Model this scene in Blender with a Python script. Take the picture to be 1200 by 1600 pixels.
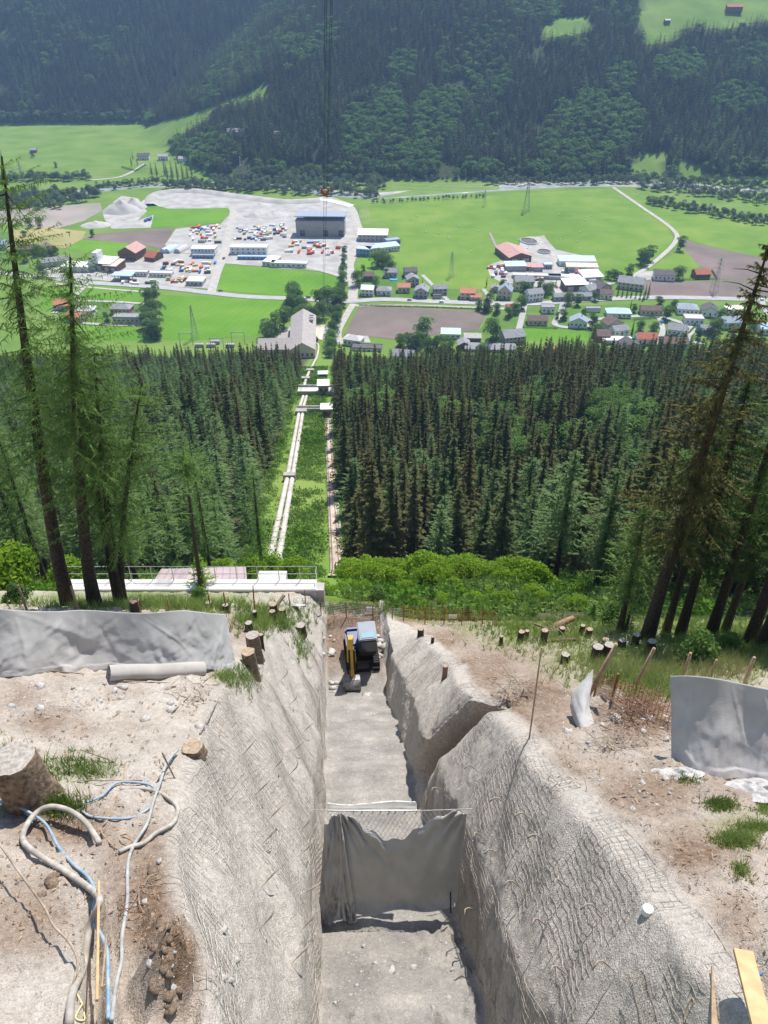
import bpy, bmesh, math, random
import numpy as np
from mathutils import Vector, Matrix

random.seed(7)
rng = np.random.default_rng(11)
scene = bpy.context.scene
for o in list(bpy.data.objects):
    bpy.data.objects.remove(o)
col = scene.collection

# ------------------------------------------------------------------ camera, sky, sun, exposure
PITCH = math.radians(35.0)
CP, SP = math.cos(PITCH), math.sin(PITCH)
CAMH = 240.0
cam_data = bpy.data.cameras.new('camera')
cam = bpy.data.objects.new('camera', cam_data)
col.objects.link(cam)
cam.location = (0, 0, CAMH)
cam.rotation_euler = (math.pi / 2 - PITCH, 0, 0)
cam_data.sensor_fit = 'VERTICAL'
cam_data.angle = 2 * math.atan(800 / 1200)
cam_data.clip_start = 0.1
cam_data.clip_end = 9000
scene.camera = cam

SUN_EL, SUN_AZ = math.radians(58), math.radians(23)      # azimuth from +Y towards +X
world = bpy.data.worlds.new('World')
scene.world = world
world.use_nodes = True
wn = world.node_tree
wn.nodes.clear()
wo = wn.nodes.new('ShaderNodeOutputWorld')
wb = wn.nodes.new('ShaderNodeBackground')
ws = wn.nodes.new('ShaderNodeTexSky')
ws.sky_type = 'NISHITA'
ws.sun_disc = False
ws.sun_elevation = SUN_EL
ws.sun_rotation = SUN_AZ
ws.altitude = 900
wn.links.new(ws.outputs[0], wb.inputs[0])
wb.inputs[1].default_value = 0.125
wn.links.new(wb.outputs[0], wo.inputs[0])
sun_data = bpy.data.lights.new('sun', 'SUN')
sun_data.energy = 4.5
sun_data.angle = math.radians(0.53)
sun_data.color = (1.0, 0.96, 0.9)
sun = bpy.data.objects.new('sun', sun_data)
col.objects.link(sun)
sv = Vector((math.cos(SUN_EL) * math.sin(SUN_AZ), math.cos(SUN_EL) * math.cos(SUN_AZ), math.sin(SUN_EL)))
sun.rotation_euler = sv.to_track_quat('Z', 'Y').to_euler()
sun.location = (60, 40, 330)
scene.render.engine = 'CYCLES'
scene.view_settings.view_transform = 'Standard'
scene.view_settings.look = 'None'
scene.view_settings.exposure = 0.6
scene.view_settings.gamma = 1.0
scene.render.resolution_x, scene.render.resolution_y = 768, 1024
scene.cycles.volume_bounces = 0
scene.cycles.max_bounces = 6

# ------------------------------------------------------------------ small maths
_tab = np.random.default_rng(3).random((256, 256))
def vnoise(x, y):
    x = np.asarray(x, float); y = np.asarray(y, float)
    xi = np.floor(x).astype(int); yi = np.floor(y).astype(int)
    fx = x - xi; fy = y - yi
    fx = fx * fx * (3 - 2 * fx); fy = fy * fy * (3 - 2 * fy)
    a = _tab[xi & 255, yi & 255]; b = _tab[(xi + 1) & 255, yi & 255]
    c = _tab[xi & 255, (yi + 1) & 255]; d = _tab[(xi + 1) & 255, (yi + 1) & 255]
    return (a * (1 - fx) + b * fx) * (1 - fy) + (c * (1 - fx) + d * fx) * fy
def fbm(x, y, f, oct=4, seed=0.0, gain=0.5):
    t = 0.0; a = 1.0; n = 0.0
    for i in range(oct):
        t = t + a * vnoise(x * f + seed + 17.3 * i, y * f - seed * 1.7 + 9.1 * i)
        n += a; a *= gain; f *= 2.03
    return t / n
def sstep(a, b, x):
    t = np.clip((np.asarray(x, float) - a) / (b - a), 0, 1)
    return t * t * (3 - 2 * t)
def ray(px, py):
    u = (px - 600) / 1200; v = (py - 800) / 1200
    return np.array([u, CP - v * SP, -SP - v * CP])
def at(px, py, z):                       # point seen at photo position px,py at depth z
    return np.array([0, 0, CAMH]) + z * ray(px, py)
def G(px, py, Z=0.0):                    # point of the flat valley floor
    d = ray(px, py)
    p = np.array([0, 0, CAMH]) + d * ((Z - CAMH) / d[2])
    return p
def SPn(X, s, p):                        # slope coordinates -> world
    return np.array([X, s * CP - p * SP, CAMH - s * SP - p * CP])
def proj(x, y, Z):
    z = y * CP - (Z - CAMH) * SP
    pv = -y * SP - (Z - CAMH) * CP
    z = np.where(z > 0.1, z, 0.1)
    return 600 + 1200 * x / z, 800 + 1200 * pv / z, z

# ------------------------------------------------------------------ mesh helpers
class MB:
    def __init__(self):
        self.v = []; self.f = []; self.n = 0
    def add(self, vs, fs):
        vs = np.asarray(vs, float).reshape(-1, 3)
        k = self.n
        self.v.append(vs); self.n += len(vs)
        for f in fs:
            self.f.append([i + k for i in f])
        return self
    def box(self, c, s, rz=0.0, taper=1.0, M=None):
        sx, sy, sz = s[0] / 2, s[1] / 2, s[2] / 2
        vs = np.array([[-sx, -sy, -sz], [sx, -sy, -sz], [sx, sy, -sz], [-sx, sy, -sz],
                       [-sx * taper, -sy * taper, sz], [sx * taper, -sy * taper, sz], [sx * taper, sy * taper, sz], [-sx * taper, sy * taper, sz]])
        if rz:
            ca, sa = math.cos(rz), math.sin(rz)
            vs = vs @ np.array([[ca, sa, 0], [-sa, ca, 0], [0, 0, 1]])
        if M is not None:
            vs = vs @ np.array(M.to_3x3()).T
        vs = vs + np.asarray(c, float)
        return self.add(vs, [(0, 3, 2, 1), (4, 5, 6, 7), (0, 1, 5, 4), (1, 2, 6, 5), (2, 3, 7, 6), (3, 0, 4, 7)])
    def tube(self, pts, r, n=6, cap=True):
        pts = np.asarray(pts, float)
        m = len(pts)
        r = np.broadcast_to(np.asarray(r, float), (m,))
        t = np.gradient(pts, axis=0) if m > 2 else np.repeat((pts[1] - pts[0])[None], 2, 0)
        t = t / (np.linalg.norm(t, axis=1)[:, None] + 1e-9)
        ref = np.array([0.0, 0, 1]) if abs(t[:, 2]).mean() < 0.8 else np.array([1.0, 0, 0])
        a = np.cross(t, ref); a /= (np.linalg.norm(a, axis=1)[:, None] + 1e-9)
        b = np.cross(t, a)
        ang = np.arange(n) * 2 * math.pi / n
        vs = pts[:, None] + r[:, None, None] * (np.cos(ang)[None, :, None] * a[:, None] + np.sin(ang)[None, :, None] * b[:, None])
        fs = []
        for i in range(m - 1):
            for j in range(n):
                fs.append((i * n + j, i * n + (j + 1) % n, (i + 1) * n + (j + 1) % n, (i + 1) * n + j))
        if cap:
            fs.append(tuple(range(n))[::-1]); fs.append(tuple((m - 1) * n + j for j in range(n)))
        return self.add(vs.reshape(-1, 3), fs)
    def prism(self, poly, z0, z1):
        n = len(poly)
        vs = [(p[0], p[1], z0) for p in poly] + [(p[0], p[1], z1) for p in poly]
        fs = [tuple(range(n))[::-1], tuple(range(n, 2 * n))] + [(i, (i + 1) % n, n + (i + 1) % n, n + i) for i in range(n)]
        return self.add(vs, fs)
    def mesh(self, name, mat=None, smooth=False):
        me = bpy.data.meshes.new(name)
        V = np.concatenate(self.v) if self.v else np.zeros((0, 3))
        me.from_pydata(V.tolist(), [], self.f)
        if mat: me.materials.append(mat)
        if smooth:
            me.polygons.foreach_set('use_smooth', [True] * len(me.polygons))
        me.update()
        return me
def fastmesh(name, V, F, mat=None, smooth=False):
    """V (n,3), F (m,k) constant k"""
    V = np.asarray(V, np.float32); F = np.asarray(F, np.int32)
    me = bpy.data.meshes.new(name)
    me.vertices.add(len(V)); me.vertices.foreach_set('co', V.ravel())
    k = F.shape[1]
    me.loops.add(F.size); me.loops.foreach_set('vertex_index', F.ravel())
    me.polygons.add(len(F))
    me.polygons.foreach_set('loop_start', np.arange(len(F), dtype=np.int32) * k)
    me.polygons.foreach_set('loop_total', np.full(len(F), k, np.int32))
    if smooth:
        me.polygons.foreach_set('use_smooth', np.ones(len(F), bool))
    me.update(calc_edges=True)
    if mat: me.materials.append(mat)
    return me
def link(name, me, parent=None, loc=None, rz=None):
    o = bpy.data.objects.new(name, me)
    col.objects.link(o)
    if parent is not None: o.parent = parent
    if loc is not None: o.location = [float(q) for q in loc]
    if rz is not None: o.rotation_euler = (0, 0, rz)
    return o
def tag(o, label, cat, group=None):
    o['label'] = label; o['category'] = cat
    if group: o['group'] = group
    return o
def thing(name, label, cat, loc=(0, 0, 0), rz=0.0, group=None):
    o = bpy.data.objects.new(name, None)
    col.objects.link(o)
    o.empty_display_size = 0.5
    o.location = [float(q) for q in loc]; o.rotation_euler = (0, 0, rz)
    return tag(o, label, cat, group)
def struct(name, me, parent=None):
    o = link(name, me, parent)
    o['kind'] = 'structure'
    return o
def stuff(o, label=None, cat=None):
    o['kind'] = 'stuff'
    if label: o['label'] = label
    if cat: o['category'] = cat
    return o
def gridfaces(nr, nc):
    i = np.arange(nr - 1)[:, None] * nc + np.arange(nc - 1)[None, :]
    return np.stack([i, i + 1, i + nc + 1, i + nc], -1).reshape(-1, 4)
def spline(pts, n):
    pts = np.asarray(pts, float)
    m = len(pts)
    if m < 3:
        t = np.linspace(0, 1, n)[:, None]
        return pts[0] * (1 - t) + pts[1] * t
    P = np.vstack([2 * pts[0] - pts[1], pts, 2 * pts[-1] - pts[-2]])
    out = []
    for q in np.linspace(0, m - 1 - 1e-6, n):
        i = int(q); f = q - i
        a, b, c, d = P[i], P[i + 1], P[i + 2], P[i + 3]
        out.append(0.5 * ((2 * b) + (-a + c) * f + (2 * a - 5 * b + 4 * c - d) * f * f + (-a + 3 * b - 3 * c + d) * f ** 3))
    return np.array(out)

# ------------------------------------------------------------------ materials
def new_mat(name):
    m = bpy.data.materials.new(name); m.use_nodes = True
    nt = m.node_tree
    b = nt.nodes['Principled BSDF']
    return m, nt, b
def noise_node(nt, scale, detail=4.0, rough=0.55, coord='Object'):
    tc = nt.nodes.new('ShaderNodeTexCoord')
    n = nt.nodes.new('ShaderNodeTexNoise')
    n.inputs['Scale'].default_value = scale
    n.inputs['Detail'].default_value = detail
    n.inputs['Roughness'].default_value = rough
    nt.links.new(tc.outputs[coord], n.inputs['Vector'])
    return n
def ramp(nt, src, stops):
    r = nt.nodes.new('ShaderNodeValToRGB')
    el = r.color_ramp.elements
    while len(el) < len(stops): el.new(0.5)
    for e, (p, c) in zip(el, stops):
        e.position = p; e.color = (*c, 1)
    nt.links.new(src, r.inputs[0])
    return r.outputs[0]
def mixc(nt, fac, a, b, mode='MIX'):
    m = nt.nodes.new('ShaderNodeMix'); m.data_type = 'RGBA'; m.blend_type = mode
    for k, s in ((0, fac), (6, a), (7, b)):
        if isinstance(s, (int, float)): m.inputs[k].default_value = s
        elif isinstance(s, tuple): m.inputs[k].default_value = (*s, 1)
        else: nt.links.new(s, m.inputs[k])
    return m.outputs[2]
def bump(nt, b, src, strength, dist):
    bn = nt.nodes.new('ShaderNodeBump')
    bn.inputs['Strength'].default_value = strength
    bn.inputs['Distance'].default_value = dist
    nt.links.new(src, bn.inputs['Height'])
    nt.links.new(bn.outputs[0], b.inputs['Normal'])
def attr(nt, name):
    a = nt.nodes.new('ShaderNodeAttribute'); a.attribute_name = name
    return a.outputs['Fac']
_mc = {}
def mat(name, c, c2=None, scale=1.0, rough=0.85, bmp=0.0, bscale=None, metal=0.0, detail=4.0, spec=0.3, lo=0.35, hi=0.65):
    if name in _mc: return _mc[name]
    m, nt, b = new_mat(name)
    b.inputs['Roughness'].default_value = rough
    b.inputs['Metallic'].default_value = metal
    b.inputs['Specular IOR Level'].default_value = spec
    if c2 is None: c2 = tuple(q * 0.8 for q in c)
    n = noise_node(nt, scale, detail)
    nt.links.new(ramp(nt, n.outputs[0], [(lo, c2), (hi, c)]), b.inputs['Base Color'])
    if bmp:
        n2 = noise_node(nt, bscale or scale * 4, 5)
        bump(nt, b, n2.outputs[0], 0.8, bmp)
    _mc[name] = m
    return m
def leaf_mat(name, c_dark, c_light, trans=0.35, var=0.25, nscale=0.8, tint=None):
    if name in _mc: return _mc[name]
    m = bpy.data.materials.new(name); m.use_nodes = True
    nt = m.node_tree; nt.nodes.clear()
    out = nt.nodes.new('ShaderNodeOutputMaterial')
    n = noise_node(nt, nscale, 2)
    base = ramp(nt, n.outputs[0], [(0.35, c_dark), (0.68, c_light)])
    oi = nt.nodes.new('ShaderNodeObjectInfo')
    r = nt.nodes.new('ShaderNodeMapRange')
    r.inputs[3].default_value = 1 - var; r.inputs[4].default_value = 1 + var
    nt.links.new(oi.outputs['Random'], r.inputs[0])
    vm = nt.nodes.new('ShaderNodeVectorMath'); vm.operation = 'SCALE'
    nt.links.new(base, vm.inputs[0]); nt.links.new(r.outputs[0], vm.inputs['Scale'])
    c = vm.outputs[0]
    if tint:
        fr = nt.nodes.new('ShaderNodeMath'); fr.operation = 'MULTIPLY'; fr.inputs[1].default_value = 7.31
        nt.links.new(oi.outputs['Random'], fr.inputs[0])
        f2 = nt.nodes.new('ShaderNodeMath'); f2.operation = 'FRACT'; nt.links.new(fr.outputs[0], f2.inputs[0])
        f3 = nt.nodes.new('ShaderNodeMath'); f3.operation = 'MULTIPLY'; f3.inputs[1].default_value = 0.6
        nt.links.new(f2.outputs[0], f3.inputs[0])
        c = mixc(nt, f3.outputs[0], c, tint)
    d = nt.nodes.new('ShaderNodeBsdfDiffuse'); t = nt.nodes.new('ShaderNodeBsdfTranslucent')
    nt.links.new(c, d.inputs[0]); nt.links.new(c, t.inputs[0])
    ms = nt.nodes.new('ShaderNodeMixShader'); ms.inputs[0].default_value = trans
    nt.links.new(d.outputs[0], ms.inputs[1]); nt.links.new(t.outputs[0], ms.inputs[2])
    nt.links.new(ms.outputs[0], out.inputs[0])
    _mc[name] = m
    return m

M_spruce = leaf_mat('spruce_needles', (0.06, 0.095, 0.04), (0.145, 0.195, 0.075), 0.45, 0.3, 0.7, tint=(0.20, 0.155, 0.075))
M_larch = leaf_mat('larch_needles', (0.135, 0.215, 0.085), (0.24, 0.33, 0.14), 0.5, 0.2, 0.7)
M_broad = leaf_mat('broad_leaves', (0.09, 0.17, 0.045), (0.19, 0.30, 0.085), 0.45, 0.25, 0.6)
M_willow = leaf_mat('willow_leaves', (0.12, 0.175, 0.09), (0.22, 0.275, 0.16), 0.42, 0.2, 0.6)
M_lime = leaf_mat('lime_shrub_leaves', (0.16, 0.29, 0.025), (0.30, 0.43, 0.05), 0.48, 0.15, 0.8)
M_nearlarch = leaf_mat('near_larch_needles', (0.11, 0.19, 0.055), (0.20, 0.30, 0.09), 0.5, 0.1, 1.5)
M_nearspruce = leaf_mat('near_spruce_needles', (0.045, 0.085, 0.03), (0.11, 0.16, 0.05), 0.4, 0.1, 1.5)
M_brownspruce = leaf_mat('cone_laden_spruce_needles', (0.07, 0.075, 0.03), (0.17, 0.15, 0.06), 0.35, 0.1, 1.2)
M_grass = leaf_mat('grass_blades', (0.14, 0.21, 0.05), (0.27, 0.34, 0.10), 0.4, 0.1, 0.5)
M_bark = mat('dark_bark', (0.075, 0.055, 0.042), (0.03, 0.024, 0.02), 9, 0.95, 0.02, 22)
M_cut = mat('cut_wood', (0.42, 0.33, 0.23), (0.26, 0.19, 0.13), 14, 0.85, 0.004)
M_greycut = mat('weathered_cut_wood', (0.42, 0.38, 0.33), (0.24, 0.21, 0.18), 18, 0.9, 0.004)
M_stumpbark = mat('stump_bark', (0.27, 0.19, 0.13), (0.10, 0.07, 0.05), 11, 0.95, 0.03, 16)
M_plank = mat('new_plank_wood', (0.58, 0.40, 0.21), (0.47, 0.31, 0.15), 7, 0.7, 0.002)
M_stake = mat('stake_wood', (0.42, 0.30, 0.19), (0.28, 0.19, 0.12), 9, 0.85, 0.004)
M_stick = mat('grey_stick_wood', (0.42, 0.34, 0.27), (0.22, 0.16, 0.11), 5, 0.9, 0.004)
M_geo = mat('grey_geotextile', (0.47, 0.455, 0.435), (0.38, 0.365, 0.35), 1.6, 0.8, 0.006, 30)
M_steel = mat('galvanised_wire', (0.50, 0.49, 0.47), (0.33, 0.31, 0.28), 6, 0.55, 0, None, 0.4)
M_meshwire = mat('dusty_mesh_wire', (0.50, 0.46, 0.41), (0.30, 0.26, 0.22), 3, 0.8)
M_rebar = mat('dusty_rebar', (0.38, 0.33, 0.28), (0.20, 0.15, 0.11), 8, 0.85)
M_rust = mat('rusty_iron', (0.32, 0.15, 0.06), (0.17, 0.08, 0.04), 6, 0.9)
M_hose = mat('dusty_beige_hose', (0.46, 0.42, 0.36), (0.30, 0.27, 0.23), 7, 0.75)
M_bluehose = mat('blue_plastic_hose', (0.16, 0.28, 0.42), (0.36, 0.40, 0.42), 5, 0.6)
M_greyhose = mat('grey_plastic_hose', (0.40, 0.40, 0.38), (0.27, 0.27, 0.26), 6, 0.7)
M_conc = mat('pale_concrete', (0.58, 0.56, 0.53), (0.44, 0.42, 0.40), 1.2, 0.9, 0.003)
M_conc2 = mat('weathered_concrete', (0.42, 0.40, 0.37), (0.28, 0.27, 0.25), 0.8, 0.9, 0.003)
M_stone = mat('pale_stone', (0.55, 0.52, 0.48), (0.33, 0.31, 0.29), 5, 0.95, 0.02)
M_glass = mat('dark_window_glass', (0.05, 0.06, 0.075), (0.03, 0.035, 0.045), 0.5, 0.15, spec=0.6)
M_white = mat('white_render', (0.78, 0.77, 0.74), (0.70, 0.69, 0.66), 0.3, 0.85)
M_cream = mat('cream_render', (0.66, 0.58, 0.44), (0.58, 0.50, 0.38), 0.3, 0.85)
M_timber = mat('brown_timber_cladding', (0.22, 0.13, 0.08), (0.14, 0.085, 0.05), 0.8, 0.85)
M_greywall = mat('grey_render', (0.42, 0.42, 0.41), (0.34, 0.34, 0.34), 0.3, 0.85)
M_bluewall = mat('blue_render', (0.20, 0.33, 0.55), (0.17, 0.28, 0.48), 0.3, 0.8)
M_yellowwall = mat('yellow_panel', (0.66, 0.56, 0.25), (0.60, 0.50, 0.20), 0.3, 0.7)
M_r_grey = mat('grey_tile_roof', (0.30, 0.30, 0.31), (0.22, 0.22, 0.23), 0.6, 0.8)
M_r_dark = mat('dark_tile_roof', (0.115, 0.105, 0.105), (0.08, 0.072, 0.072), 0.7, 0.75)
M_r_brown = mat('brown_tile_roof', (0.17, 0.12, 0.095), (0.12, 0.08, 0.065), 0.7, 0.8)
M_r_red = mat('red_tile_roof', (0.42, 0.13, 0.075), (0.33, 0.10, 0.06), 0.7, 0.8)
M_r_orange = mat('orange_tile_roof', (0.56, 0.24, 0.13), (0.46, 0.19, 0.10), 0.7, 0.8)
M_r_pink = mat('faded_red_sheet_roof', (0.52, 0.30, 0.26), (0.44, 0.24, 0.21), 0.3, 0.7)
M_r_white = mat('white_sheet_roof', (0.80, 0.79, 0.77), (0.73, 0.72, 0.70), 0.2, 0.6)
M_r_blue = mat('light_blue_sheet_roof', (0.45, 0.58, 0.68), (0.40, 0.52, 0.62), 0.2, 0.6)
M_r_bgrey = mat('blue_grey_roof', (0.30, 0.35, 0.42), (0.25, 0.29, 0.35), 0.5, 0.7)
M_r_beige = mat('beige_sheet_roof', (0.62, 0.54, 0.44), (0.52, 0.45, 0.36), 0.3, 0.8)
M_r_tin = mat('pinkish_tin_roof', (0.46, 0.37, 0.36), (0.39, 0.30, 0.29), 0.8, 0.5, metal=0.2)
M_asph = mat('pale_road_asphalt', (0.40, 0.395, 0.38), (0.33, 0.325, 0.31), 0.15, 0.9)
M_track = mat('pale_gravel_track', (0.46, 0.43, 0.385), (0.36, 0.34, 0.30), 0.2, 0.95)
M_yard = mat('pale_gravel_yard', (0.44, 0.42, 0.39), (0.30, 0.285, 0.26), 0.07, 0.95, detail=8)
M_paint_y = mat('yellow_machine_paint', (0.62, 0.38, 0.02), (0.50, 0.30, 0.02), 2, 0.45, spec=0.5)
M_paint_b = mat('blue_machine_paint', (0.025, 0.05, 0.19), (0.02, 0.04, 0.15), 2, 0.4, spec=0.5)
M_black = mat('black_rubber', (0.025, 0.025, 0.027), (0.015, 0.015, 0.017), 4, 0.7)
M_roofg = mat('grey_cab_roof', (0.19, 0.22, 0.27), (0.15, 0.18, 0.23), 1, 0.4)
M_skyglass = mat('cab_roof_glass', (0.28, 0.42, 0.47), (0.25, 0.38, 0.43), 1, 0.1, spec=0.6)
M_orange = mat('orange_paint', (0.75, 0.16, 0.04), (0.62, 0.12, 0.03), 2, 0.5)
M_cable = mat('dark_steel_rope', (0.06, 0.06, 0.065), (0.04, 0.04, 0.045), 3, 0.6, metal=0.3)
M_lattice = mat('grey_lattice_steel', (0.36, 0.38, 0.39), (0.27, 0.29, 0.30), 1, 0.6, metal=0.3)

# ------------------------------------------------------------------ terrain functions
def bankP(X, s):
    L = np.interp(s, [0, 7, 12, 18, 28, 36, 45, 52, 60], [5.0, 4.75, 4.45, 3.9, 4.0, 4.2, 4.7, 5.6, 7.0])
    R = np.interp(s, [0, 18, 43, 52, 60], [5.15, 5.1, 6.6, 7.1, 7.6])
    w = sstep(-5.0, 3.0, X)
    return L * (1 - w) + R * w
_kh = np.array([-60, 40, 70, 100, 180, 280, 386, 470, 540, 575, 640, 900])
_kd = np.array([-36, 34.6, 58.5, 83, 109.5, 142, 177, 211, 236, 240, 240, 240.])
def _pchip(xq):
    h = np.diff(_kh); d = np.diff(_kd) / h
    m = np.zeros(len(_kh)); m[1:-1] = np.where(d[1:] * d[:-1] > 0, 2 * d[1:] * d[:-1] / (d[1:] + d[:-1] + 1e-9), 0)
    m[0] = d[0]; m[-1] = 0
    xq = np.clip(xq, _kh[0], _kh[-1])
    i = np.clip(np.searchsorted(_kh, xq, 'right') - 1, 0, len(h) - 1)
    t = (xq - _kh[i]) / h[i]
    return ((1 + 2 * t) * (1 - t) ** 2 * _kd[i] + t * (1 - t) ** 2 * h[i] * m[i] + t * t * (3 - 2 * t) * _kd[i + 1] + t * t * (t - 1) * h[i] * m[i + 1])
def T(x, y):
    x = np.asarray(x, float); y = np.asarray(y, float)
    p = 4.8
    for _ in range(4):
        s = (y + p * SP) / CP
        p = bankP(x, s)
    near = s * SP + p * CP
    prof = _pchip(y)
    w = sstep(36, 58, y)
    drop = near * (1 - w) + prof * w
    lat = sstep(45, 160, np.abs(x + 0.08 * y)) * sstep(60, 140, y) * sstep(560, 420, y)
    drop = drop + lat * (fbm(x, y, 0.012, 3, 5.0) - 0.5) * 26
    Z = CAMH - np.minimum(drop, 240)
    # far side of the valley
    n1 = (fbm(x, y, 0.004, 4, 2.0) - 0.5)
    e1 = (y - 1168 - 40 * n1) * (0.42 + 0.10 * n1)
    xw = -279 - (y - 1193) * 0.41
    e2 = (x - xw + 30 * n1) * 0.50
    k = 14.0
    spur = -k * np.log(np.exp(-np.clip(e1, -200, 900) / k) + np.exp(-np.clip(e2, -200, 900) / k))
    back = (y - 1640 - 50 * n1 - 0.12 * (x + 700)) * 0.58
    m = np.maximum(spur, back)
    m = np.minimum(m + (fbm(x, y, 0.009, 3, 8.0) - 0.5) * 22 * sstep(5, 60, m), 330 + 10 * n1)
    m = np.maximum(m, 0)
    return np.where(y > 700, m, np.maximum(Z, 0))
def tg(px, py, z0=45.0, z1=2600):
    d = ray(px, py)
    zs = np.geomspace(z0, z1, 700)
    P = np.array([0, 0, CAMH]) + zs[:, None] * d
    below = P[:, 2] < T(P[:, 0], P[:, 1])
    if not below.any(): return P[-1]
    i = int(np.argmax(below)); a, b = zs[max(i - 1, 0)], zs[i]
    for _ in range(30):
        m = 0.5 * (a + b); q = np.array([0, 0, CAMH]) + m * d
        if q[2] < T(q[0], q[1]): b = m
        else: a = m
    q = np.array([0, 0, CAMH]) + b * d
    return np.array([q[0], q[1], float(T(q[0], q[1]))])
def xcor(y):                              # centre of the penstock clearing
    return -14.5 - (y - 100) * 0.074
# ------------------------------------------------------------------ terrain mesh
def inpoly(px, py, poly):
    px = np.asarray(px, float); py = np.asarray(py, float)
    r = np.zeros(px.shape, bool)
    n = len(poly)
    for i in range(n):
        x0, y0 = poly[i]; x1, y1 = poly[(i + 1) % n]
        if y0 == y1: continue
        c = ((y0 > py) != (y1 > py)) & (px < (x1 - x0) * (py - y0) / (y1 - y0) + x0)
        r ^= c
    return r
ALM = [[(1005, -40), (995, 45), (1040, 55), (1090, 40), (1130, 48), (1200, 32), (1290, 30), (1290, -40)],
       [(845, 45), (858, 60), (900, 56), (930, 40), (918, 27), (870, 28)],
       [(1000, 52), (1012, 72), (1060, 60), (1050, 44)],
       [(985, 262), (995, 240), (1042, 238), (1045, 272), (1000, 276)],
       [(1055, 275), (1065, 245), (1098, 262), (1100, 282)],
       [(332, 164), (330, 172), (360, 162), (402, 154), (422, 150), (414, 128), (390, 146)]]
LEFTMEADOW = [(-60, 206), (60, 202), (150, 204), (235, 195), (300, 178), (332, 168), (330, 185), (258, 225), (250, 262), (300, 290), (-60, 300)]
PATCH = [(470, 80, 30, 22), (515, 60, 20, 22), (80, 95, 12, 16), (165, 85, 14, 20), (48, 165, 16, 12), (140, 135, 14, 10), (335, 240, 40, 22), (320, 155, 26, 14)]
DECID = [(928, 200, 78, 52), (905, 235, 66, 30), (672, 205, 26, 60), (640, 245, 40, 26), (610, 190, 24, 50), (560, 215, 26, 45), (700, 180, 22, 36),
         (735, 140, 20, 20), (630, 110, 22, 26), (1150, 160, 44, 26), (1060, 110, 40, 24), (970, 130, 22, 28), (835, 20, 46, 18), (780, 130, 18, 30)]
def ellipses(px, py, L):
    m = np.zeros(np.shape(px))
    for cx, cy, rx, ry in L:
        m = np.maximum(m, 1 - ((px - cx) / rx) ** 2 - ((py - cy) / ry) ** 2)
    return m
def meadowmask(px, py, T_):
    m = np.zeros(px.shape, bool)
    for poly in ALM: m |= inpoly(px, py, poly)
    m |= inpoly(px, py, LEFTMEADOW)
    return m

FGX, FGS0, FGS1 = 26.0, 3.4, 50.0
gx = np.concatenate([-np.geomspace(3, 2100, 150)[::-1], np.linspace(-2.6, 2.6, 9), np.geomspace(3, 2100, 150)])
gy = np.concatenate([np.linspace(-60, 70, 90)[:-1], np.geomspace(70, 560, 90)[:-1], np.linspace(560, 1150, 25)[:-1], np.linspace(1150, 2500, 170)])
XX, YY = np.meshgrid(gx, gy)
ZZ = T(XX, YY)
# slope coordinates of the coarse sheet: it dives below the detailed foreground sheet
ss = YY * CP - (ZZ - CAMH) * SP
inner = sstep(FGX - 0.2, FGX - 3, np.abs(XX)) * sstep(FGS0 + 0.2, FGS0 + 1.5, ss) * sstep(FGS1 - 0.3, FGS1 - 4, ss)
ZZ = ZZ - inner * 12 - 0.12 * ((np.abs(XX) < FGX) & (ss < FGS1) & (ss > FGS0))
PX, PY, PZ = proj(XX, YY, ZZ)
cover = np.zeros(XX.shape)                     # 1 = forest floor, 0 = meadow
cover[(YY > 36) & (YY < 545)] = 1
cc = XX - xcor(YY)
cover[(YY > 36) & (YY < 545) & (cc > -10.0) & (cc < 8.5)] = 0
far = (YY > 1100) & (ZZ > 3)
cover[far] = 1
cover[far & meadowmask(PX, PY, ZZ)] = 0
def terrain_material():
    m, nt, b = new_mat('terrain_ground')
    n = noise_node(nt, 0.02, 6)
    meadow = ramp(nt, n.outputs[0], [(0.3, (0.10, 0.18, 0.03)), (0.5, (0.135, 0.22, 0.038)), (0.7, (0.18, 0.25, 0.06))])
    n2 = noise_node(nt, 0.15, 6)
    floor = ramp(nt, n2.outputs[0], [(0.3, (0.05, 0.055, 0.03)), (0.55, (0.10, 0.085, 0.055)), (0.75, (0.12, 0.15, 0.05))])
    far = ramp(nt, n2.outputs[0], [(0.3, (0.03, 0.04, 0.02)), (0.6, (0.055, 0.07, 0.03))])
    floor = mixc(nt, attr(nt, 'far'), floor, far)
    c = mixc(nt, attr(nt, 'cover'), meadow, floor)
    nt.links.new(c, b.inputs['Base Color'])
    b.inputs['Roughness'].default_value = 0.95
    b.inputs['Specular IOR Level'].default_value = 0.1
    n3 = noise_node(nt, 0.6, 6)
    bump(nt, b, n3.outputs[0], 0.5, 0.3)
    return m
me = fastmesh('terrain', np.stack([XX, YY, ZZ], -1).reshape(-1, 3), gridfaces(len(gy), len(gx)), terrain_material(), True)
a = me.attributes.new('cover', 'FLOAT', 'POINT'); a.data.foreach_set('value', cover.ravel().astype(np.float32))
a = me.attributes.new('far', 'FLOAT', 'POINT'); a.data.foreach_set('value', (YY > 1000).ravel().astype(np.float32))
terrain = struct('terrain', me)

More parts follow.
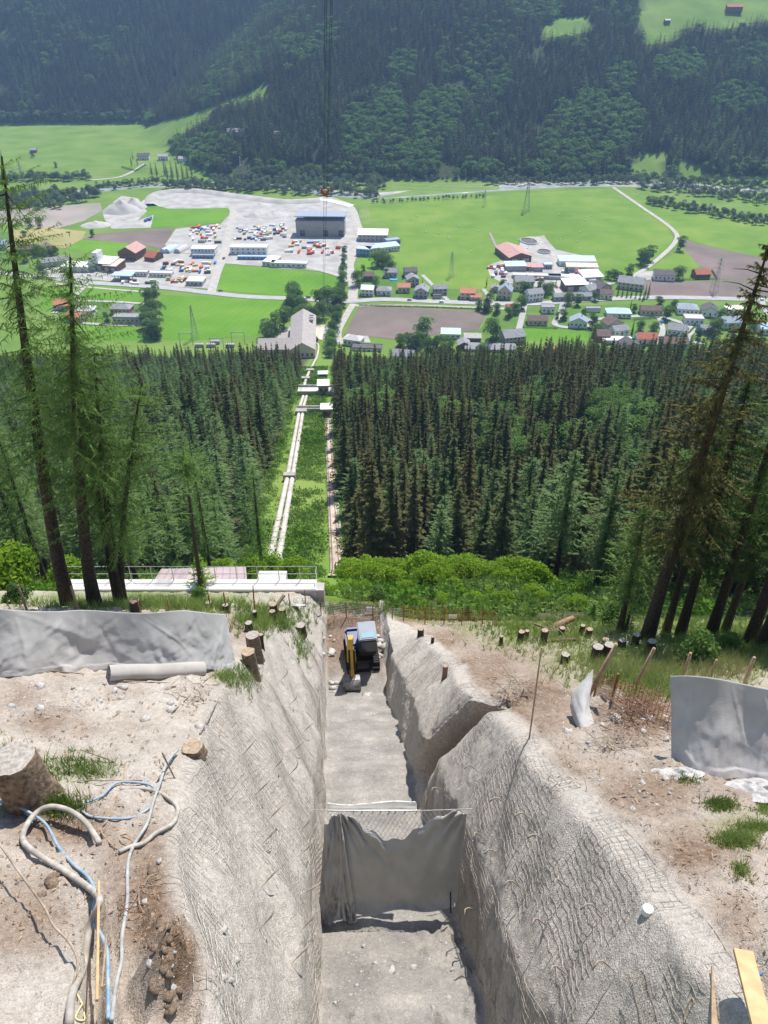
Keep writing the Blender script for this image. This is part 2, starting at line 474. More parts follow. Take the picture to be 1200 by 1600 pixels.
# ------------------------------------------------------------------ foreground building site (detailed sheet in slope coordinates)
S = np.concatenate([np.arange(FGS0, 20, 0.055), np.arange(20, 34, 0.075), np.arange(34, FGS1 + 0.05, 0.10)])
def xc_(s): return 0.08 - 0.069 * (s - 18)
ns = len(S)
bk = bankP(xc_(S), S)
fl = np.interp(S, [0, 24.4, 25.2, 27.4, 28.6, 40.2, 44.9, 60], [9.45, 9.5, 9.80, 9.15, 9.25, 9.4, 6.4, 7.6])
endr = sstep(43.8, 46.5, S)
fl = fl * (1 - endr) + (bk) * endr
df = np.clip((fl - bk) / 4.0, 0, 1)
wob = lambda f, seed, amp: (fbm(S, S * 0 + seed, f, 3, seed) - 0.5) * 2 * amp
xc = xc_(S)
upR = sstep(26.5, 29.5, S)                     # the upper right block bulges
oL = -3.75 * (0.55 + 0.45 * df) + wob(0.35, 3.1, 0.35) + 1.3 * sstep(11.5, 7.5, S)
oR = 2.95 * (0.6 + 0.4 * df) + wob(0.45, 7.7, 0.25) + 0.35 * upR
wR = 1.80 + wob(0.6, 5.5, 0.15) + 0.10 * upR
wL = -1.78 + wob(0.6, 9.5, 0.10)
fR = 1.57 + wob(0.8, 2.5, 0.10)
fL = -1.57 + wob(0.8, 4.5, 0.06)
wtL = fl - (fl - bk) * 0.52
wtR = fl - (fl - bk) * 0.46
kX = [0 * S - FGX, 0 * S - 9, xc + oL - 0.9, xc + oL, xc + wL, xc + fL, xc + fR, xc + wR, xc + oR, xc + oR + 0.8, 0 * S + 9, 0 * S + FGX]
kX[1] = np.minimum(kX[1], kX[2] - 0.5)
crL = bankP(xc + oL, S) + 0.12
crR = bankP(xc + oR, S) + 0.15
kP = [None, None, None, crL, wtL, fl, fl, wtR, crR, None, None, None]
for i in (0, 1, 2, 9, 10, 11): kP[i] = bankP(kX[i], S)
cnt = [100, 70, 26, 64, 40, 64, 44, 44, 22, 80, 90]
cols_X, cols_P, cols_k = [], [], []
for i, n in enumerate(cnt):
    for t in np.arange(n) / n:
        x = kX[i] * (1 - t) + kX[i + 1] * t
        p = kP[i] * (1 - t) + kP[i + 1] * t if 2 <= i <= 8 else bankP(x, S)
        cols_X.append(x); cols_P.append(p); cols_k.append(i + t)
cols_X.append(kX[-1]); cols_P.append(kP[-1]); cols_k.append(11.0)
GX = np.stack(cols_X, 1); GP = np.stack(cols_P, 1); K = np.array(cols_k)
for _ in range(7):                              # round the crests
    GX[:, 1:-1] = 0.25 * GX[:, :-2] + 0.5 * GX[:, 1:-1] + 0.25 * GX[:, 2:]
    GP[:, 1:-1] = 0.25 * GP[:, :-2] + 0.5 * GP[:, 1:-1] + 0.25 * GP[:, 2:]
GS = np.repeat(S[:, None], GX.shape[1], 1)
KK = np.repeat(K[None], ns, 0)
# gap between the two right-hand blocks
s0 = 26.3 + (GP - 9.45) * 1.05
nt_ = np.exp(-((GS - s0) / 0.68) ** 2) * sstep(6.0, 6.5, KK) * sstep(9.6, 8.4, KK)
GX = GX + 1.45 * nt_
GP = GP + 0.9 * nt_ * sstep(7.6, 8.6, KK)
# displacement along the sheet normal
def normals(A, B, C):
    P = np.stack([A, B, C], -1)
    n = np.cross(np.gradient(P, axis=1), np.gradient(P, axis=0))
    return n / (np.linalg.norm(n, axis=2)[..., None] + 1e-9)
N = normals(GX, GS, GP)
N = np.where(N[..., 2:3] > 0, -N, N)           # towards the open side (smaller P)
arc = np.cumsum(np.hypot(np.diff(GX, axis=1, prepend=GX[:, :1]), np.diff(GP, axis=1, prepend=GP[:, :1])), axis=1)
iswallL = sstep(2.6, 3.1, KK) * sstep(5.05, 4.9, KK)
iswallR = sstep(5.95, 6.1, KK) * sstep(8.9, 8.4, KK)
isfloor = sstep(4.95, 5.05, KK) * sstep(6.05, 5.95, KK)
iswall = np.maximum(iswallL, iswallR)
isbank = np.clip(1 - iswall - isfloor, 0, 1)
big = fbm(GS, arc, 0.55, 3, 1.3) - 0.5
med = fbm(GS, arc, 1.9, 4, 4.7) - 0.5
fin = fbm(GS, arc, 7.5, 3, 6.1) - 0.5
PXg, PYg, _ = proj(GX, GS * CP - GP * SP, CAMH - GS * SP - GP * CP)
smooth_d = iswall * (0.26 * big)
spray = fbm(GS, arc, 0.42, 2, 51.0) - 0.5 + 0.35 * (fbm(GS, arc, 1.3, 2, 53.0) - 0.5)
disp = smooth_d + iswall * (0.05 * med + 0.045 * fin + 0.15 * np.clip(spray, -0.13, 0.25)) + isfloor * (0.10 * big + 0.13 * med + 0.05 * fin) + isbank * (0.30 * big + 0.24 * med + 0.11 * fin)
# diagonal ribs of sprayed concrete on the left wall, dents between anchors
rib = np.sin((GS * 0.9 + arc * 1.25) * 2.2 + 3 * big)
ribs = iswallL * 0.04 * rib + iswallR * 0.02 * np.sin((GS * 1.1 - arc * 1.1) * 2.6 + 3 * big)
disp += ribs; smooth_d = smooth_d + ribs
# upper right block: vertical flutes
flut = iswallR * upR[:, None] * 0.16 * (fbm(GS * 1.6, arc * 0.3, 1.0, 3, 9.9) - 0.5) * 2
disp += flut; smooth_d = smooth_d + flut
disp += isfloor * (0.07 * (fbm(GS * 4.5, arc * 0.7, 1.0, 3, 61.0) - 0.5))
# crumbly floor rocks in the lower trench
rk = fbm(GS, arc, 2.6, 3, 12.0)
disp += isfloor * sstep(21, 15, GS) * np.maximum(rk - 0.5, 0) * 0.5
# pits and dug soil, lower left and lower right
def ell(cx, cy, rx, ry, p=1.0):
    return np.clip(1 - ((PXg - cx) / rx) ** 2 - ((PYg - cy) / ry) ** 2, 0, 1) ** p
def blob_(cx, cy, rx, ry):
    return ell(cx, cy, rx, ry, 0.5)
pit = ell(150, 1520, 22, 130) * 0.9 + ell(100, 1290, 70, 34) * 0.25 + ell(330, 1540, 40, 80) * 0.5 + ell(205, 1500, 40, 120) * 0.35
pit += ell(1185, 1560, 55, 75) * 0.55 + ell(400, 1500, 24, 60) * 0.2
disp -= pit * isbank
disp += isbank * (ell(245, 1520, 42, 45) * 0.35 * (0.5 + fbm(GS, arc, 5, 2, 3)) + blob_(310, 1510, 95, 110) * (fbm(GS, arc, 2.6, 4, 31, 0.6) - 0.5) * 1.1)
disp += isbank * (ell(985, 1120, 90, 60) * 0.35)
edge = sstep(0.0, 1.0, FGX - np.abs(GX)) * sstep(FGS0, FGS0 + 1, GS) * sstep(FGS1, FGS1 - 1.5, GS)
disp = disp * edge
smooth_d = smooth_d * edge
SXd = GX + N[..., 0] * smooth_d; SSd = GS + N[..., 1] * smooth_d; SPd = GP + N[..., 2] * smooth_d
SW = np.stack([SXd, SSd * CP - SPd * SP, CAMH - SSd * SP - SPd * CP], -1)
GXd = GX + N[..., 0] * disp; GSd = GS + N[..., 1] * disp; GPd = GP + N[..., 2] * disp
FW = np.stack([GXd, GSd * CP - GPd * SP, CAMH - GSd * SP - GPd * CP], -1)
NW = np.stack([N[..., 0], N[..., 1] * CP - N[..., 2] * SP, -N[..., 1] * SP - N[..., 2] * CP], -1)
PXg, PYg, PZg = proj(FW[..., 0], FW[..., 1], FW[..., 2])

# soil / turf colouring of the ground itself
def blot(L, base=0.0):
    m = np.full(PXg.shape, base)
    for cx, cy, rx, ry, w in L:
        m = np.maximum(m, w * np.clip(1.25 - np.sqrt(((PXg - cx) / rx) ** 2 + ((PYg - cy) / ry) ** 2), 0, 1))
    return m
brown = blot([(40, 1430, 90, 90, 0.8), (230, 1400, 90, 130, 1.0), (300, 1500, 110, 110, 1.1), (100, 1290, 120, 50, 0.9), (70, 1130, 80, 26, 0.7), (20, 1085, 60, 25, 0.5),
              (1000, 1120, 80, 50, 1.1), (840, 1100, 90, 60, 0.9), (1020, 1240, 120, 60, 0.8), (1080, 1330, 120, 60, 0.8), (760, 1040, 120, 60, 0.75), (700, 1000, 70, 30, 0.8),
              (545, 985, 75, 34, 1.3), (600, 960, 100, 20, 1.0), (900, 1200, 120, 40, 0.55), (1150, 1440, 60, 60, 0.7), (380, 975, 60, 30, 0.6), (1140, 1220, 70, 40, 0.6)])
turf = blot([(440, 965, 70, 26, 1.0), (390, 1060, 40, 26, 0.7), (120, 1200, 70, 28, 0.5), (90, 1265, 40, 16, 0.6), (860, 975, 140, 40, 1.4), (1000, 1030, 150, 44, 1.4), (1130, 1005, 150, 60, 1.6), (1000, 970, 200, 30, 1.5),
             (640, 945, 160, 16, 1.1), (200, 935, 260, 14, 1.2), (1150, 1290, 60, 26, 0.5), (940, 960, 120, 30, 0.8), (355, 1050, 30, 20, 0.7)])
grain = fbm(PXg, PYg, 0.03, 4, 3.0)
brown = np.clip(brown * (0.55 + 0.9 * grain) * isbank + isfloor * sstep(40.5, 43, GS) * 0.9, 0, 1)
turf = np.clip(turf * (0.2 + 1.3 * grain), 0, 1) * isbank
turf[GS > 47] = np.maximum(turf[GS > 47], 0.6)
brown = np.maximum(brown, np.clip(nt_ * 1.2, 0, 1) * 0.55)
dust = np.clip(iswall + isbank * 0.85 * blot([(330, 1280, 120, 190, 1.0), (130, 1420, 60, 100, 0.7), (60, 1540, 90, 90, 0.9), (980, 1420, 130, 170, 0.9), (200, 1220, 150, 60, 0.8), (245, 1510, 40, 50, 1.2)]), 0, 1)

def site_material():
    m, nt, b = new_mat('site_soil_and_sprayed_concrete')
    b.inputs['Roughness'].default_value = 0.95
    b.inputs['Specular IOR Level'].default_value = 0.15
    n = noise_node(nt, 0.9, 8, 0.6); nf = noise_node(nt, 9.0, 6, 0.65); ng = noise_node(nt, 38.0, 3, 0.6)
    pale = ramp(nt, n.outputs[0], [(0.30, (0.33, 0.28, 0.23)), (0.50, (0.44, 0.385, 0.325)), (0.70, (0.52, 0.475, 0.42))])
    brn = ramp(nt, nf.outputs[0], [(0.30, (0.12, 0.075, 0.048)), (0.55, (0.235, 0.16, 0.11)), (0.75, (0.40, 0.31, 0.235))])
    shot = ramp(nt, nf.outputs[0], [(0.28, (0.37, 0.33, 0.285)), (0.5, (0.46, 0.42, 0.37)), (0.72, (0.52, 0.485, 0.435))])
    grs = ramp(nt, nf.outputs[0], [(0.3, (0.10, 0.15, 0.03)), (0.55, (0.19, 0.24, 0.06)), (0.8, (0.36, 0.32, 0.16))])
    flr = ramp(nt, n.outputs[0], [(0.3, (0.22, 0.21, 0.195)), (0.55, (0.325, 0.305, 0.28)), (0.72, (0.43, 0.40, 0.36))])
    c = mixc(nt, attr(nt, 'dust'), pale, shot)
    c = mixc(nt, attr(nt, 'floorm'), c, flr)
    c = mixc(nt, attr(nt, 'brown'), c, brn)
    c = mixc(nt, attr(nt, 'turf'), c, grs)
    # pebbles and grit
    vo = nt.nodes.new('ShaderNodeTexVoronoi'); vo.inputs['Scale'].default_value = 16
    tc = nt.nodes.new('ShaderNodeTexCoord'); nt.links.new(tc.outputs['Object'], vo.inputs['Vector'])
    g = ramp(nt, vo.outputs['Color'], [(0.0, (0.72, 0.72, 0.72)), (0.5, (1, 1, 1)), (1.0, (1.25, 1.22, 1.18))])
    c = mixc(nt, 0.55, c, g, 'MULTIPLY')
    spk = ramp(nt, ng.outputs[0], [(0.35, (0.78, 0.76, 0.74)), (0.6, (1.08, 1.08, 1.08))])
    c = mixc(nt, 0.8, c, spk, 'MULTIPLY')
    nt.links.new(c, b.inputs['Base Color'])
    ad = nt.nodes.new('ShaderNodeMath'); ad.operation = 'ADD'
    nt.links.new(nf.outputs[0], ad.inputs[0]); nt.links.new(ng.outputs[0], ad.inputs[1])
    bump(nt, b, ad.outputs[0], 0.9, 0.045)
    return m
M_site = site_material()
def site_part(name, c0, c1):
    V = FW[:, c0:c1 + 1].reshape(-1, 3)
    me = fastmesh(name, V, gridfaces(ns, c1 - c0 + 1), M_site, True)
    for nm, A in (('brown', brown), ('turf', turf), ('dust', dust), ('floorm', isfloor)):
        a = me.attributes.new(nm, 'FLOAT', 'POINT'); a.data.foreach_set('value', np.ascontiguousarray(A[:, c0:c1 + 1]).ravel().astype(np.float32))
    return struct(name, me)
cum = np.concatenate([[0], np.cumsum(cnt)])
ground_left = site_part('ground_left', 0, cum[2] + 13)
wall_left = site_part('trench_wall_left', cum[2] + 13, cum[5])
trench_floor = site_part('trench_floor', cum[5], cum[6])
wall_right = site_part('trench_wall_right', cum[6], cum[8] + 14)
ground_right = site_part('ground_right', cum[8] + 14, cum[11])

_fx, _fy, _fz = PXg.ravel(), PYg.ravel(), PZg.ravel()
_FW = FW.reshape(-1, 3); _NW = NW.reshape(-1, 3)
def fgi(px, py):
    d = (_fx - px) ** 2 + (_fy - py) ** 2
    k = np.argpartition(d, 24)[:24]
    dm = d[k].min()
    k = k[d[k] <= max(dm * 1.5, 16)]
    return int(k[np.argmin(_fz[k])])
_bk = {}
_o = np.argsort(-_fz)
_o = _o[(_fx[_o] > -80) & (_fx[_o] < 1280) & (_fy[_o] > 850) & (_fy[_o] < 1680)]
_bw = np.full((450, 700), -1, np.int64)
_bw[(_fy[_o] / 2).astype(int) - 425 + 10, (_fx[_o] / 2).astype(int) + 42] = _o
def fgq(px, py):                               # quick lookup, about 2 px accurate
    r, c = int(py / 2) - 415, int(px / 2) + 42
    if 0 <= r < 450 and 0 <= c < 700 and _bw[r, c] >= 0: return int(_bw[r, c])
    return fgi(px, py)
def fg(px, py, up=0.0):
    p = _FW[fgi(px, py)].copy(); p[2] += up
    return p
def fgn(px, py):
    i = fgi(px, py)
    return _FW[i].copy(), _NW[i].copy()
def fgz(x, y):                                  # ground height of the site at world x,y (open ground)
    d = (_FW[:, 0] - x) ** 2 + (_FW[:, 1] - y) ** 2
    k = np.argpartition(d, 6)[:6]
    return float(_FW[k, 2].max())
def site_pixel_size(p):
    return float(p[1] * CP - (p[2] - CAMH) * SP) / 1200

# sprayed-over reinforcement mesh: panels of wire that surface here and there
colarc = arc
def mesh_panels(parent, k0, k1, s_a, s_b, plen, seed, thr, sp=0.13):
    j0 = int(np.argmin(abs(K - k0))); j1 = int(np.argmin(abs(K - k1)))
    s = s_a
    while s < s_b - 0.3:
        e = min(s + plen, s_b)
        i0, i1 = int(np.searchsorted(S, s)), int(np.searchsorted(S, e))
        mb = MB()
        A = arc[(i0 + i1) // 2, j0:j1 + 1]; A = A - A[0]
        def P(ia, ja):
            return SW[ia, ja] + NW[ia, ja] * (0.5 - thr)
        skew = 0.18
        for d in np.arange(0, A[-1], sp):
            j = j0 + int(np.searchsorted(A, d))
            ia = np.arange(i0, i1, 2)
            ja = np.clip(j + ((ia - i0) * skew).astype(int), j0, j1)
            if len(ia) > 2: mb.tube(P(ia, ja), 0.0045, 3, False)
        ja = np.arange(j0, j1 + 1, 2)
        for q in np.arange(s, e, sp):
            ia = np.full(len(ja), int(np.searchsorted(S, q)))
            ia = np.clip(ia, 0, ns - 1)
            mb.tube(P(ia, ja), 0.0042, 3, False)
        link('wire_mesh', mb.mesh('wire_mesh', M_meshwire), parent)
        s = e + 0.05
mesh_panels(wall_left, 2.8, 4.0, 8.0, 42, 3.4, 21.0, 0.496, 0.13)
mesh_panels(wall_left, 4.05, 4.95, 12.0, 30, 4.5, 25.0, 0.490, 0.13)
mesh_panels(wall_right, 7.15, 8.6, 7.2, 25.5, 3.0, 33.0, 0.496, 0.13)
mesh_panels(wall_right, 7.0, 8.6, 28.2, 41, 3.4, 37.0, 0.492, 0.13)
mesh_panels(wall_right, 6.08, 7.0, 11.0, 25.0, 3.0, 41.0, 0.465, 0.11)

# anchor pins with bent heads
def pin_mesh():
    mb = MB()
    mb.tube(np.array([(0, 0, -0.1), (0, 0, 0.28), (0.04, 0, 0.35), (0.16, 0, 0.38)]), 0.016, 6)
    return mb.mesh('anchor_pin', M_rebar, True)
pm = pin_mesh()
PINS_R = [(690, 1235), (745, 1205), (762, 1225), (790, 1255), (756, 1312), (780, 1340), (828, 1283), (852, 1318), (815, 1388), (888, 1386), (940, 1430), (858, 1448), (890, 1525), (960, 1518), (745, 1420), (720, 1290)]
PINS_L = [(410, 1318), (420, 1280), (470, 1298), (412, 1385), (408, 1452), (470, 1336), (456, 1505), (472, 1452), (472, 1398), (428, 1202), (460, 1175), (475, 1143), (490, 1245), (455, 1210), (400, 1240), (380, 1180), (455, 1100), (440, 1060)]
for L, par in ((PINS_L, wall_left), (PINS_R, wall_right)):
    for px, py in L:
        p, n = fgn(px, py)
        o = link('anchor_pin', pm, par, p)
        q = Vector((n[0], n[1], n[2] + 0.4)).to_track_quat('Z', 'X')
        o.rotation_euler = (q.to_matrix() @ Matrix.Rotation(random.uniform(-2.6, -1.2), 3, 'Z')).to_euler()
# loose end of a mesh panel, lower right
mb = MB()
c0, n0 = fgn(1018, 1556)
ex = at(1058, 1530, 10) - at(1018, 1545, 10); ex /= np.linalg.norm(ex)
ey = fg(1020, 1590) - fg(1010, 1530); ey /= np.linalg.norm(ey)
for i in range(8):
    a = c0 + ey * (i - 3.5) * 0.10 + n0 * 0.06
    mb.tube(np.array([a - ex * 0.16, a + ex * 0.17]), 0.005, 4)
for i in range(4):
    a = c0 + ex * (i - 1.5) * 0.09 + n0 * 0.052
    mb.tube(np.array([a - ey * 0.40, a + ey * 0.40]), 0.005, 4)
link('wire_mesh', mb.mesh('wire_mesh', M_rebar), wall_right)

# ------------------------------------------------------------------ valley: fields, yards, roads, river
def sheet(name, poly, material, Z, parent=None):
    """flat ground sheet from photo positions of its corners on the valley floor; its edges wander a little"""
    P = [G(px, py)[:2] for px, py in poly]
    out = []
    for i in range(len(P)):
        a = P[i]; b = P[(i + 1) % len(P)]
        L = np.linalg.norm(b - a); n = max(1, int(L / 9))
        nr = np.array([b[1] - a[1], a[0] - b[0]]) / (L + 1e-6)
        for k in range(n):
            q = a + (b - a) * k / n
            if k: q = q + nr * (vnoise(q[0] * 0.09, q[1] * 0.09) - 0.5) * 1.6
            out.append(q)
    bm = bmesh.new()
    f = bm.faces.new([bm.verts.new((q[0], q[1], Z)) for q in out])
    bmesh.ops.triangulate(bm, faces=[f])
    for f in bm.faces:
        if f.normal.z < 0: f.normal_flip()
    me = bpy.data.meshes.new(name); bm.to_mesh(me); bm.free()
    me.materials.append(material)
    return struct(name, me, parent)
def field_mat(name, a, b, c, stripe=None, ang=0.0, sscale=1.0):
    if name in _mc: return _mc[name]
    m, nt, bs = new_mat(name)
    bs.inputs['Roughness'].default_value = 0.95; bs.inputs['Specular IOR Level'].default_value = 0.1
    n = noise_node(nt, 0.035, 7, 0.6)
    cc = ramp(nt, n.outputs[0], [(0.28, a), (0.5, b), (0.72, c)])
    nl_ = noise_node(nt, 0.008, 3, 0.5)
    cc = mixc(nt, 0.9, cc, ramp(nt, nl_.outputs[0], [(0.35, (0.82, 0.88, 0.8)), (0.5, (1, 1, 1)), (0.65, (1.22, 1.1, 1.15))]), 'MULTIPLY')
    n2 = noise_node(nt, 0.9, 4, 0.7)
    cc = mixc(nt, 0.6, cc, ramp(nt, n2.outputs[0], [(0.3, (0.82, 0.82, 0.82)), (0.7, (1.1, 1.1, 1.1))]), 'MULTIPLY')
    if stripe:
        tc = nt.nodes.new('ShaderNodeTexCoord'); mp = nt.nodes.new('ShaderNodeMapping')
        mp.inputs['Rotation'].default_value = (0, 0, ang)
        nt.links.new(tc.outputs['Object'], mp.inputs[0])
        w = nt.nodes.new('ShaderNodeTexWave'); w.inputs['Scale'].default_value = sscale
        w.inputs['Distortion'].default_value = 1.5; w.inputs['Detail'].default_value = 2
        nt.links.new(mp.outputs[0], w.inputs[0])
        cc = mixc(nt, stripe, cc, ramp(nt, w.outputs['Fac'], [(0.2, (0.8, 0.8, 0.8)), (0.8, (1.12, 1.12, 1.12))]), 'MULTIPLY')
    nt.links.new(cc, bs.inputs['Base Color'])
    _mc[name] = m
    return m
F_lush = field_mat('lush_mown_meadow', (0.095, 0.22, 0.016), (0.115, 0.25, 0.021), (0.145, 0.27, 0.028), 0.15, 0.3, 0.05)
F_big = field_mat('grazed_pasture', (0.105, 0.21, 0.025), (0.14, 0.24, 0.032), (0.18, 0.265, 0.045))
F_light = field_mat('pale_rough_grass', (0.11, 0.20, 0.045), (0.16, 0.24, 0.06), (0.22, 0.27, 0.10))
F_plough = field_mat('ploughed_soil', (0.155, 0.125, 0.108), (0.185, 0.15, 0.13), (0.215, 0.178, 0.155), 0.5, 1.45, 0.12)
F_plough2 = field_mat('dry_pale_soil', (0.27, 0.235, 0.20), (0.31, 0.275, 0.235), (0.34, 0.30, 0.26), 0.3, 1.3, 0.1)
F_straw = field_mat('yellowed_meadow', (0.26, 0.245, 0.09), (0.32, 0.29, 0.12), (0.36, 0.325, 0.15))
F_garden = field_mat('village_lawn', (0.075, 0.15, 0.025), (0.10, 0.19, 0.032), (0.16, 0.22, 0.07))
FIELDS = [
 ('meadow', [(575, 322), (640, 314), (800, 303), (957, 294), (1040, 352), (1052, 372), (1045, 388), (985, 432), (930, 440), (760, 452), (660, 452), (610, 412), (570, 405), (600, 392), (625, 385), (600, 345), (575, 350)], F_big, 0.10),
 ('meadow', [(975, 312), (1010, 300), (1200, 345), (1320, 380), (1320, 420), (1200, 402), (1150, 396), (1058, 370), (1040, 350)], F_big, 0.12),
 ('meadow', [(1060, 392), (1012, 420), (1090, 420), (1096, 412), (1066, 385)], F_big, 0.13),
 ('meadow', [(1080, 300), (1200, 330), (1320, 350), (1320, 310), (1180, 300)], F_big, 0.14),
 ('meadow', [(337, 453), (353, 415), (470, 424), (532, 431), (530, 464), (420, 461)], F_lush, 0.12),
 ('meadow', [(250, 461), (330, 463), (445, 470), (432, 500), (408, 524), (330, 530), (285, 536), (252, 528)], F_lush, 0.12),
 ('meadow', [(112, 462), (130, 446), (233, 452), (232, 470), (180, 472), (118, 468)], F_lush, 0.13),
 ('meadow', [(115, 508), (210, 511), (236, 530), (250, 548), (100, 552)], F_lush, 0.14),
 ('meadow', [(60, 486), (72, 448), (112, 452), (108, 462), (82, 482)], F_lush, 0.12),
 ('meadow', [(222, 319), (357, 326), (352, 348), (238, 356)], F_lush, 0.15),
 ('meadow', [(128, 374), (200, 380), (192, 404), (104, 390)], F_lush, 0.15),
 ('meadow', [(556, 420), (566, 400), (606, 406), (600, 420), (570, 432), (556, 436)], F_lush, 0.16),
 ('meadow', [(820, 512), (920, 517), (921, 545), (812, 548)], F_lush, 0.13),
 ('meadow', [(575, 312), (700, 285), (780, 284), (780, 296), (640, 306)], F_light, 0.10),
 ('meadow', [(562, 324), (575, 322), (580, 350), (572, 352), (560, 345)], F_light, 0.13),
 ('meadow', [(548, 548), (560, 538), (650, 545), (640, 556), (560, 560)], F_light, 0.12),
 ('meadow', [(940, 500), (1000, 505), (998, 520), (940, 512)], F_lush, 0.12),
 ('field', [(537, 523), (562, 479), (640, 481), (760, 487), (748, 516), (690, 521), (640, 532)], F_plough, 0.15),
 ('field', [(1060, 372), (1110, 386), (1200, 405), (1320, 425), (1320, 440), (1115, 437), (1092, 415), (1064, 384)], F_plough, 0.15),
 ('field', [(989, 437), (1060, 440), (1200, 438), (1320, 438), (1320, 468), (1180, 464), (1016, 469), (1004, 448)], F_plough, 0.16),
 ('field', [(-60, 332), (0, 329), (157, 317), (159, 330), (132, 345), (90, 357), (0, 348), (-60, 348)], F_plough2, 0.15),
 ('field', [(128, 374), (150, 366), (272, 356), (257, 389), (200, 380)], F_plough, 0.16),
 ('field', [(18, 382), (22, 360), (60, 354), (135, 362), (128, 374), (102, 388), (60, 384)], F_straw, 0.14),
]
for nm, poly, m_, z_ in FIELDS: sheet(nm, poly, m_, z_)
YARDS = [
 [(230, 318), (240, 305), (258, 297), (300, 295), (345, 300), (450, 312), (520, 308), (548, 318), (556, 340), (566, 372), (560, 392), (545, 404), (540, 430), (530, 428), (470, 420), (440, 420), (410, 416), (352, 412), (330, 452), (250, 446), (80, 432), (62, 424), (95, 408), (185, 408), (195, 395), (262, 392), (258, 382), (275, 358), (345, 350), (362, 332), (356, 325), (300, 326), (262, 326)],
 [(165, 345), (160, 330), (190, 306), (215, 310), (230, 330), (215, 345), (240, 336), (236, 356), (175, 358)],
 [(563, 402), (568, 372), (585, 366), (612, 380), (600, 392)],
 [(762, 415), (790, 405), (822, 372), (850, 368), (868, 390), (930, 404), (928, 425), (935, 450), (880, 462), (868, 455), (835, 448), (780, 440), (766, 432)],
 [(985, 434), (1000, 424), (1030, 424), (1048, 434), (1010, 438)],
 [(418, 552), (425, 532), (450, 510), (520, 508), (508, 530), (484, 530), (482, 560)],
 [(530, 545), (535, 528), (575, 525), (580, 545), (560, 553)],
]
for k, poly in enumerate(YARDS): sheet('yard', poly, M_yard, 0.20 + 0.01 * k)
LAWNS = [[(556, 420), (640, 410), (660, 420), (680, 452), (675, 466), (560, 468)], [(690, 468), (700, 452), (760, 452), (765, 440), (868, 450), (868, 470)],
         [(800, 545), (815, 480), (985, 475), (1200, 478), (1320, 480), (1320, 555), (1000, 560)], [(655, 545), (690, 525), (750, 515), (775, 487), (812, 490), (800, 548), (700, 555)],
         [(88, 500), (95, 478), (130, 470), (226, 472), (226, 506)], [(880, 440), (1000, 445), (1010, 468), (880, 466)], [(-60, 430), (-60, 365), (20, 362), (50, 395), (95, 405), (60, 425)]]
for k, poly in enumerate(LAWNS): sheet('lawn', poly, F_garden, 0.06 + 0.004 * k)

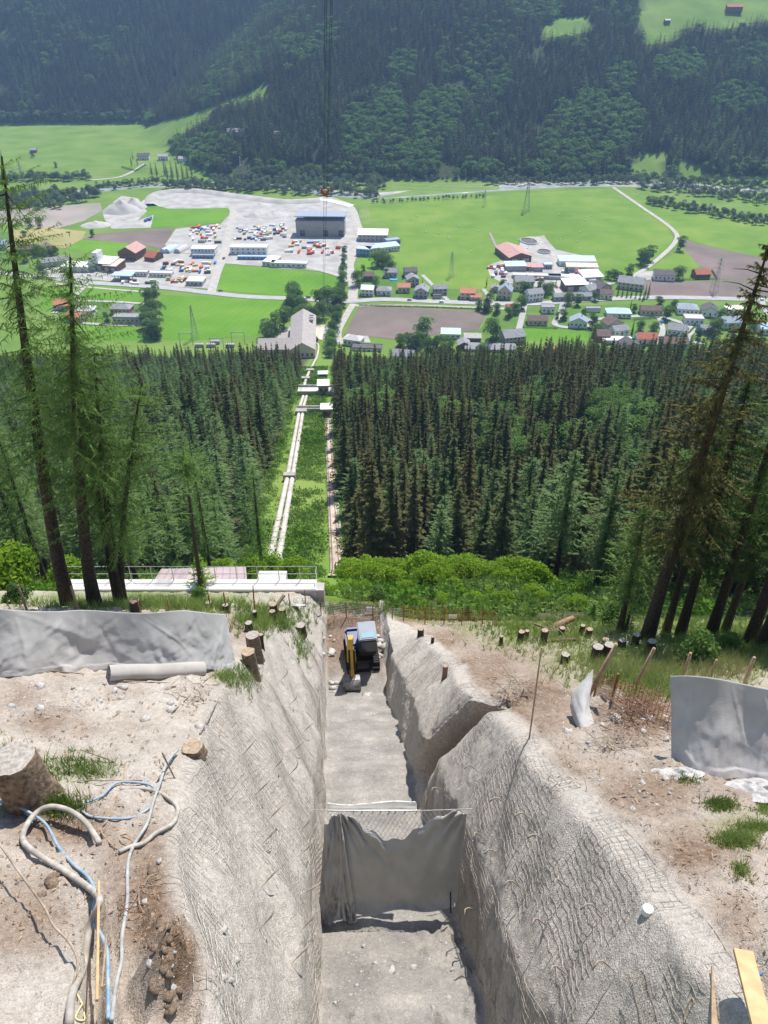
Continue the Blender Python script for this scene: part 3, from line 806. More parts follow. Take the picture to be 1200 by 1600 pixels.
def ribbon(name, pts, w, material, Z, n=40, conv=True):
    P = np.array([G(px, py) for px, py in pts]) if conv else np.asarray(pts, float)
    C = spline(P, n)
    t = np.gradient(C, axis=0)[:, :2]; t /= np.linalg.norm(t, axis=1)[:, None]
    nr = np.stack([t[:, 1], -t[:, 0]], 1)
    w = np.broadcast_to(np.asarray(w, float), (n,)) if np.ndim(w) == 0 else np.interp(np.linspace(0, 1, n), np.linspace(0, 1, len(w)), w)
    a = C[:, :2] - nr * w[:, None] / 2; b = C[:, :2] + nr * w[:, None] / 2
    V = np.zeros((n, 2, 3)); V[:, 0, :2] = a; V[:, 1, :2] = b; V[..., 2] = Z
    return struct(name, fastmesh(name, V.reshape(-1, 3), gridfaces(n, 2), material))
ROADS = [
 ('main_road', [(-60, 420), (75, 434), (130, 441), (250, 449), (330, 458), (390, 464), (470, 467), (545, 471), (600, 468), (700, 472), (820, 475), (900, 470), (980, 466), (1060, 465), (1200, 469), (1320, 472)], 9.5, M_asph),
 ('side_path', [(545, 478), (640, 478), (740, 481), (820, 484)], 4.5, M_track),
 ('side_path', [(80, 443), (170, 452), (250, 458)], 3.5, M_track),
 ('side_road', [(330, 458), (340, 425), (350, 400), (357, 365), (364, 335), (362, 322)], 8, M_track),
 ('side_road', [(550, 470), (552, 445), (546, 415), (555, 395), (566, 378)], 9, M_track),
 ('side_road', [(566, 378), (558, 350), (545, 322), (500, 308)], 9, M_track),
 ('side_road', [(552, 475), (540, 495), (528, 520), (533, 542), (545, 548)], 6, M_track),
 ('side_road', [(820, 476), (812, 510), (802, 548)], 5, M_asph),
 ('side_road', [(873, 470), (871, 440), (868, 405), (850, 386), (838, 372), (820, 374), (818, 388), (832, 396)], 6, M_track),
 ('farm_track', [(958, 293), (1000, 322), (1050, 358), (1055, 378), (1022, 410), (988, 432), (955, 443), (935, 447)], 5, M_track),
 ('side_road', [(545, 440), (530, 431), (490, 420), (470, 415)], 6, M_track),
 ('side_road', [(880, 471), (876, 490), (868, 508), (910, 512), (925, 500)], 5, M_asph),
 ('side_road', [(920, 500), (985, 495), (1030, 495), (1080, 512), (1075, 530), (1120, 545)], 5, M_asph),
 ('side_road', [(1030, 495), (1035, 520), (1020, 540)], 4.5, M_asph),
 ('side_road', [(1190, 470), (1200, 490), (1230, 505)], 5, M_asph),
 ('side_road', [(136, 444), (118, 462), (95, 482), (84, 490)], 5, M_track),
 ('side_road', [(118, 470), (180, 472), (226, 475)], 4, M_track),
 ('side_road', [(112, 504), (170, 508), (222, 508)], 4, M_track),
 ('farm_track', [(140, 282), (190, 276), (228, 256)], 6, M_track),
 ('side_road', [(755, 452), (768, 470), (768, 474)], 4, M_asph),
 ('side_road', [(660, 430), (685, 455), (700, 470)], 4, M_asph),
 ('farm_track', [(765, 364), (775, 385), (785, 402)], 3, F_plough2),
 ('gravel_haul_road', [(230, 318), (245, 302), (300, 297), (360, 304), (440, 314), (500, 312), (550, 322)], 10, M_r_white),
 ('side_road', [(200, 340), (222, 318), (232, 310)], 5, M_track),
 ('side_road', [(255, 392), (290, 395), (330, 398)], 5, M_track),
]
for k, (nm, pts, w, m_) in enumerate(ROADS): ribbon(nm, pts, w, m_, 0.34 + 0.006 * k, 48)
m_river, nt, b = new_mat('river_water')
n = noise_node(nt, 0.06, 6); nt.links.new(ramp(nt, n.outputs[0], [(0.35, (0.20, 0.25, 0.23)), (0.6, (0.30, 0.34, 0.31)), (0.75, (0.55, 0.56, 0.53))]), b.inputs['Base Color'])
b.inputs['Roughness'].default_value = 0.35
bump(nt, b, noise_node(nt, 1.2, 4).outputs[0], 0.4, 0.2)
ribbon('river_gravel', [(-80, 312), (120, 300), (240, 290), (400, 288), (560, 305), (700, 298), (800, 291), (900, 286), (1000, 287), (1120, 294), (1320, 312)], [20, 20, 26, 34, 44, 46, 36, 24], M_yard, 0.05, 70)
ribbon('river', [(-80, 312), (120, 300), (240, 290), (400, 288), (560, 307), (700, 301), (800, 294), (900, 289), (1000, 288), (1120, 295), (1320, 312)], [16, 16, 18, 22, 20, 18, 18, 18], m_river, 0.09, 70)
# ------------------------------------------------------------------ trees
def tris_mesh(name, tri, material):
    V = np.asarray(tri, np.float32).reshape(-1, 3)
    return fastmesh(name, V, np.arange(len(V)).reshape(-1, 3), material)
def unit(v): return v / (np.linalg.norm(v, axis=-1, keepdims=True) + 1e-9)
def conifer(seed, h, base, rad, whorls, per, twigs, droop, twig_len, twig_w, sparse=0.0, power=1.0, hang=0.3, jit=0.15, tl_min=0.25):
    """crown of one conifer: whorled branches, every branch a blade of small drooping twigs (triangles)"""
    r = np.random.default_rng(seed)
    T_ = []
    lop = r.uniform(0, 6.28)
    for w in range(whorls):
        f = (w + r.uniform(-0.3, 0.3)) / whorls
        z = h * (base + (1 - base) * f)
        L0 = rad * (max(1 - f, 0.0) ** power) + 0.04 * rad
        L0 *= min(1.0, 0.45 + f * 4)
        for k in range(per):
            if r.random() < sparse: continue
            a = r.uniform(0, 2 * math.pi)
            L = L0 * r.uniform(0.65, 1.15) * (1 + 0.12 * math.cos(a - lop))
            d = np.array([math.cos(a), math.sin(a), 0.0])
            side = np.array([-d[1], d[0], 0])
            n = max(3, int(twigs * (0.35 + 0.65 * L / rad)))
            t = (np.arange(n) + r.uniform(0.1, 0.9, n)) / n
            up = 0.25 * (f > 0.75)
            zz = z + L * (up * t - droop * t + 0.55 * droop * t * t)
            c = d * (L * t)[:, None] + np.array([0, 0, 1]) * zz[:, None]
            for s in (-1, 1):
                tl = twig_len * np.maximum((1 - 0.65 * t), tl_min) * r.uniform(0.6, 1.3, n) * (0.5 + 0.5 * L / rad)
                dirv = d * r.uniform(0.3, 0.8, n)[:, None] + side * s * r.uniform(0.5, 1.0, n)[:, None] + np.array([0, 0, -1]) * (hang * r.uniform(0.4, 1.5, n))[:, None]
                dirv = unit(dirv + r.normal(0, jit, (n, 3)))
                tip = c + dirv * tl[:, None]
                wv = unit(np.cross(dirv, r.normal(0, 1, (n, 3)) + np.array([0, 0, 1.5]))) * (twig_w * (0.6 + 0.4 * L / rad))
                T_.append(np.stack([c - wv, c + wv, tip], 1))
            tip = d * L * 1.06 + np.array([0, 0, zz[-1] - 0.03 * L])
            b = d * L * 0.72 + np.array([0, 0, zz[int(n * 0.7)]])
            T_.append(np.array([[b - side * twig_w * 1.4, b + side * twig_w * 1.4, tip]]))
    lead = []
    for k in range(5):
        a = k * 1.25
        b = np.array([math.cos(a), math.sin(a), 0]) * 0.006 * h
        lead.append([b + [0, 0, h * 0.955], -b * 0.3 + [0, 0, h * 0.955], [0, 0, h * 1.01]])
    T_.append(np.array(lead))
    return np.concatenate(T_)
def trunk_mesh(name, h, r0, lean=(0, 0), stubs=0, seed=0, material=None, n=7, z0=0.0, top=0.02):
    r = random.Random(seed)
    mb = MB()
    t = np.linspace(0, 1, 9)
    pts = np.stack([lean[0] * t ** 1.3 * h, lean[1] * t ** 1.3 * h, -0.6 * (t == 0) + t * h], 1)
    rr = r0 * (1 - t) ** 0.8 + top; rr[0] *= 1.25
    mb.tube(pts, rr, n)
    for i in range(stubs):
        f = r.uniform(0.12, 0.95); a = r.uniform(0, 6.28); L = r.uniform(0.4, 1.6)
        c = np.array([np.interp(f, t, pts[:, k]) for k in range(3)])
        d = np.array([math.cos(a), math.sin(a), r.uniform(-0.35, 0.15)])
        mb.tube(np.array([c, c + d * L * 0.5, c + d * L + np.array([0, 0, -0.12 * L])]), [0.03, 0.02, 0.006], 4, False)
    return mb.mesh(name, material or M_bark, True)
def broadleaf(seed, h, rad, n, size, lobes=9, base=0.22):
    r = np.random.default_rng(seed)
    C = []
    for k in range(lobes):
        a = r.uniform(0, 6.28); q = r.uniform(0.1, 0.62) * rad
        C.append((q * math.cos(a), q * math.sin(a), h * r.uniform(base + 0.2, 0.84), rad * r.uniform(0.36, 0.58)))
    C.append((0, 0, h * 0.84, rad * 0.45)); C.append((0, 0, h * 0.55, rad * 0.7))
    C = np.array(C)
    k = r.integers(0, len(C), n)
    d = unit(r.normal(0, 1, (n, 3)))
    d[:, 2] = np.where(d[:, 2] < -0.5, -d[:, 2], d[:, 2])
    rr = r.uniform(0.55, 1.0, n) ** 0.5
    c = C[k, :3] + d * (C[k, 3] * rr)[:, None] * np.array([1, 1, 0.85])
    nrm = unit(d + r.normal(0, 0.7, (n, 3)))
    a = unit(np.cross(nrm, r.normal(0, 1, (n, 3)))); b = np.cross(nrm, a)
    s = size * r.uniform(0.6, 1.4, n)[:, None]
    q = np.stack([c - a * s, c + b * s * 0.6, c + a * s, c - a * s, c + a * s, c - b * s * 0.6], 1)
    return q.reshape(-1, 3, 3)

# prototypes: crown meshes shared between all trees of a kind
SPR = [tris_mesh('spruce_crown', conifer(20 + i, 1.0, 0.06 + 0.05 * (i % 3), (0.125, 0.115, 0.14, 0.105)[i], 30, 9, 8, (0.42, 0.5, 0.38, 0.5)[i], 0.036, 0.0075, 0.08, 0.92, 0.5), M_spruce) for i in range(4)]
LAR = [tris_mesh('larch_crown', conifer(40 + i, 1.0, 0.22 + 0.08 * (i % 2), (0.13, 0.15, 0.12)[i], 27, 8, 10, 0.12, 0.034, 0.0050, 0.2, 0.62, 0.6, 0.3), M_larch) for i in range(3)]
BRO = [tris_mesh('broadleaf_crown', broadleaf(60 + i, 1.0, (0.34, 0.28, 0.40)[i], 3400, 0.021, 14, -0.08), M_broad) for i in range(3)]
WIL = [tris_mesh('willow_crown', broadleaf(70 + i, 1.0, (0.42, 0.36)[i], 1500, 0.028, 11, 0.05), M_willow) for i in range(2)]
FSP = [tris_mesh('far_spruce_crown', conifer(80 + i, 1.0, 0.05, 0.135, 13, 6, 3, 0.42, 0.06, 0.020, 0.05, 0.9, 0.5), M_spruce) for i in range(3)]
FLA = [tris_mesh('far_larch_crown', conifer(84 + i, 1.0, 0.15, 0.145, 12, 6, 3, 0.15, 0.06, 0.016, 0.12, 0.6, 0.5), M_larch) for i in range(2)]
FBR = [tris_mesh('far_broadleaf_crown', broadleaf(87 + i, 1.0, (0.36, 0.42)[i], 300, 0.06, 8, 0.0), M_broad) for i in range(2)]
TRK = [trunk_mesh('conifer_trunk', 1.0, 0.013, (0, 0), 0, 1, top=0.0015), trunk_mesh('broadleaf_trunk', 0.6, 0.02, (0, 0), 0, 2, top=0.004)]

KIND = {'spruce': ('spruce_tree', SPR, TRK[0]), 'larch': ('larch_tree', LAR, TRK[0]), 'broad': ('broadleaf_tree', BRO, TRK[1]), 'willow': ('willow_tree', WIL, TRK[1])}
def plant(kind, p, h, label, cat, group=None, variant=None, wide=1.0):
    nm, crowns, trk = KIND[kind]
    o = thing(nm, label, cat, p, random.uniform(0, 6.28), group)
    o.scale = (h * wide, h * wide, h)
    cme = crowns[random.randrange(len(crowns)) if variant is None else variant]
    link('trunk', trk, o); link('crown', cme, o)
    return o

# --- candidate trees on the near slope
def jitter_points(x0, x1, y0, y1, sp):
    xs = np.arange(x0, x1, sp); ys = np.arange(y0, y1, sp)
    A, B = np.meshgrid(xs, ys)
    A = A + rng.uniform(-0.48, 0.48, A.shape) * sp; B = B + rng.uniform(-0.48, 0.48, B.shape) * sp
    return A.ravel(), B.ravel()
ax, ay = jitter_points(-420, 420, 46, 452, 4.9)
az = T(ax, ay)
tpx, tpy, tpz = proj(ax, ay, az)
cc = ax - xcor(ay)
dens = fbm(ax, ay, 0.03, 3, 4.4)
keep = (tpx > -260) & (tpx < 1460) & ~((cc > -9.6) & (cc < 8.8)) & (dens > 0.24)
keep &= ~((ay < 82) & (ax > -19) & (ax < 15)) & ~((ay < 50) & (ax > -40) & (ax < 16))
keep &= ~((ay < 74) & (ax < -4) & (ax > -40) & (rng.random(len(ax)) < 0.6))
keep &= ~((ay < 110) & (ax > 15) & (rng.random(len(ax)) < 0.25))
edgeline = 408 - 0.10 * np.abs(ax + 40) + 10 * np.sin(ax * 0.06)
keep &= ay < edgeline
ax, ay, az, tpx, tpy = [q[keep] for q in (ax, ay, az, tpx, tpy)]
# kinds by stand
pd = fbm(ax, ay, 0.022, 3, 7.0)
rr = rng.random(len(ax))
left_l = (ax < xcor(ay)) & (ay < 330)
pl = np.where(left_l, 0.80, np.where((ay < 150), 0.38, 0.16)) + (pd - 0.5) * 0.9
dec = ellipses(tpx, tpy, [(800, 720, 70, 60), (880, 700, 90, 44), (960, 690, 60, 50), (580, 670, 40, 26), (720, 690, 40, 36), (840, 650, 40, 30), (600, 600, 30, 26), (960, 760, 40, 50), (1060, 840, 70, 80), (560, 590, 22, 30)]) > 0
kind = np.where(rr < pl, 1, 0)
kind = np.where(dec & (rng.random(len(ax)) < 0.62), 2, kind)
hh = np.where(kind == 2, rng.uniform(9, 15, len(ax)), np.where(kind == 1, rng.uniform(15, 23, len(ax)), rng.uniform(15, 27, len(ax))))
hh = hh * (0.82 + 0.36 * fbm(ax, ay, 0.05, 2, 1.0)) * np.interp(ay, [50, 95, 200, 300, 400], [0.72, 0.9, 0.95, 0.80, 0.54])
dist = np.hypot(ax, ay)
sel = np.zeros(len(ax), bool)
LBL = {0: {-1: ('dark green spruce in the forest left of the penstock clearing', 'spruces left of the clearing'), 1: ('dark brownish spruce in the forest right of the clearing', 'spruces right of the clearing')},
       1: {-1: ('light green feathery larch in the forest left of the penstock clearing', 'larches left of the clearing'), 1: ('light green feathery larch in the forest right of the clearing', 'larches right of the clearing')},
       2: {-1: ('round pale green broadleaf tree left of the penstock clearing', 'broadleaf trees left of the clearing'), 1: ('round pale broadleaf tree among spruces right of the clearing', 'broadleaf trees right of the clearing')}}
onscr = (tpx > -30) & (tpx < 1230)
for kd, lim in ((0, 290), (1, 240), (2, 110)):
    idx = np.where((kind == kd) & onscr)[0]
    idx = idx[np.argsort(dist[idx])][:lim]
    sel[idx] = True
    for i in idx:
        side = -1 if ax[i] < xcor(ay[i]) else 1
        lb, gp = LBL[kd][side]
        row = 'front rows' if ay[i] < 95 else ('behind the front rows' if ay[i] < 150 else 'well down the slope')
        lb = lb.replace(' in the forest', '') + ', ' + row; gp = gp + ' ' + row
        plant(('spruce', 'larch', 'broad')[kd], (ax[i], ay[i], az[i] - 0.2), hh[i], lb, 'tree', gp, wide=random.uniform(1.15, 1.6) * (1.1 if kd == 1 else 1.0))
src = {}
for o in bpy.data.objects:
    if o.name.startswith('crown') and o.data and o.data.name not in src: src[o.data.name] = o
def scatter(name, P, idx, scl, rot, meshes, label, cat):
    """one stuff object: crowns instanced on points"""
    me = bpy.data.meshes.new(name)
    me.vertices.add(len(P)); me.vertices.foreach_set('co', np.asarray(P, np.float32).ravel())
    for nm, A, ty in (('idx', idx, 'INT'), ('scl', scl, 'FLOAT_VECTOR'), ('rot', rot, 'FLOAT')):
        a = me.attributes.new(nm, ty, 'POINT')
        a.data.foreach_set('vector' if ty == 'FLOAT_VECTOR' else 'value', np.asarray(A, np.int32 if ty == 'INT' else np.float32).ravel())
    o = link(name, me)
    stuff(o, label, cat)
    ng = bpy.data.node_groups.new(name + '_nodes', 'GeometryNodeTree')
    ng.interface.new_socket('Geometry', in_out='INPUT', socket_type='NodeSocketGeometry')
    ng.interface.new_socket('Geometry', in_out='OUTPUT', socket_type='NodeSocketGeometry')
    nd = ng.nodes; lk = ng.links
    gi = nd.new('NodeGroupInput'); go = nd.new('NodeGroupOutput')
    def named(nm, ty):
        q = nd.new('GeometryNodeInputNamedAttribute'); q.data_type = ty; q.inputs['Name'].default_value = nm
        return q.outputs[0]
    join = nd.new('GeometryNodeJoinGeometry')
    for k, src_o in enumerate(meshes):
        oi = nd.new('GeometryNodeObjectInfo'); oi.inputs['Object'].default_value = src_o; oi.transform_space = 'ORIGINAL'
        ip = nd.new('GeometryNodeInstanceOnPoints')
        cmp = nd.new('FunctionNodeCompare'); cmp.data_type = 'INT'; cmp.operation = 'EQUAL'
        lk.new(named('idx', 'INT'), cmp.inputs[2]); cmp.inputs[3].default_value = k
        cx = nd.new('ShaderNodeCombineXYZ'); lk.new(named('rot', 'FLOAT'), cx.inputs[2])
        lk.new(gi.outputs[0], ip.inputs['Points']); lk.new(cmp.outputs[0], ip.inputs['Selection'])
        lk.new(oi.outputs['Geometry'], ip.inputs['Instance'])
        lk.new(cx.outputs[0], ip.inputs['Rotation']); lk.new(named('scl', 'FLOAT_VECTOR'), ip.inputs['Scale'])
        lk.new(ip.outputs[0], join.inputs[0])
    lk.new(join.outputs[0], go.inputs[0])
    md = o.modifiers.new('forest', 'NODES'); md.node_group = ng
    return o
def crown_objs(L): return [src[m.name] for m in L]
rest = ~sel
meshes = crown_objs(SPR) + crown_objs(LAR) + crown_objs(BRO)
base_i = np.array([0, 4, 7])[kind[rest]]; cntk = np.array([4, 3, 3])[kind[rest]]
n_ = int(rest.sum())
idx = base_i + rng.integers(0, 100, n_) % cntk
hs = hh[rest]; wd = rng.uniform(1.15, 1.6, n_)
scatter('near_slope_forest', np.stack([ax[rest], ay[rest], az[rest] - 0.2], 1), idx, np.stack([hs * wd, hs * wd, hs], 1), rng.uniform(0, 6.28, n_), meshes,
        'dense mixed forest of dark spruces and light larches covering the slope below', 'forest')

# --- forest on the far mountain (a few individual trees carry the far crown meshes)
fx, fy = jitter_points(-1500, 1400, 1150, 2420, 7.2)
fzz = T(fx, fy)
qx, qy, qz = proj(fx, fy, fzz)
topx, topy, _ = proj(fx, fy, fzz + 18)
ok = (fzz > 2.5) & (qx > -220) & (qx < 1420) & (qy > -70) & ~meadowmask(qx, qy, fzz) & ~meadowmask(topx, topy * 0.4 + qy * 0.6, fzz)
ok &= (fbm(fx, fy, 0.02, 3, 2.2) > 0.2)
fx, fy, fzz, qx, qy = [q[ok] for q in (fx, fy, fzz, qx, qy)]
nf = len(fx)
e = ellipses(qx, qy, DECID); pt = fbm(fx, fy, 0.007, 4, 9.0)
r2 = rng.random(nf)
pb = np.where(e > 0, 0.8, 0.0) + np.clip((pt - 0.57) * 2.2, 0, 0.6) + 0.5 * (ellipses(qx, qy, PATCH) > 0) + np.where(fzz < 12, 0.55, 0)
pl = 0.10 + np.clip((fbm(fx, fy, 0.01, 3, 19.0) - 0.5) * 2, 0, 0.5)
fk = np.where(r2 < pb, 2, np.where(rng.random(nf) < pl, 1, 0))
fh = np.where(fk == 2, rng.uniform(10, 16, nf), rng.uniform(15, 27, nf))
far_i = np.array([0, 3, 5])[fk] + rng.integers(0, 60, nf) % np.array([3, 2, 2])[fk]
P = np.stack([fx, fy, fzz - 0.3], 1)
for k, (L, nm, lb) in enumerate([(FSP, 'spruce_tree', 'spruce standing at the foot of the far forested mountain'), (FLA, 'larch_tree', 'larch standing at the foot of the far forested mountain'), (FBR, 'broadleaf_tree', 'bushy broadleaf tree at the foot of the far forested mountain')]):
    cand = np.where(fk == k)[0]
    cand = cand[np.argsort(fy[cand])][:40]
    for q, i in enumerate(cand):
        o = thing(nm, lb, 'tree', P[i], random.uniform(0, 6.28), ('spruces', 'larches', 'broadleaf trees')[k] + ' at the mountain foot')
        o.scale = (fh[i] * 1.2, fh[i] * 1.2, fh[i])
        link('trunk', TRK[0], o); c = link('crown', L[q % len(L)], o)
        if L[q % len(L)].name not in src: src[L[q % len(L)].name] = c
        fk[i] = 9
r_ = fk < 9
scatter('mountain_forest', P[r_], far_i[r_], np.stack([fh * 1.75, fh * 1.75, fh], 1)[r_], rng.uniform(0, 6.28, int(r_.sum())), crown_objs(FSP) + crown_objs(FLA) + crown_objs(FBR),
        'dark spruce forest covering the mountainside across the valley', 'forest')
# ------------------------------------------------------------------ buildings of the valley
def unit_box_mesh(name, material):
    return MB().box((0, 0, 0), (1, 1, 1)).mesh(name, material)
WINM = unit_box_mesh('window', M_glass)
DOORM = unit_box_mesh('door', M_timber)
GATEM = unit_box_mesh('roller_door', M_greywall)
CHIM = unit_box_mesh('chimney', M_conc2)
SOLM = unit_box_mesh('solar_panel', mat('solar_glass', (0.05, 0.07, 0.14), (0.04, 0.05, 0.11), 0.5, 0.15, spec=0.6))
def sub(name, me, parent, c, s, rx=0.0):
    o = link(name, me, parent, c)
    o.scale = s
    if rx: o.rotation_euler = (rx, 0, 0)
    return o
def building(px, py, w, d, h, rot, roof, rm, wm, label, cat='house', name='house', storeys=None, rise=None, eave=0.6, chim=True, loc=None, group=None, gates=0, win=True, Zb=0.0):
    """w across the view, d along it; roof: g (ridge along w), G (ridge along d), h hip, f flat, s lean-to"""
    p = G(px, py, Zb) if loc is None else np.asarray(loc, float)
    root = thing(name, label, cat, (p[0], p[1], p[2]), math.radians(rot), group)
    mb = MB()
    if roof in 'gG':
        rise = rise or (0.26 * (d if roof == 'g' else w))
    elif roof == 'h':
        rise = rise or 0.24 * min(w, d)
    W, D = w / 2, d / 2
    if roof == 'g':
        mb.add([(-W, -D, -1), (W, -D, -1), (W, D, -1), (-W, D, -1), (-W, -D, h), (W, -D, h), (W, D, h), (-W, D, h), (-W, 0, h + rise), (W, 0, h + rise)],
               [(0, 3, 2, 1), (0, 1, 5, 4), (2, 3, 7, 6), (1, 2, 6, 9, 5), (3, 0, 4, 8, 7), (4, 5, 9, 8), (6, 7, 8, 9)])
    elif roof == 'G':
        mb.add([(-W, -D, -1), (W, -D, -1), (W, D, -1), (-W, D, -1), (-W, -D, h), (W, -D, h), (W, D, h), (-W, D, h), (0, -D, h + rise), (0, D, h + rise)],
               [(0, 3, 2, 1), (0, 1, 5, 8, 4), (2, 3, 7, 9, 6), (1, 2, 6, 5), (3, 0, 4, 7), (5, 6, 9, 8), (7, 4, 8, 9)])
    else:
        mb.box((0, 0, (h - 1) / 2), (w, d, h + 1))
    link('wall', mb.mesh('wall', wm), root)
    rb = MB(); th = 0.28
    if roof in 'gG':
        if roof == 'g': run, ln = D, w + 2 * eave
        else: run, ln = W, d + 2 * eave
        sl = math.atan2(rise, run); L = (run + eave) / math.cos(sl)
        for sgn in (-1, 1):
            prof = []
            for u, v in ((0, 0.02), (L, 0.02), (L, 0.02 + th), (0, 0.02 + th)):
                prof.append((sgn * (u * math.cos(sl) + 0 * v), h + rise + 0.12 - u * math.sin(sl) + v))
            vs = []
            for q in (-ln / 2, ln / 2):
                for (a, b_) in prof:
                    vs.append((q, a, b_) if roof == 'g' else (a, q, b_))
            rb.add(vs, [(0, 1, 2, 3), (7, 6, 5, 4), (0, 4, 5, 1), (1, 5, 6, 2), (2, 6, 7, 3), (3, 7, 4, 0)])
    elif roof == 'h':
        E = eave; a, b_ = W + E, D + E
        rl = max(a, b_) - min(a, b_)
        rd = [(-rl, 0), (rl, 0)] if a >= b_ else [(0, -rl), (0, rl)]
        z1 = h + rise + 0.2
        vs = [(-a, -b_, h - .1), (a, -b_, h - .1), (a, b_, h - .1), (-a, b_, h - .1), (-a, -b_, h + .12), (a, -b_, h + .12), (a, b_, h + .12), (-a, b_, h + .12), (*rd[0], z1), (*rd[1], z1)]
        fs = [(3, 2, 1, 0), (0, 1, 5, 4), (1, 2, 6, 5), (2, 3, 7, 6), (3, 0, 4, 7)]
        fs += [(4, 5, 9, 8), (5, 6, 9), (6, 7, 8, 9), (7, 4, 8)] if a >= b_ else [(4, 5, 8), (5, 6, 9, 8), (6, 7, 9), (7, 4, 8, 9)]
        rb.add(vs, fs)
    elif roof == 's':
        rb.add([(-W - eave, -D - eave, h + .05), (W + eave, -D - eave, h + .05), (W + eave, D + eave, h + .05 + d * .10), (-W - eave, D + eave, h + .05 + d * .10),
                (-W - eave, -D - eave, h + .35), (W + eave, -D - eave, h + .35), (W + eave, D + eave, h + .35 + d * .10), (-W - eave, D + eave, h + .35 + d * .10)],
               [(0, 3, 2, 1), (4, 5, 6, 7), (0, 1, 5, 4), (1, 2, 6, 5), (2, 3, 7, 6), (3, 0, 4, 7)])
    else:
        rb.box((0, 0, h + 0.2), (w + 2 * eave * .4, d + 2 * eave * .4, 0.4))
        rb.box((0, -D + 0.15, h + 0.55), (w, 0.3, 0.3)); rb.box((0, D - 0.15, h + 0.55), (w, 0.3, 0.3))
    ro = link('roof', rb.mesh('roof', rm), root)
    if chim and roof in 'gGh':
        sub('chimney', CHIM, ro, (W * 0.3, D * 0.2, h + rise * 0.9 + 0.4), (0.7, 0.7, 1.8))
    st = storeys or max(1, int(h / 2.8))
    if win:
        for s in range(st):
            zc = h * (s + 0.55) / st
            nw = max(2, min(7, int(w / 3.4)))
            for k in range(nw):
                if gates and s == 0: continue
                sub('window', WINM, root, (-W + w * (k + 0.5) / nw, -D - 0.02, zc), (min(1.5, w / nw * 0.5), 0.12, 1.35))
            ndp = max(1, min(4, int(d / 4)))
            for sx in (-1, 1):
                for k in range(ndp):
                    sub('window', WINM, root, (sx * (W + 0.02), -D + d * (k + 0.5) / ndp, zc), (0.12, 1.2, 1.3))
    if gates:
        for k in range(gates):
            sub('roller_door', GATEM, root, (-W + w * (k + 0.5) / gates, -D - 0.03, min(h * .42, 2.2)), (w / gates * 0.55, 0.14, min(h * .8, 4.2)))
    elif win:
        sub('door', DOORM, root, (W * 0.08, -D - 0.04, 1.05), (1.1, 0.14, 2.1))
    return root
GR, DK, BR, RD, OR, WH, BL, BG = M_r_grey, M_r_dark, M_r_brown, M_r_red, M_r_orange, M_r_white, M_r_blue, M_r_bgrey
B = building
# houses along the road, upper cluster beside the gravel side road
B(576, 437, 10, 10, 5, 5, 'g', BR, M_timber, 'brown-roofed timber house nearest the gravel side road')
B(611, 432, 12, 10, 5.5, -6, 'g', GR, M_greywall, 'grey-roofed house with a pale gable beside the round pool')
B(641, 431, 12, 10, 5.5, 8, 'g', DK, M_greywall, 'dark-roofed house at the upper end of the cluster')
B(644, 444, 11, 11, 6, 8, 'G', GR, M_greywall, 'grey gabled house directly below the dark-roofed one')
B(575, 460, 11, 10, 6, -8, 'g', WH, M_white, 'white-roofed house in the cluster by the road junction')
B(600, 459, 13, 10, 4.5, -3, 'h', GR, M_white, 'low grey hip-roofed bungalow beside the white-roofed house')
B(631, 455, 11, 9, 5, 0, 'g', OR, M_cream, 'orange-red-roofed house in the middle of the upper cluster')
B(659, 462, 12, 13, 6, -10, 'G', GR, M_greywall, 'grey gabled house at the right end of the upper cluster')
B(687, 459, 12, 9, 6, 5, 'g', GR, M_greywall, 'lone grey house beside the green pasture')
B(683, 466, 7, 5, 3, 5, 'f', DK, M_greywall, 'small dark flat-roofed garage below the lone grey house', 'garage', 'garage', win=False)
B(730, 465, 13, 11, 6, -4, 'g', OR, M_cream, 'orange-roofed two-storey house above the road')
B(743, 468, 9, 8, 3.5, -4, 'g', OR, M_cream, 'smaller orange-roofed annexe beside the two-storey house', 'annexe', 'annexe')
B(773, 455, 7, 7, 4, 0, 'G', GR, M_greywall, 'tiny grey gabled house left of the cream house')
B(789, 464, 12, 12, 7, -15, 'G', BG, M_cream, 'cream house with steep blue-grey gable', rise=5)
B(817, 450, 17, 13, 8, 2, 'g', GR, M_cream, 'large cream inn with solar panels on its grey roof', 'inn', 'inn')
B(833, 468, 14, 11, 7, 18, 'g', GR, M_white, 'tall white house with grey roof right of the inn')
B(798, 483, 8, 6, 3, 5, 'g', RD, M_timber, 'small red-roofed shed beside the main road', 'shed', 'shed', win=False, chim=False)
B(855, 487, 11, 9, 5, 0, 'f', GR, M_white, 'modern grey cube house just below the main road')
B(839, 505, 16, 10, 4, -3, 'g', BR, M_cream, 'cream bungalow with brown roof beside the long lawn')
B(903, 509, 14, 11, 5, -12, 'G', BG, M_white, 'white house with blue-grey gable right of the long lawn')
B(926, 486, 12, 6, 3, 0, 'f', GR, M_white, 'long low carport beside the main road', 'carport', 'carport', win=False)
B(965, 493, 20, 12, 4, -4, 'h', BL, M_white, 'wide bungalow with pale blue-grey hipped roof')
B(1016, 490, 18, 10, 4.5, -3, 'g', BR, M_cream, 'long brown-roofed bungalow beside the main road')
B(1072, 488, 17, 13, 5, -10, 'h', BG, M_white, 'white house with blue-grey hipped roof below the ploughed field')
B(1082, 504, 15, 11, 5, -6, 'f', M_conc, M_white, 'white flat-roofed house with terrace')
B(1107, 491, 13, 14, 5, -14, 'G', DK, M_white, 'white house with steep dark gabled roof')
B(1146, 489, 15, 10, 4.5, 8, 'f', WH, M_white, 'white flat-roofed house behind the tall spruce tip')
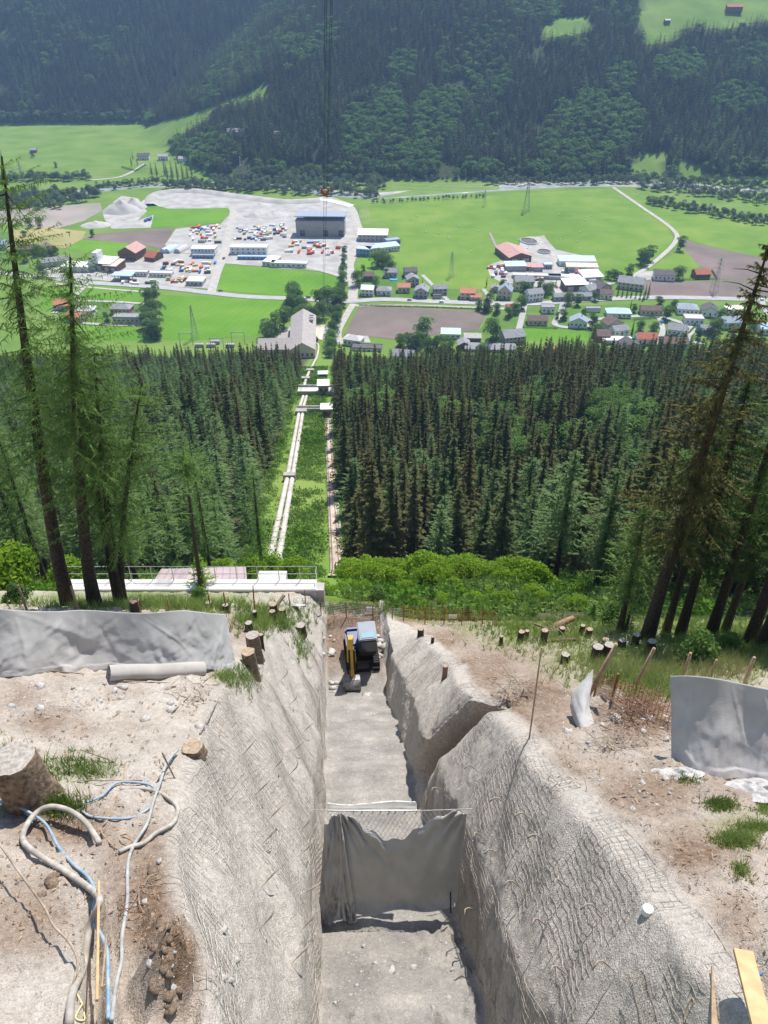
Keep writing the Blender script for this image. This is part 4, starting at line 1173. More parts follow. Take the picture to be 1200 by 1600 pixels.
B(1140, 509, 18, 12, 5, 6, 'g', BG, M_white, 'long blue-grey-roofed house behind the tall spruce tip')
B(955, 513, 15, 11, 5.5, 20, 'G', BR, M_cream, 'brown gabled house at the left end of the lower row')
B(966, 522, 13, 10, 5, 15, 'g', GR, M_white, 'grey-roofed house wedged behind the brown gabled one')
B(940, 530, 10, 12, 5, 0, 'g', BR, M_r_red, 'brick-red walled house beside the dark conifer')
B(963, 536, 23, 9, 3.5, -3, 'f', WH, M_white, 'long white-roofed workshop in the lower row', 'workshop', 'workshop', gates=3)
B(1008, 536, 15, 12, 5.5, -3, 'g', RD, M_white, 'white house with bright red roof and parked cars')
B(1056, 521, 14, 12, 5, -18, 'g', GR, M_white, 'white house with grey roof inside a hedge')
B(1050, 544, 20, 12, 6, -6, 'g', BR, M_bluewall, 'bright blue house with brown roof')
B(981, 549, 18, 13, 5, 12, 'G', DK, M_greywall, 'dark-roofed house nearest the forest edge')
B(1100, 519, 10, 9, 4, 10, 'g', GR, M_bluewall, 'small house with blue wall left of the spruce tip')
B(1196, 519, 14, 12, 5, 0, 'g', BL, M_white, 'teal-roofed house at the right edge')
B(1128, 556, 14, 11, 5, -10, 'g', GR, M_white, 'grey-roofed house low behind the spruce')
B(799, 533, 17, 14, 6, 14, 'g', GR, M_conc2, 'big grey-roofed farmhouse beside the round tree', 'farmhouse', 'farmhouse')
B(704, 526, 15, 10, 4, -4, 's', BL, M_white, 'pale blue lean-to roofed shed beside the ploughed field', 'shed', 'shed', chim=False)
B(738, 532, 13, 8, 3.5, -3, 's', M_conc2, M_timber, 'grey low shed right of the pale blue one', 'shed', 'shed')
B(765, 549, 38, 12, 4, -4, 'g', GR, M_greywall, 'very long grey-roofed stable at the forest edge', 'stable', 'stable', rise=2)
B(724, 545, 9, 10, 5, 0, 'G', GR, M_timber, 'small grey gabled barn between shed and stable', 'barn', 'barn', chim=False)
B(553, 538, 14, 10, 5.5, -20, 'h', M_conc, M_white, 'white villa with pale hipped roof at the bend of the side road')
B(574, 548, 23, 9, 3.5, -6, 'f', DK, M_white, 'long dark flat-roofed building beside the white villa', 'building', 'building')
B(630, 562, 16, 12, 5, -12, 'g', GR, M_cream, 'grey-roofed house half hidden by the forest edge')
B(863, 552, 12, 8, 3, 6, 'g', OR, M_cream, 'orange-roofed house tip at the forest edge below the lawn')
# farm with halls
B(801, 402, 24, 40, 6, 14, 'G', M_r_pink, M_timber, 'large barn with long faded red and grey roof', 'barn', 'barn', rise=4, chim=False, gates=2)
B(804, 421, 20, 12, 5, 3, 's', BL, M_greywall, 'light blue roofed open shed below the big barn', 'shed', 'shed', gates=3)
B(823, 421, 12, 10, 4, 0, 's', M_r_pink, M_timber, 'pale pink roofed shed beside the light blue shed', 'shed', 'shed', gates=2)
B(838, 422, 11, 9, 4, 0, 's', M_r_pink, M_bluewall, 'blue-walled shed with pink roof', 'shed', 'shed', gates=1)
B(838, 434, 46, 9, 3, -5, 'f', M_conc, M_conc2, 'long pale concrete silo row beside the farm lane', 'silo', 'silo', win=False)
B(900, 413, 36, 14, 5, -2, 's', BL, M_white, 'long hall with pale blue-white roof at the field edge', 'hall', 'hall', gates=4)
B(908, 423, 30, 10, 5, -4, 's', M_r_beige, M_white, 'pale beige roofed hall in front of the long hall', 'hall', 'hall', gates=3)
B(922, 435, 19, 17, 4, 8, 's', WH, M_white, 'square white roofed hall at the right of the sawmill yard', 'hall', 'hall', gates=2)
B(888, 436, 38, 8, 3, -6, 'f', WH, M_conc, 'long low white roofed store beside the farm lane', 'store', 'store', gates=4)
B(896, 451, 21, 15, 6, 6, 's', WH, M_timber, 'white roofed sawmill shed with dark open front', 'shed', 'sawmill_shed', gates=2)
B(855, 418, 8, 10, 4, 0, 'f', BL, M_greywall, 'narrow blue-roofed store beside the lane bend', 'store', 'store')
B(919, 459, 12, 12, 5.5, 35, 'g', GR, M_white, 'grey roofed house at an angle below the halls')
B(938, 457, 15, 12, 6, 28, 'G', DK, M_greywall, 'dark gabled farmhouse beside the white hall', 'farmhouse', 'farmhouse')
B(946, 465, 11, 10, 5, -10, 'g', BR, M_white, 'brown roofed house close to the conifer hedge')
B(893, 468, 34, 8, 4, 4, 'g', GR, M_greywall, 'long grey roofed row house beside the main road', 'row house', 'row_house')
B(985, 449, 23, 15, 6, -22, 'g', GR, M_cream, 'broad grey roofed farmhouse behind the conifer hedge', 'farmhouse', 'farmhouse')
B(1036, 436, 19, 12, 5.5, -10, 'g', DK, M_white, 'white farmhouse with dark roof above the ploughed field', 'farmhouse', 'farmhouse')
B(1094, 433, 14, 12, 4.5, 4, 'g', RD, M_timber, 'red roofed cottage inside a square hedge', 'cottage', 'cottage')
# left: workshops and houses
B(88, 414, 26, 11, 5, 22, 'g', GR, M_greywall, 'long grey roofed workshop at the left end of the yard', 'workshop', 'workshop', gates=3)
B(122, 421, 28, 18, 5, -4, 'f', WH, M_white, 'wide white flat roofed showroom', 'showroom', 'showroom', gates=3)
B(169, 419, 17, 18, 7, -14, 's', WH, M_timber, 'white roofed open hall right of the sail-shaped tower', 'hall', 'hall', gates=2)
B(180, 421, 14, 18, 6, -14, 's', M_r_beige, M_timber, 'beige roofed open hall beside the white one', 'hall', 'hall', gates=2)
B(208, 402, 20, 22, 8, -14, 'G', M_r_pink, M_timber, 'tall timber barn with faded red gable roof', 'barn', 'barn', chim=False)
B(241, 405, 12, 16, 4, -22, 'g', RD, M_timber, 'small red roofed timber shed', 'shed', 'shed', chim=False)
B(213, 430, 24, 8, 4, -4, 'f', M_conc, M_white, 'low white shop behind the filling station canopy', 'shop', 'shop')
B(253, 431, 22, 9, 3.5, -4, 'f', M_conc, M_white, 'low white flat roofed office in the yard', 'office', 'office')
B(307, 443, 16, 14, 4, -4, 'f', WH, M_conc, 'small white flat roofed office by the road bend', 'office', 'office')
B(320, 397, 25, 14, 7, -2, 'f', WH, M_white, 'white two storey site office block with window bands', 'office', 'site_office', storeys=2)
B(318, 403, 22, 5, 3, -2, 'f', BG, M_bluewall, 'low dark blue container row below the site office', 'containers', 'container_row')
B(390, 395, 38, 13, 7, -1, 'f', WH, M_white, 'long white two storey container building', 'office', 'container_building', storeys=2)
B(396, 405, 32, 5, 3, -2, 'f', BL, M_bluewall, 'low blue container row below the long white building', 'containers', 'container_row')
B(452, 416, 36, 9, 4, -5, 'f', WH, M_white, 'long wing of the low white site building', 'office', 'site_building')
B(425, 411, 12, 22, 4, -14, 'f', WH, M_white, 'short wing of the low white site building', 'office', 'site_building')
B(583, 374, 32, 18, 7, -3, 's', WH, M_greywall, 'white roofed hall right of the grey power hall', 'hall', 'hall', gates=0)
B(605, 391, 24, 12, 5, 22, 's', BL, M_white, 'bent hall with pale blue roof beside the pasture', 'hall', 'hall')
B(613, 381, 15, 10, 5, 22, 'f', BG, M_bluewall, 'short blue hall behind the bent hall', 'hall', 'hall')
B(569, 398, 14, 12, 7, -14, 'f', BL, M_bluewall, 'blue office cube with yellow panel beside the side road', 'office', 'office')
B(582, 397, 12, 12, 7, 26, 'f', BL, M_yellowwall, 'yellow panelled office cube beside the blue one', 'office', 'office')
B(104, 482, 17, 12, 5, -10, 'g', OR, M_cream, 'orange-red roofed house nearest the curved lane')
B(121, 501, 14, 12, 4.5, -30, 'g', OR, M_cream, 'orange-red roofed house with slanting ridge by the footpath')
B(133, 490, 18, 11, 4.5, 4, 'h', M_conc, M_white, 'white house with pale hipped roof')
B(192, 489, 17, 11, 5.5, -4, 'h', GR, M_r_pink, 'reddish walled house with grey hipped roof')
B(204, 503, 26, 10, 5.5, -3, 'f', GR, M_greywall, 'wide blue-grey flat roofed house beside the tall poplars')
B(45, 396, 15, 12, 6, 10, 'g', BR, M_timber, 'brown roofed house among trees at the yellow field')
B(71, 396, 15, 12, 6, -15, 'G', BR, M_timber, 'brown gabled house right of its twin at the yellow field')
B(4, 388, 14, 12, 6, 0, 'g', BG, M_white, 'white house with blue-grey roof at the left edge')
B(225, 249, 18, 12, 6, 5, 'g', DK, M_white, 'dark roofed farmhouse inside the walled garden far left', 'farmhouse', 'farmhouse')
for px, py, rt, lb in ((256, 250, 5, 'pale house half hidden behind the roadside spruces'), (288, 254, -8, 'pale house between two groups of spruces'), (304, 258, 10, 'pale house at the right end of the spruces')):
    B(px, py, 15, 11, 6, rt, 'g', M_conc2, M_white, lb)
def on_hill(px, py, *a, **k):
    p = tg(px, py, 700); return B(0, 0, *a, loc=p, **k)
on_hill(370, 214, 26, 16, 8, 6, 'g', GR, M_white, 'large grey roofed lodge in the spur forest', 'lodge', 'lodge')
on_hill(432, 214, 14, 10, 5, -8, 'g', M_conc2, M_white, 'small pale house right of the lodge in the forest')
on_hill(1146, 18, 26, 14, 7, -8, 'g', RD, M_timber, 'dark timber alpine barn with red roof on the high meadow', 'barn', 'barn')
on_hill(1042, 36, 9, 7, 4, 5, 'g', M_conc, M_timber, 'tiny hay hut on the high meadow', 'hut', 'hay_hut', win=False, chim=False)
B(53, 238, 10, 9, 4, 10, 'g', GR, M_timber, 'tiny hay hut alone on the far left meadow', 'hut', 'hay_hut', win=False, chim=False)
# sail shaped tower
p = G(150, 419)
t = thing('sail_tower', 'white sail-shaped tower with slanting roof beside the showroom', 'tower', p, math.radians(-10))
mb = MB(); mb.add([(-9, -6, 0), (7, -6, 0), (7, 6, 0), (-9, 6, 0), (2, -6, 17), (7, -6, 17), (7, 6, 17), (2, 6, 17)], [(0, 3, 2, 1), (4, 5, 6, 7), (0, 1, 5, 4), (1, 2, 6, 5), (2, 3, 7, 6), (3, 0, 4, 7)])
link('wall', mb.mesh('wall', M_white), t)
for k in range(4):
    sub('window_band', WINM, t, (3.6 + 0.25 * k - 0.8, -6.03, 3 + 3.4 * k), (5.0 - 0.8 * k, 0.14, 0.9))
# filling station canopy
p = G(194, 437)
t = thing('filling_station_canopy', 'pale blue flat canopy on columns by the main road', 'canopy', p, math.radians(-4))
link('roof', MB().box((0, 0, 5.4), (20, 12, 0.9)).mesh('roof', BL), t)
for sx in (-7, 7):
    for sy in (-4, 4): sub('column', CHIM, t, (sx, sy, 2.5), (0.6, 0.6, 5))
sub('kiosk', GATEM, t, (0, 3.5, 1.7), (9, 4, 3.4))
# big power hall
p = G(502, 366)
t = thing('power_hall', 'huge grey concrete power station hall on the gravel site', 'power hall', p, math.radians(-2))
link('wall', MB().box((0, 0, 8), (54, 18, 16)).box((4, 8, 18), (46, 14, 5)).mesh('wall', M_conc2), t)
link('roof', MB().box((0, 4, 21), (56, 24, 0.8)).box((0, -2, 16.3), (55, 15, 0.6)).mesh('roof', BG), t)
for k in range(9): sub('window', WINM, t, (-14 + 4.6 * k, 0.9, 18.6), (3.8, 0.3, 2.6))
for k, x in enumerate((-20, 6, 23)): sub('roller_door', WINM, t, (x, -9.1, 3.4), (5.5, 0.3, 6.8))
sub('cornice', GATEM, t, (0, -9.1, 11), (54.4, 0.5, 0.5))
# powerhouse
p = G(474, 562)
t = thing('power_house', 'long cream powerhouse with two grey-beige gabled wings at the slope foot', 'powerhouse', p, math.radians(4))
PR = mat('warm_grey_tile_roof', (0.40, 0.36, 0.33), (0.33, 0.295, 0.27), 0.4, 0.85)
def gable_block(parent, cx, cy, w, d, h, rise, along, wm, rm):
    W, D = w / 2, d / 2
    mb = MB()
    if along == 'y':
        vs = [(-W, -D, 0), (W, -D, 0), (W, D, 0), (-W, D, 0), (-W, -D, h), (W, -D, h), (W, D, h), (-W, D, h), (0, -D, h + rise), (0, D, h + rise)]
        fs = [(0, 3, 2, 1), (0, 1, 5, 8, 4), (2, 3, 7, 9, 6), (1, 2, 6, 5), (3, 0, 4, 7)]
        rv = [(-W - .6, -D - .6, h - .2), (0, -D - .6, h + rise + .25), (W + .6, -D - .6, h - .2), (W + .6, D + .6, h - .2), (0, D + .6, h + rise + .25), (-W - .6, D + .6, h - .2)]
    else:
        vs = [(-W, -D, 0), (W, -D, 0), (W, D, 0), (-W, D, 0), (-W, -D, h), (W, -D, h), (W, D, h), (-W, D, h), (-W, 0, h + rise), (W, 0, h + rise)]
        fs = [(0, 3, 2, 1), (0, 1, 5, 4), (2, 3, 7, 6), (1, 2, 6, 9, 5), (3, 0, 4, 8, 7)]
        rv = [(-W - .6, -D - .6, h - .2), (-W - .6, 0, h + rise + .25), (-W - .6, D + .6, h - .2), (W + .6, D + .6, h - .2), (W + .6, 0, h + rise + .25), (W + .6, -D - .6, h - .2)]
    o = np.array([cx, cy, 0])
    link('wall', mb.add(np.array(vs) + o, fs).mesh('wall', wm), parent)
    rv = np.array(rv) + o; lo = rv - [0, 0, 0.35]
    r = MB().add(np.vstack([rv, lo]), [(0, 1, 4, 5), (1, 2, 3, 4), (6, 11, 10, 7), (7, 10, 9, 8), (0, 5, 11, 6), (2, 8, 9, 3), (0, 6, 7, 1), (1, 7, 8, 2), (5, 4, 10, 11), (4, 3, 9, 10)])
    return link('roof', r.mesh('roof', rm), parent)
rf = gable_block(t, 0, 28, 19, 70, 11, 5.5, 'y', M_cream, PR)
for k in range(3): sub('dormer', CHIM, rf, (6.5, 44 + 5 * k, 14.4), (3, 2.6, 1.8))
gable_block(t, -21, 8, 24, 20, 10, 4.5, 'x', M_cream, PR)
for s in range(2):
    for k in range(8): sub('window', WINM, t, (-31.5 + 2.7 * k, -2.05, 3.2 + 3.8 * s), (1.2, 0.15, 2.2))
    for k in range(5): sub('window', WINM, t, (-7 + 3.5 * k, -7.05, 3.2 + 3.8 * s), (1.3, 0.15, 2.2))
sub('door', DOORM, t, (-20, -2.08, 1.4), (2.4, 0.15, 2.8))
# arched tents
for k, px in enumerate((262, 268, 284)):
    p = G(px, 392)
    an = np.linspace(0, math.pi, 9)
    prof = [(4.2 * math.cos(q), 4.6 * math.sin(q)) for q in an]
    vs = [(x, y, z) for y in (-9, 9) for x, z in prof]
    fs = [(i, i + 1, 9 + i + 1, 9 + i) for i in range(8)] + [tuple(range(9)), tuple(range(9, 18))[::-1]]
    o = link('storage_tent', MB().add(vs, fs).mesh('storage_tent', BL if k < 2 else M_conc, False), None, p, math.radians(-20))
    tag(o, ('left pale blue arched storage tent of the adjoining pair', 'right pale blue arched storage tent of the adjoining pair', 'grey arched storage tent right of the blue pair')[k], 'tent')
# manure basins of the farm
def basin(px, py, rx, ry, label):
    p = G(px, py); mb = MB()
    n = 28; an = np.arange(n) * 2 * math.pi / n
    ro = [(rx * math.cos(a), ry * math.sin(a)) for a in an]; ri = [(rx * .93 * math.cos(a), ry * .93 * math.sin(a)) for a in an]
    vs = [(x, y, 0) for x, y in ro] + [(x, y, 1.4) for x, y in ro] + [(x, y, 1.4) for x, y in ri] + [(x, y, 0.5) for x, y in ri]
    fs = []
    for a in range(3):
        for i in range(n): fs.append((a * n + i, a * n + (i + 1) % n, (a + 1) * n + (i + 1) % n, (a + 1) * n + i))
    t = thing('slurry_basin', label, 'basin', p, 0.3)
    link('rim', mb.add(vs, fs).mesh('rim', M_conc), t)
    link('slurry', MB().add([(x, y, 0.7) for x, y in ri], [tuple(range(n))]).mesh('slurry', M_r_dark), t)
basin(826, 378, 9, 13, 'oval dark slurry basin inside the looping farm track')
basin(850, 394, 7, 8, 'smaller slurry basin right of the oval one')
# tennis court and pool
sheet('sports_court', [(484, 528), (486, 514), (506, 512), (504, 532)], M_r_beige, 0.42)
t = tag(link('garden_pool', MB().prism([(4 * math.cos(a), 4 * math.sin(a)) for a in np.arange(20) * math.pi / 10], 0.0, 0.8).mesh('garden_pool', mat('pool_water', (0.10, 0.40, 0.55), (0.12, 0.45, 0.6), 0.3, 0.1)), None, G(615, 437)), 'round blue garden pool behind the grey house', 'pool')
# gravel heaps
def heap(px, py, r, h, label, seed):
    an = np.linspace(0, 2 * math.pi, 40, endpoint=False); rs = np.linspace(0, 1, 12)
    A, R_ = np.meshgrid(an, rs)
    x = np.cos(A) * R_ * r; y = np.sin(A) * R_ * r * 0.8
    z = h * (1 - R_) ** 0.8 * (0.7 + 0.6 * fbm(x, y, 0.12, 4, seed)) * (R_ < 1) - 0.2 + 1.2 * (fbm(x, y, 0.4, 3, seed) - 0.5) * (R_ < 1)
    V = np.stack([x, y, z], -1).reshape(-1, 3)
    F = [(i * 40 + j, i * 40 + (j + 1) % 40, (i + 1) * 40 + (j + 1) % 40, (i + 1) * 40 + j) for i in range(11) for j in range(40)]
    o = link('gravel_heap', fastmesh('gravel_heap', V, F, M_stone, True), None, G(px, py))
    tag(o, label, 'heap')
heap(190, 330, 24, 13, 'large pale gravel mound left of the green strip', 1)
heap(208, 324, 18, 11, 'second pale gravel mound touching the large one', 2)
heap(395, 338, 12, 5, 'grey rubble heap left on the gravel plain', 3)
heap(425, 337, 22, 6, 'wide dark grey rubble heap before the power hall', 4)
heap(405, 322, 16, 4, 'low rubble heap at the upper gravel plain', 5)
heap(150, 352, 18, 5, 'dark overgrown soil heap left of the gravel mound', 6)
heap(545, 380, 12, 3, 'small rubble heap beside the side road', 7)
# embankment of the gravel plain
mb = MB()
pts = np.array([G(x, y) for x, y in ((235, 322), (245, 304), (300, 299), (360, 306), (440, 316), (500, 314))])
C = spline(pts, 60)
t_ = np.gradient(C, axis=0); t_ /= np.linalg.norm(t_, axis=1)[:, None]; nr = np.stack([t_[:, 1], -t_[:, 0]], 1)
sec = [(-9, 0.0), (-4, 2.6), (4, 2.6), (9, 0.0)]
V = np.array([[(C[i, 0] + nr[i, 0] * a, C[i, 1] + nr[i, 1] * a, z + 0.3) for a, z in sec] for i in range(60)])
struct('gravel_embankment', fastmesh('gravel_embankment', V.reshape(-1, 3), gridfaces(60, 4), M_yard))

# yard clutter: containers, stacks, vans
COLS = {'white': M_r_white, 'blue': mat('blue_container', (0.07, 0.20, 0.50), (0.06, 0.16, 0.42), 0.5, 0.6), 'red': mat('red_container', (0.55, 0.10, 0.06), (0.45, 0.08, 0.05), 0.5, 0.6),
        'orange': M_orange, 'grey': M_greywall, 'dark': M_r_dark, 'yellow': M_yellowwall}
def container_mesh(c):
    mb = MB(); mb.box((0, 0, 1.3), (6, 2.4, 2.5))
    for k in range(9):
        for s in (-1, 1): mb.box((-2.7 + 0.675 * k, s * 1.22, 1.3), (0.3, 0.06, 2.2))
    for s in (-1, 1): mb.box((0, s * 1.14, 2.6), (6.05, 0.14, 0.12))
    return mb.mesh('container', c)
CM = {k: container_mesh(v) for k, v in COLS.items()}
ZONES = [([(366, 356), (420, 352), (448, 352), (448, 372), (420, 376), (366, 378)], 42), ([(290, 358), (345, 352), (345, 380), (300, 380)], 30), ([(455, 378), (530, 380), (530, 400), (440, 396)], 26),
         ([(250, 410), (340, 410), (330, 432), (250, 424)], 26), ([(262, 436), (300, 436), (296, 446), (262, 444)], 10), ([(764, 418), (790, 416), (792, 434), (768, 434)], 12), ([(866, 424), (930, 430), (925, 448), (880, 448)], 10), ([(800, 428), (850, 428), (850, 444), (800, 440)], 10), ([(185, 440), (240, 440), (240, 446), (190, 446)], 6)]
zl = ['crowded yard beside the power hall', 'yard above the white site office', 'yard below the power hall', 'yard behind the main road', 'yard by the road bend', 'farm yard', 'sawmill yard', 'silo yard', 'filling station yard']
keys = ['white', 'white', 'grey', 'blue', 'red', 'orange', 'dark', 'yellow', 'white', 'white']
for (poly, n), zn in zip(ZONES, zl):
    xs = [q[0] for q in poly]; ys = [q[1] for q in poly]
    k = 0; n = int(n * 1.35)
    while k < n:
        px, py = random.uniform(min(xs), max(xs)), random.uniform(min(ys), max(ys))
        if not bool(inpoly(np.array([px]), np.array([py]), poly)[0]): continue
        c = random.choice(keys)
        o = link('container', CM[c], None, G(px, py) + [0, 0, 0.3], random.choice([0.05, 1.6, 0.2, -0.1, 1.5]))
        o.scale = (random.uniform(0.5, 1.3), random.uniform(0.7, 1.2), random.uniform(0.5, 1.1))
        tag(o, c + ' container or stacked material in the ' + zn, 'container', c + ' containers in the ' + zn)
        k += 1
# cars
def car_meshes(paint):
    b = MB()
    prof = [(-2.1, 0.35), (2.1, 0.35), (2.15, 0.75), (1.2, 0.92), (0.55, 1.42), (-1.2, 1.45), (-1.9, 0.98), (-2.15, 0.85)]
    n = len(prof)
    vs = [(x, -0.86, z) for x, z in prof] + [(x, 0.86, z) for x, z in prof]
    b.add(vs, [tuple(range(n)), tuple(range(n, 2 * n))[::-1]] + [(i, n + i, n + (i + 1) % n, (i + 1) % n) for i in range(n)])
    return b.mesh('car_body', paint)
g = MB()
for s in (-1, 1): g.add([(-1.5, s * 0.875, 0.98), (0.85, s * 0.875, 0.98), (0.5, s * 0.875, 1.36), (-1.15, s * 0.875, 1.38)], [(0, 1, 2, 3)])
g.add([(1.16, -0.75, 0.96), (1.16, 0.75, 0.96), (0.60, 0.7, 1.40), (0.60, -0.7, 1.40)], [(0, 1, 2, 3)]).add([(-1.86, -0.75, 1.02), (-1.86, 0.75, 1.02), (-1.26, 0.7, 1.44), (-1.26, -0.7, 1.44)], [(0, 1, 2, 3)])
g.box((0.90, 0, 1.17), (0.02, 1.5, 0.02))
CARG = g.mesh('car_glass', M_glass)
w = MB(); an = np.arange(12) * math.pi / 6
w.add([(0.32 * math.cos(a), y, 0.32 * math.sin(a)) for y in (-0.1, 0.1) for a in an], [tuple(range(12)), tuple(range(12, 24))[::-1]] + [(i, 12 + i, 12 + (i + 1) % 12, (i + 1) % 12) for i in range(12)])
CARW = w.mesh('wheel', M_black)
CARB = {k: car_meshes(v) for k, v in (('white', M_r_white), ('dark', M_r_dark), ('red', COLS['red']), ('silver', M_greywall), ('blue', COLS['blue']))}
def car(px, py, rz, c, label):
    t = thing('car', label, 'car', G(px, py) + [0, 0, 0.6], rz)
    link('body', CARB[c], t); link('windows', CARG, t)
    for x in (-1.3, 1.3):
        for y in (-0.82, 0.82): link('wheel', CARW, t, (x, y, 0.32))
for a in [(345, 456, 0.0, 'dark', 'dark car on the main road near the left junction'), (350, 405, 1.3, 'dark', 'dark car driving up the left side road'), (482, 466, 0, 'dark', 'dark car on the main road beside the park trees'),
          (640, 470, 0, 'silver', 'silver car on the main road above the ploughed field'), (690, 473, 0, 'white', 'white car on the main road right of the ploughed field corner'), (760, 472, 0, 'dark', 'dark car on the main road below the orange house'),
          (1004, 541, 0.3, 'white', 'white car parked before the red-roofed house'), (1013, 541, 0.3, 'silver', 'silver car parked right of the white one'), (950, 540, 0.1, 'dark', 'dark car beside the white workshop'),
          (1035, 505, 0.4, 'blue', 'blue car parked on the village lane'), (870, 450, 1.4, 'red', 'red car on the farm lane'), (430, 553, 0.2, 'red', 'red car parked beside the powerhouse'), (423, 549, 0.3, 'white', 'white car parked beside the powerhouse'),
          (275, 442, 0.1, 'red', 'red car in the yard left of the small office'), (140, 431, 0.1, 'white', 'white car before the showroom'), (110, 429, 0.1, 'dark', 'dark car before the showroom'), (230, 443, 0.1, 'dark', 'dark car right of the filling station'),
          (560, 545, 0.4, 'white', 'white car parked at the villa'), (1190, 470, 0, 'white', 'white car on the main road at the right edge')]:
    car(*a)
# red railway car beside the powerhouse, blue truck, tractor
t = thing('rail_car', 'dark red railcar beside the sports court', 'rail car', G(491, 531) + [0, 0, 0.5], math.radians(112))
link('body', MB().box((0, 0, 2.1), (14, 2.8, 2.6)).box((0, 0, 3.6), (13.6, 2.4, 0.5), taper=0.9).mesh('body', M_r_brown), t)
for k in range(6):
    for s in (-1, 1): sub('window', WINM, t, (-5.5 + 2.2 * k, s * 1.41, 2.5), (1.4, 0.08, 0.9))
for x in (-5, -3.4, 3.4, 5):
    for y in (-1.1, 1.1): link('wheel', CARW, t, (x, y, 0.4))
for k, (px, py) in enumerate(((229, 346), (235, 344))):
    t = thing('tipper_truck', ('left', 'right')[k] + ' blue tipper truck beside the gravel mound', 'truck', G(px, py) + [0, 0, 0.3], 1.3 + k * 0.2)
    link('cab', MB().box((3.2, 0, 1.9), (1.8, 2.4, 2.2)).mesh('cab', COLS['blue']), t)
    link('tipper', MB().box((-0.8, 0, 1.8), (5.4, 2.5, 1.6), taper=1.08).mesh('tipper', COLS['blue']), t)
    link('windscreen', MB().box((4.12, 0, 2.3), (0.05, 2.1, 0.9)).mesh('windscreen', M_glass), t)
    for x in (-2.6, -1.2, 3.0):
        for y in (-1.1, 1.1):
            o = link('wheel', CARW, t, (x, y, 0.5)); o.scale = (1.6, 1.6, 1.6)
t = thing('tractor', 'dark tractor with red implement at the corner of the ploughed field', 'tractor', G(637, 524) + [0, 0, 0.2], 0.3)
link('body', MB().box((0.9, 0, 1.3), (2.2, 0.9, 0.9)).box((-0.8, 0, 1.9), (1.5, 1.4, 1.7), taper=0.9).mesh('body', M_r_dark), t)
link('implement', MB().box((-3.2, 0, 1.0), (1.6, 3.2, 1.0)).box((-2.1, 0, 0.9), (1.2, 0.3, 0.3)).mesh('implement', M_r_red), t)
for x, y, s in ((1.5, -0.8, 1.5), (1.5, 0.8, 1.5), (-0.9, -0.95, 2.6), (-0.9, 0.95, 2.6)):
    o = link('wheel', CARW, t, (x, y, 0.32 * s)); o.scale = (s, 1.6, s)
# substation below the meadow
p = G(300, 541)
for k, x in enumerate((312, 330, 360, 337)):
    q = G(x, 543 if k < 3 else 538)
    t = thing('transformer', ('leftmost transformer of the front row in the substation', 'middle transformer of the front row in the substation', 'right transformer of the front row in the substation', 'rear transformer in the substation')[k], 'transformer', q)
    link('tank', MB().box((0, 0, 1.8), (5, 3, 3)).mesh('tank', M_greywall), t)
    for s in (-1, 1): link('radiator', MB().box((s * 3, 0, 1.7), (0.8, 2.6, 2.6)).mesh('radiator', M_conc2), t)
    for s in (-1, 0, 1): link('bushing', MB().tube(np.array([(s * 1.4, 0, 3.2), (s * 1.5, 0, 5)]), [0.25, 0.12], 6).mesh('bushing', M_stake), t)
sheet('substation_path', [(285, 538), (420, 540), (420, 544), (285, 542)], M_conc, 0.3)
sheet('substation_path', [(285, 546), (420, 549), (420, 552), (285, 549)], M_conc, 0.3)
def gantry(px, py, label):
    t = thing('substation_gantry', label, 'gantry', G(px, py))
    for s in (-5, 5): link('post', MB().tube(np.array([(s, 0, 0), (s, 0, 11)]), [0.3, 0.15], 5).mesh('post', M_lattice), t)
    link('beam', MB().box((0, 0, 10), (11, 0.4, 0.5)).mesh('beam', M_lattice), t)
for a in ((292, 540, 'left steel gantry of the substation'), (373, 538, 'right steel gantry of the substation'), (340, 548, 'front steel gantry of the substation')): gantry(*a)

# ------------------------------------------------------------------ pylons and lines
def lattice(h, w, arms):
    mb = MB()
    lev = np.linspace(0, 1, 9)
    def corner(f, sx, sy):
        q = w / 2 * (1 - f) ** 1.1 + 0.35
        return np.array([sx * q, sy * q, f * h])
    for sx, sy in ((-1, -1), (1, -1), (1, 1), (-1, 1)):
        mb.tube(np.array([corner(f, sx, sy) for f in lev]), 0.16, 4, False)
    for i in range(8):
        for (a, b_) in (((-1, -1), (1, -1)), ((1, -1), (1, 1)), ((1, 1), (-1, 1)), ((-1, 1), (-1, -1))):
            mb.tube(np.array([corner(lev[i], *a), corner(lev[i + 1], *b_)]), 0.09, 3, False)
            mb.tube(np.array([corner(lev[i], *b_), corner(lev[i + 1], *a)]), 0.09, 3, False)
    tower = mb.mesh('tower', M_lattice)
    am = []
    for z, L in arms:
        q = MB()
        for s in (-1, 1):
            q.tube(np.array([(0, -0.6, z), (s * L, 0, z)]), 0.11, 4, False).tube(np.array([(0, 0.6, z), (s * L, 0, z)]), 0.11, 4, False).tube(np.array([(0, 0, z + 1.8), (s * L, 0, z)]), 0.10, 4, False)
        am.append(q.mesh('cross_arm', M_lattice))
    return tower, am
ARMS = [(0.70, 7.5), (0.82, 6.0), (0.93, 4.0)]
PYL = lattice(38, 6.5, [(38 * f, L) for f, L in ARMS])
INS = MB().tube(np.array([(0, 0, 0), (0, 0, -2.2)]), 0.16, 6).mesh('insulator', M_stake)
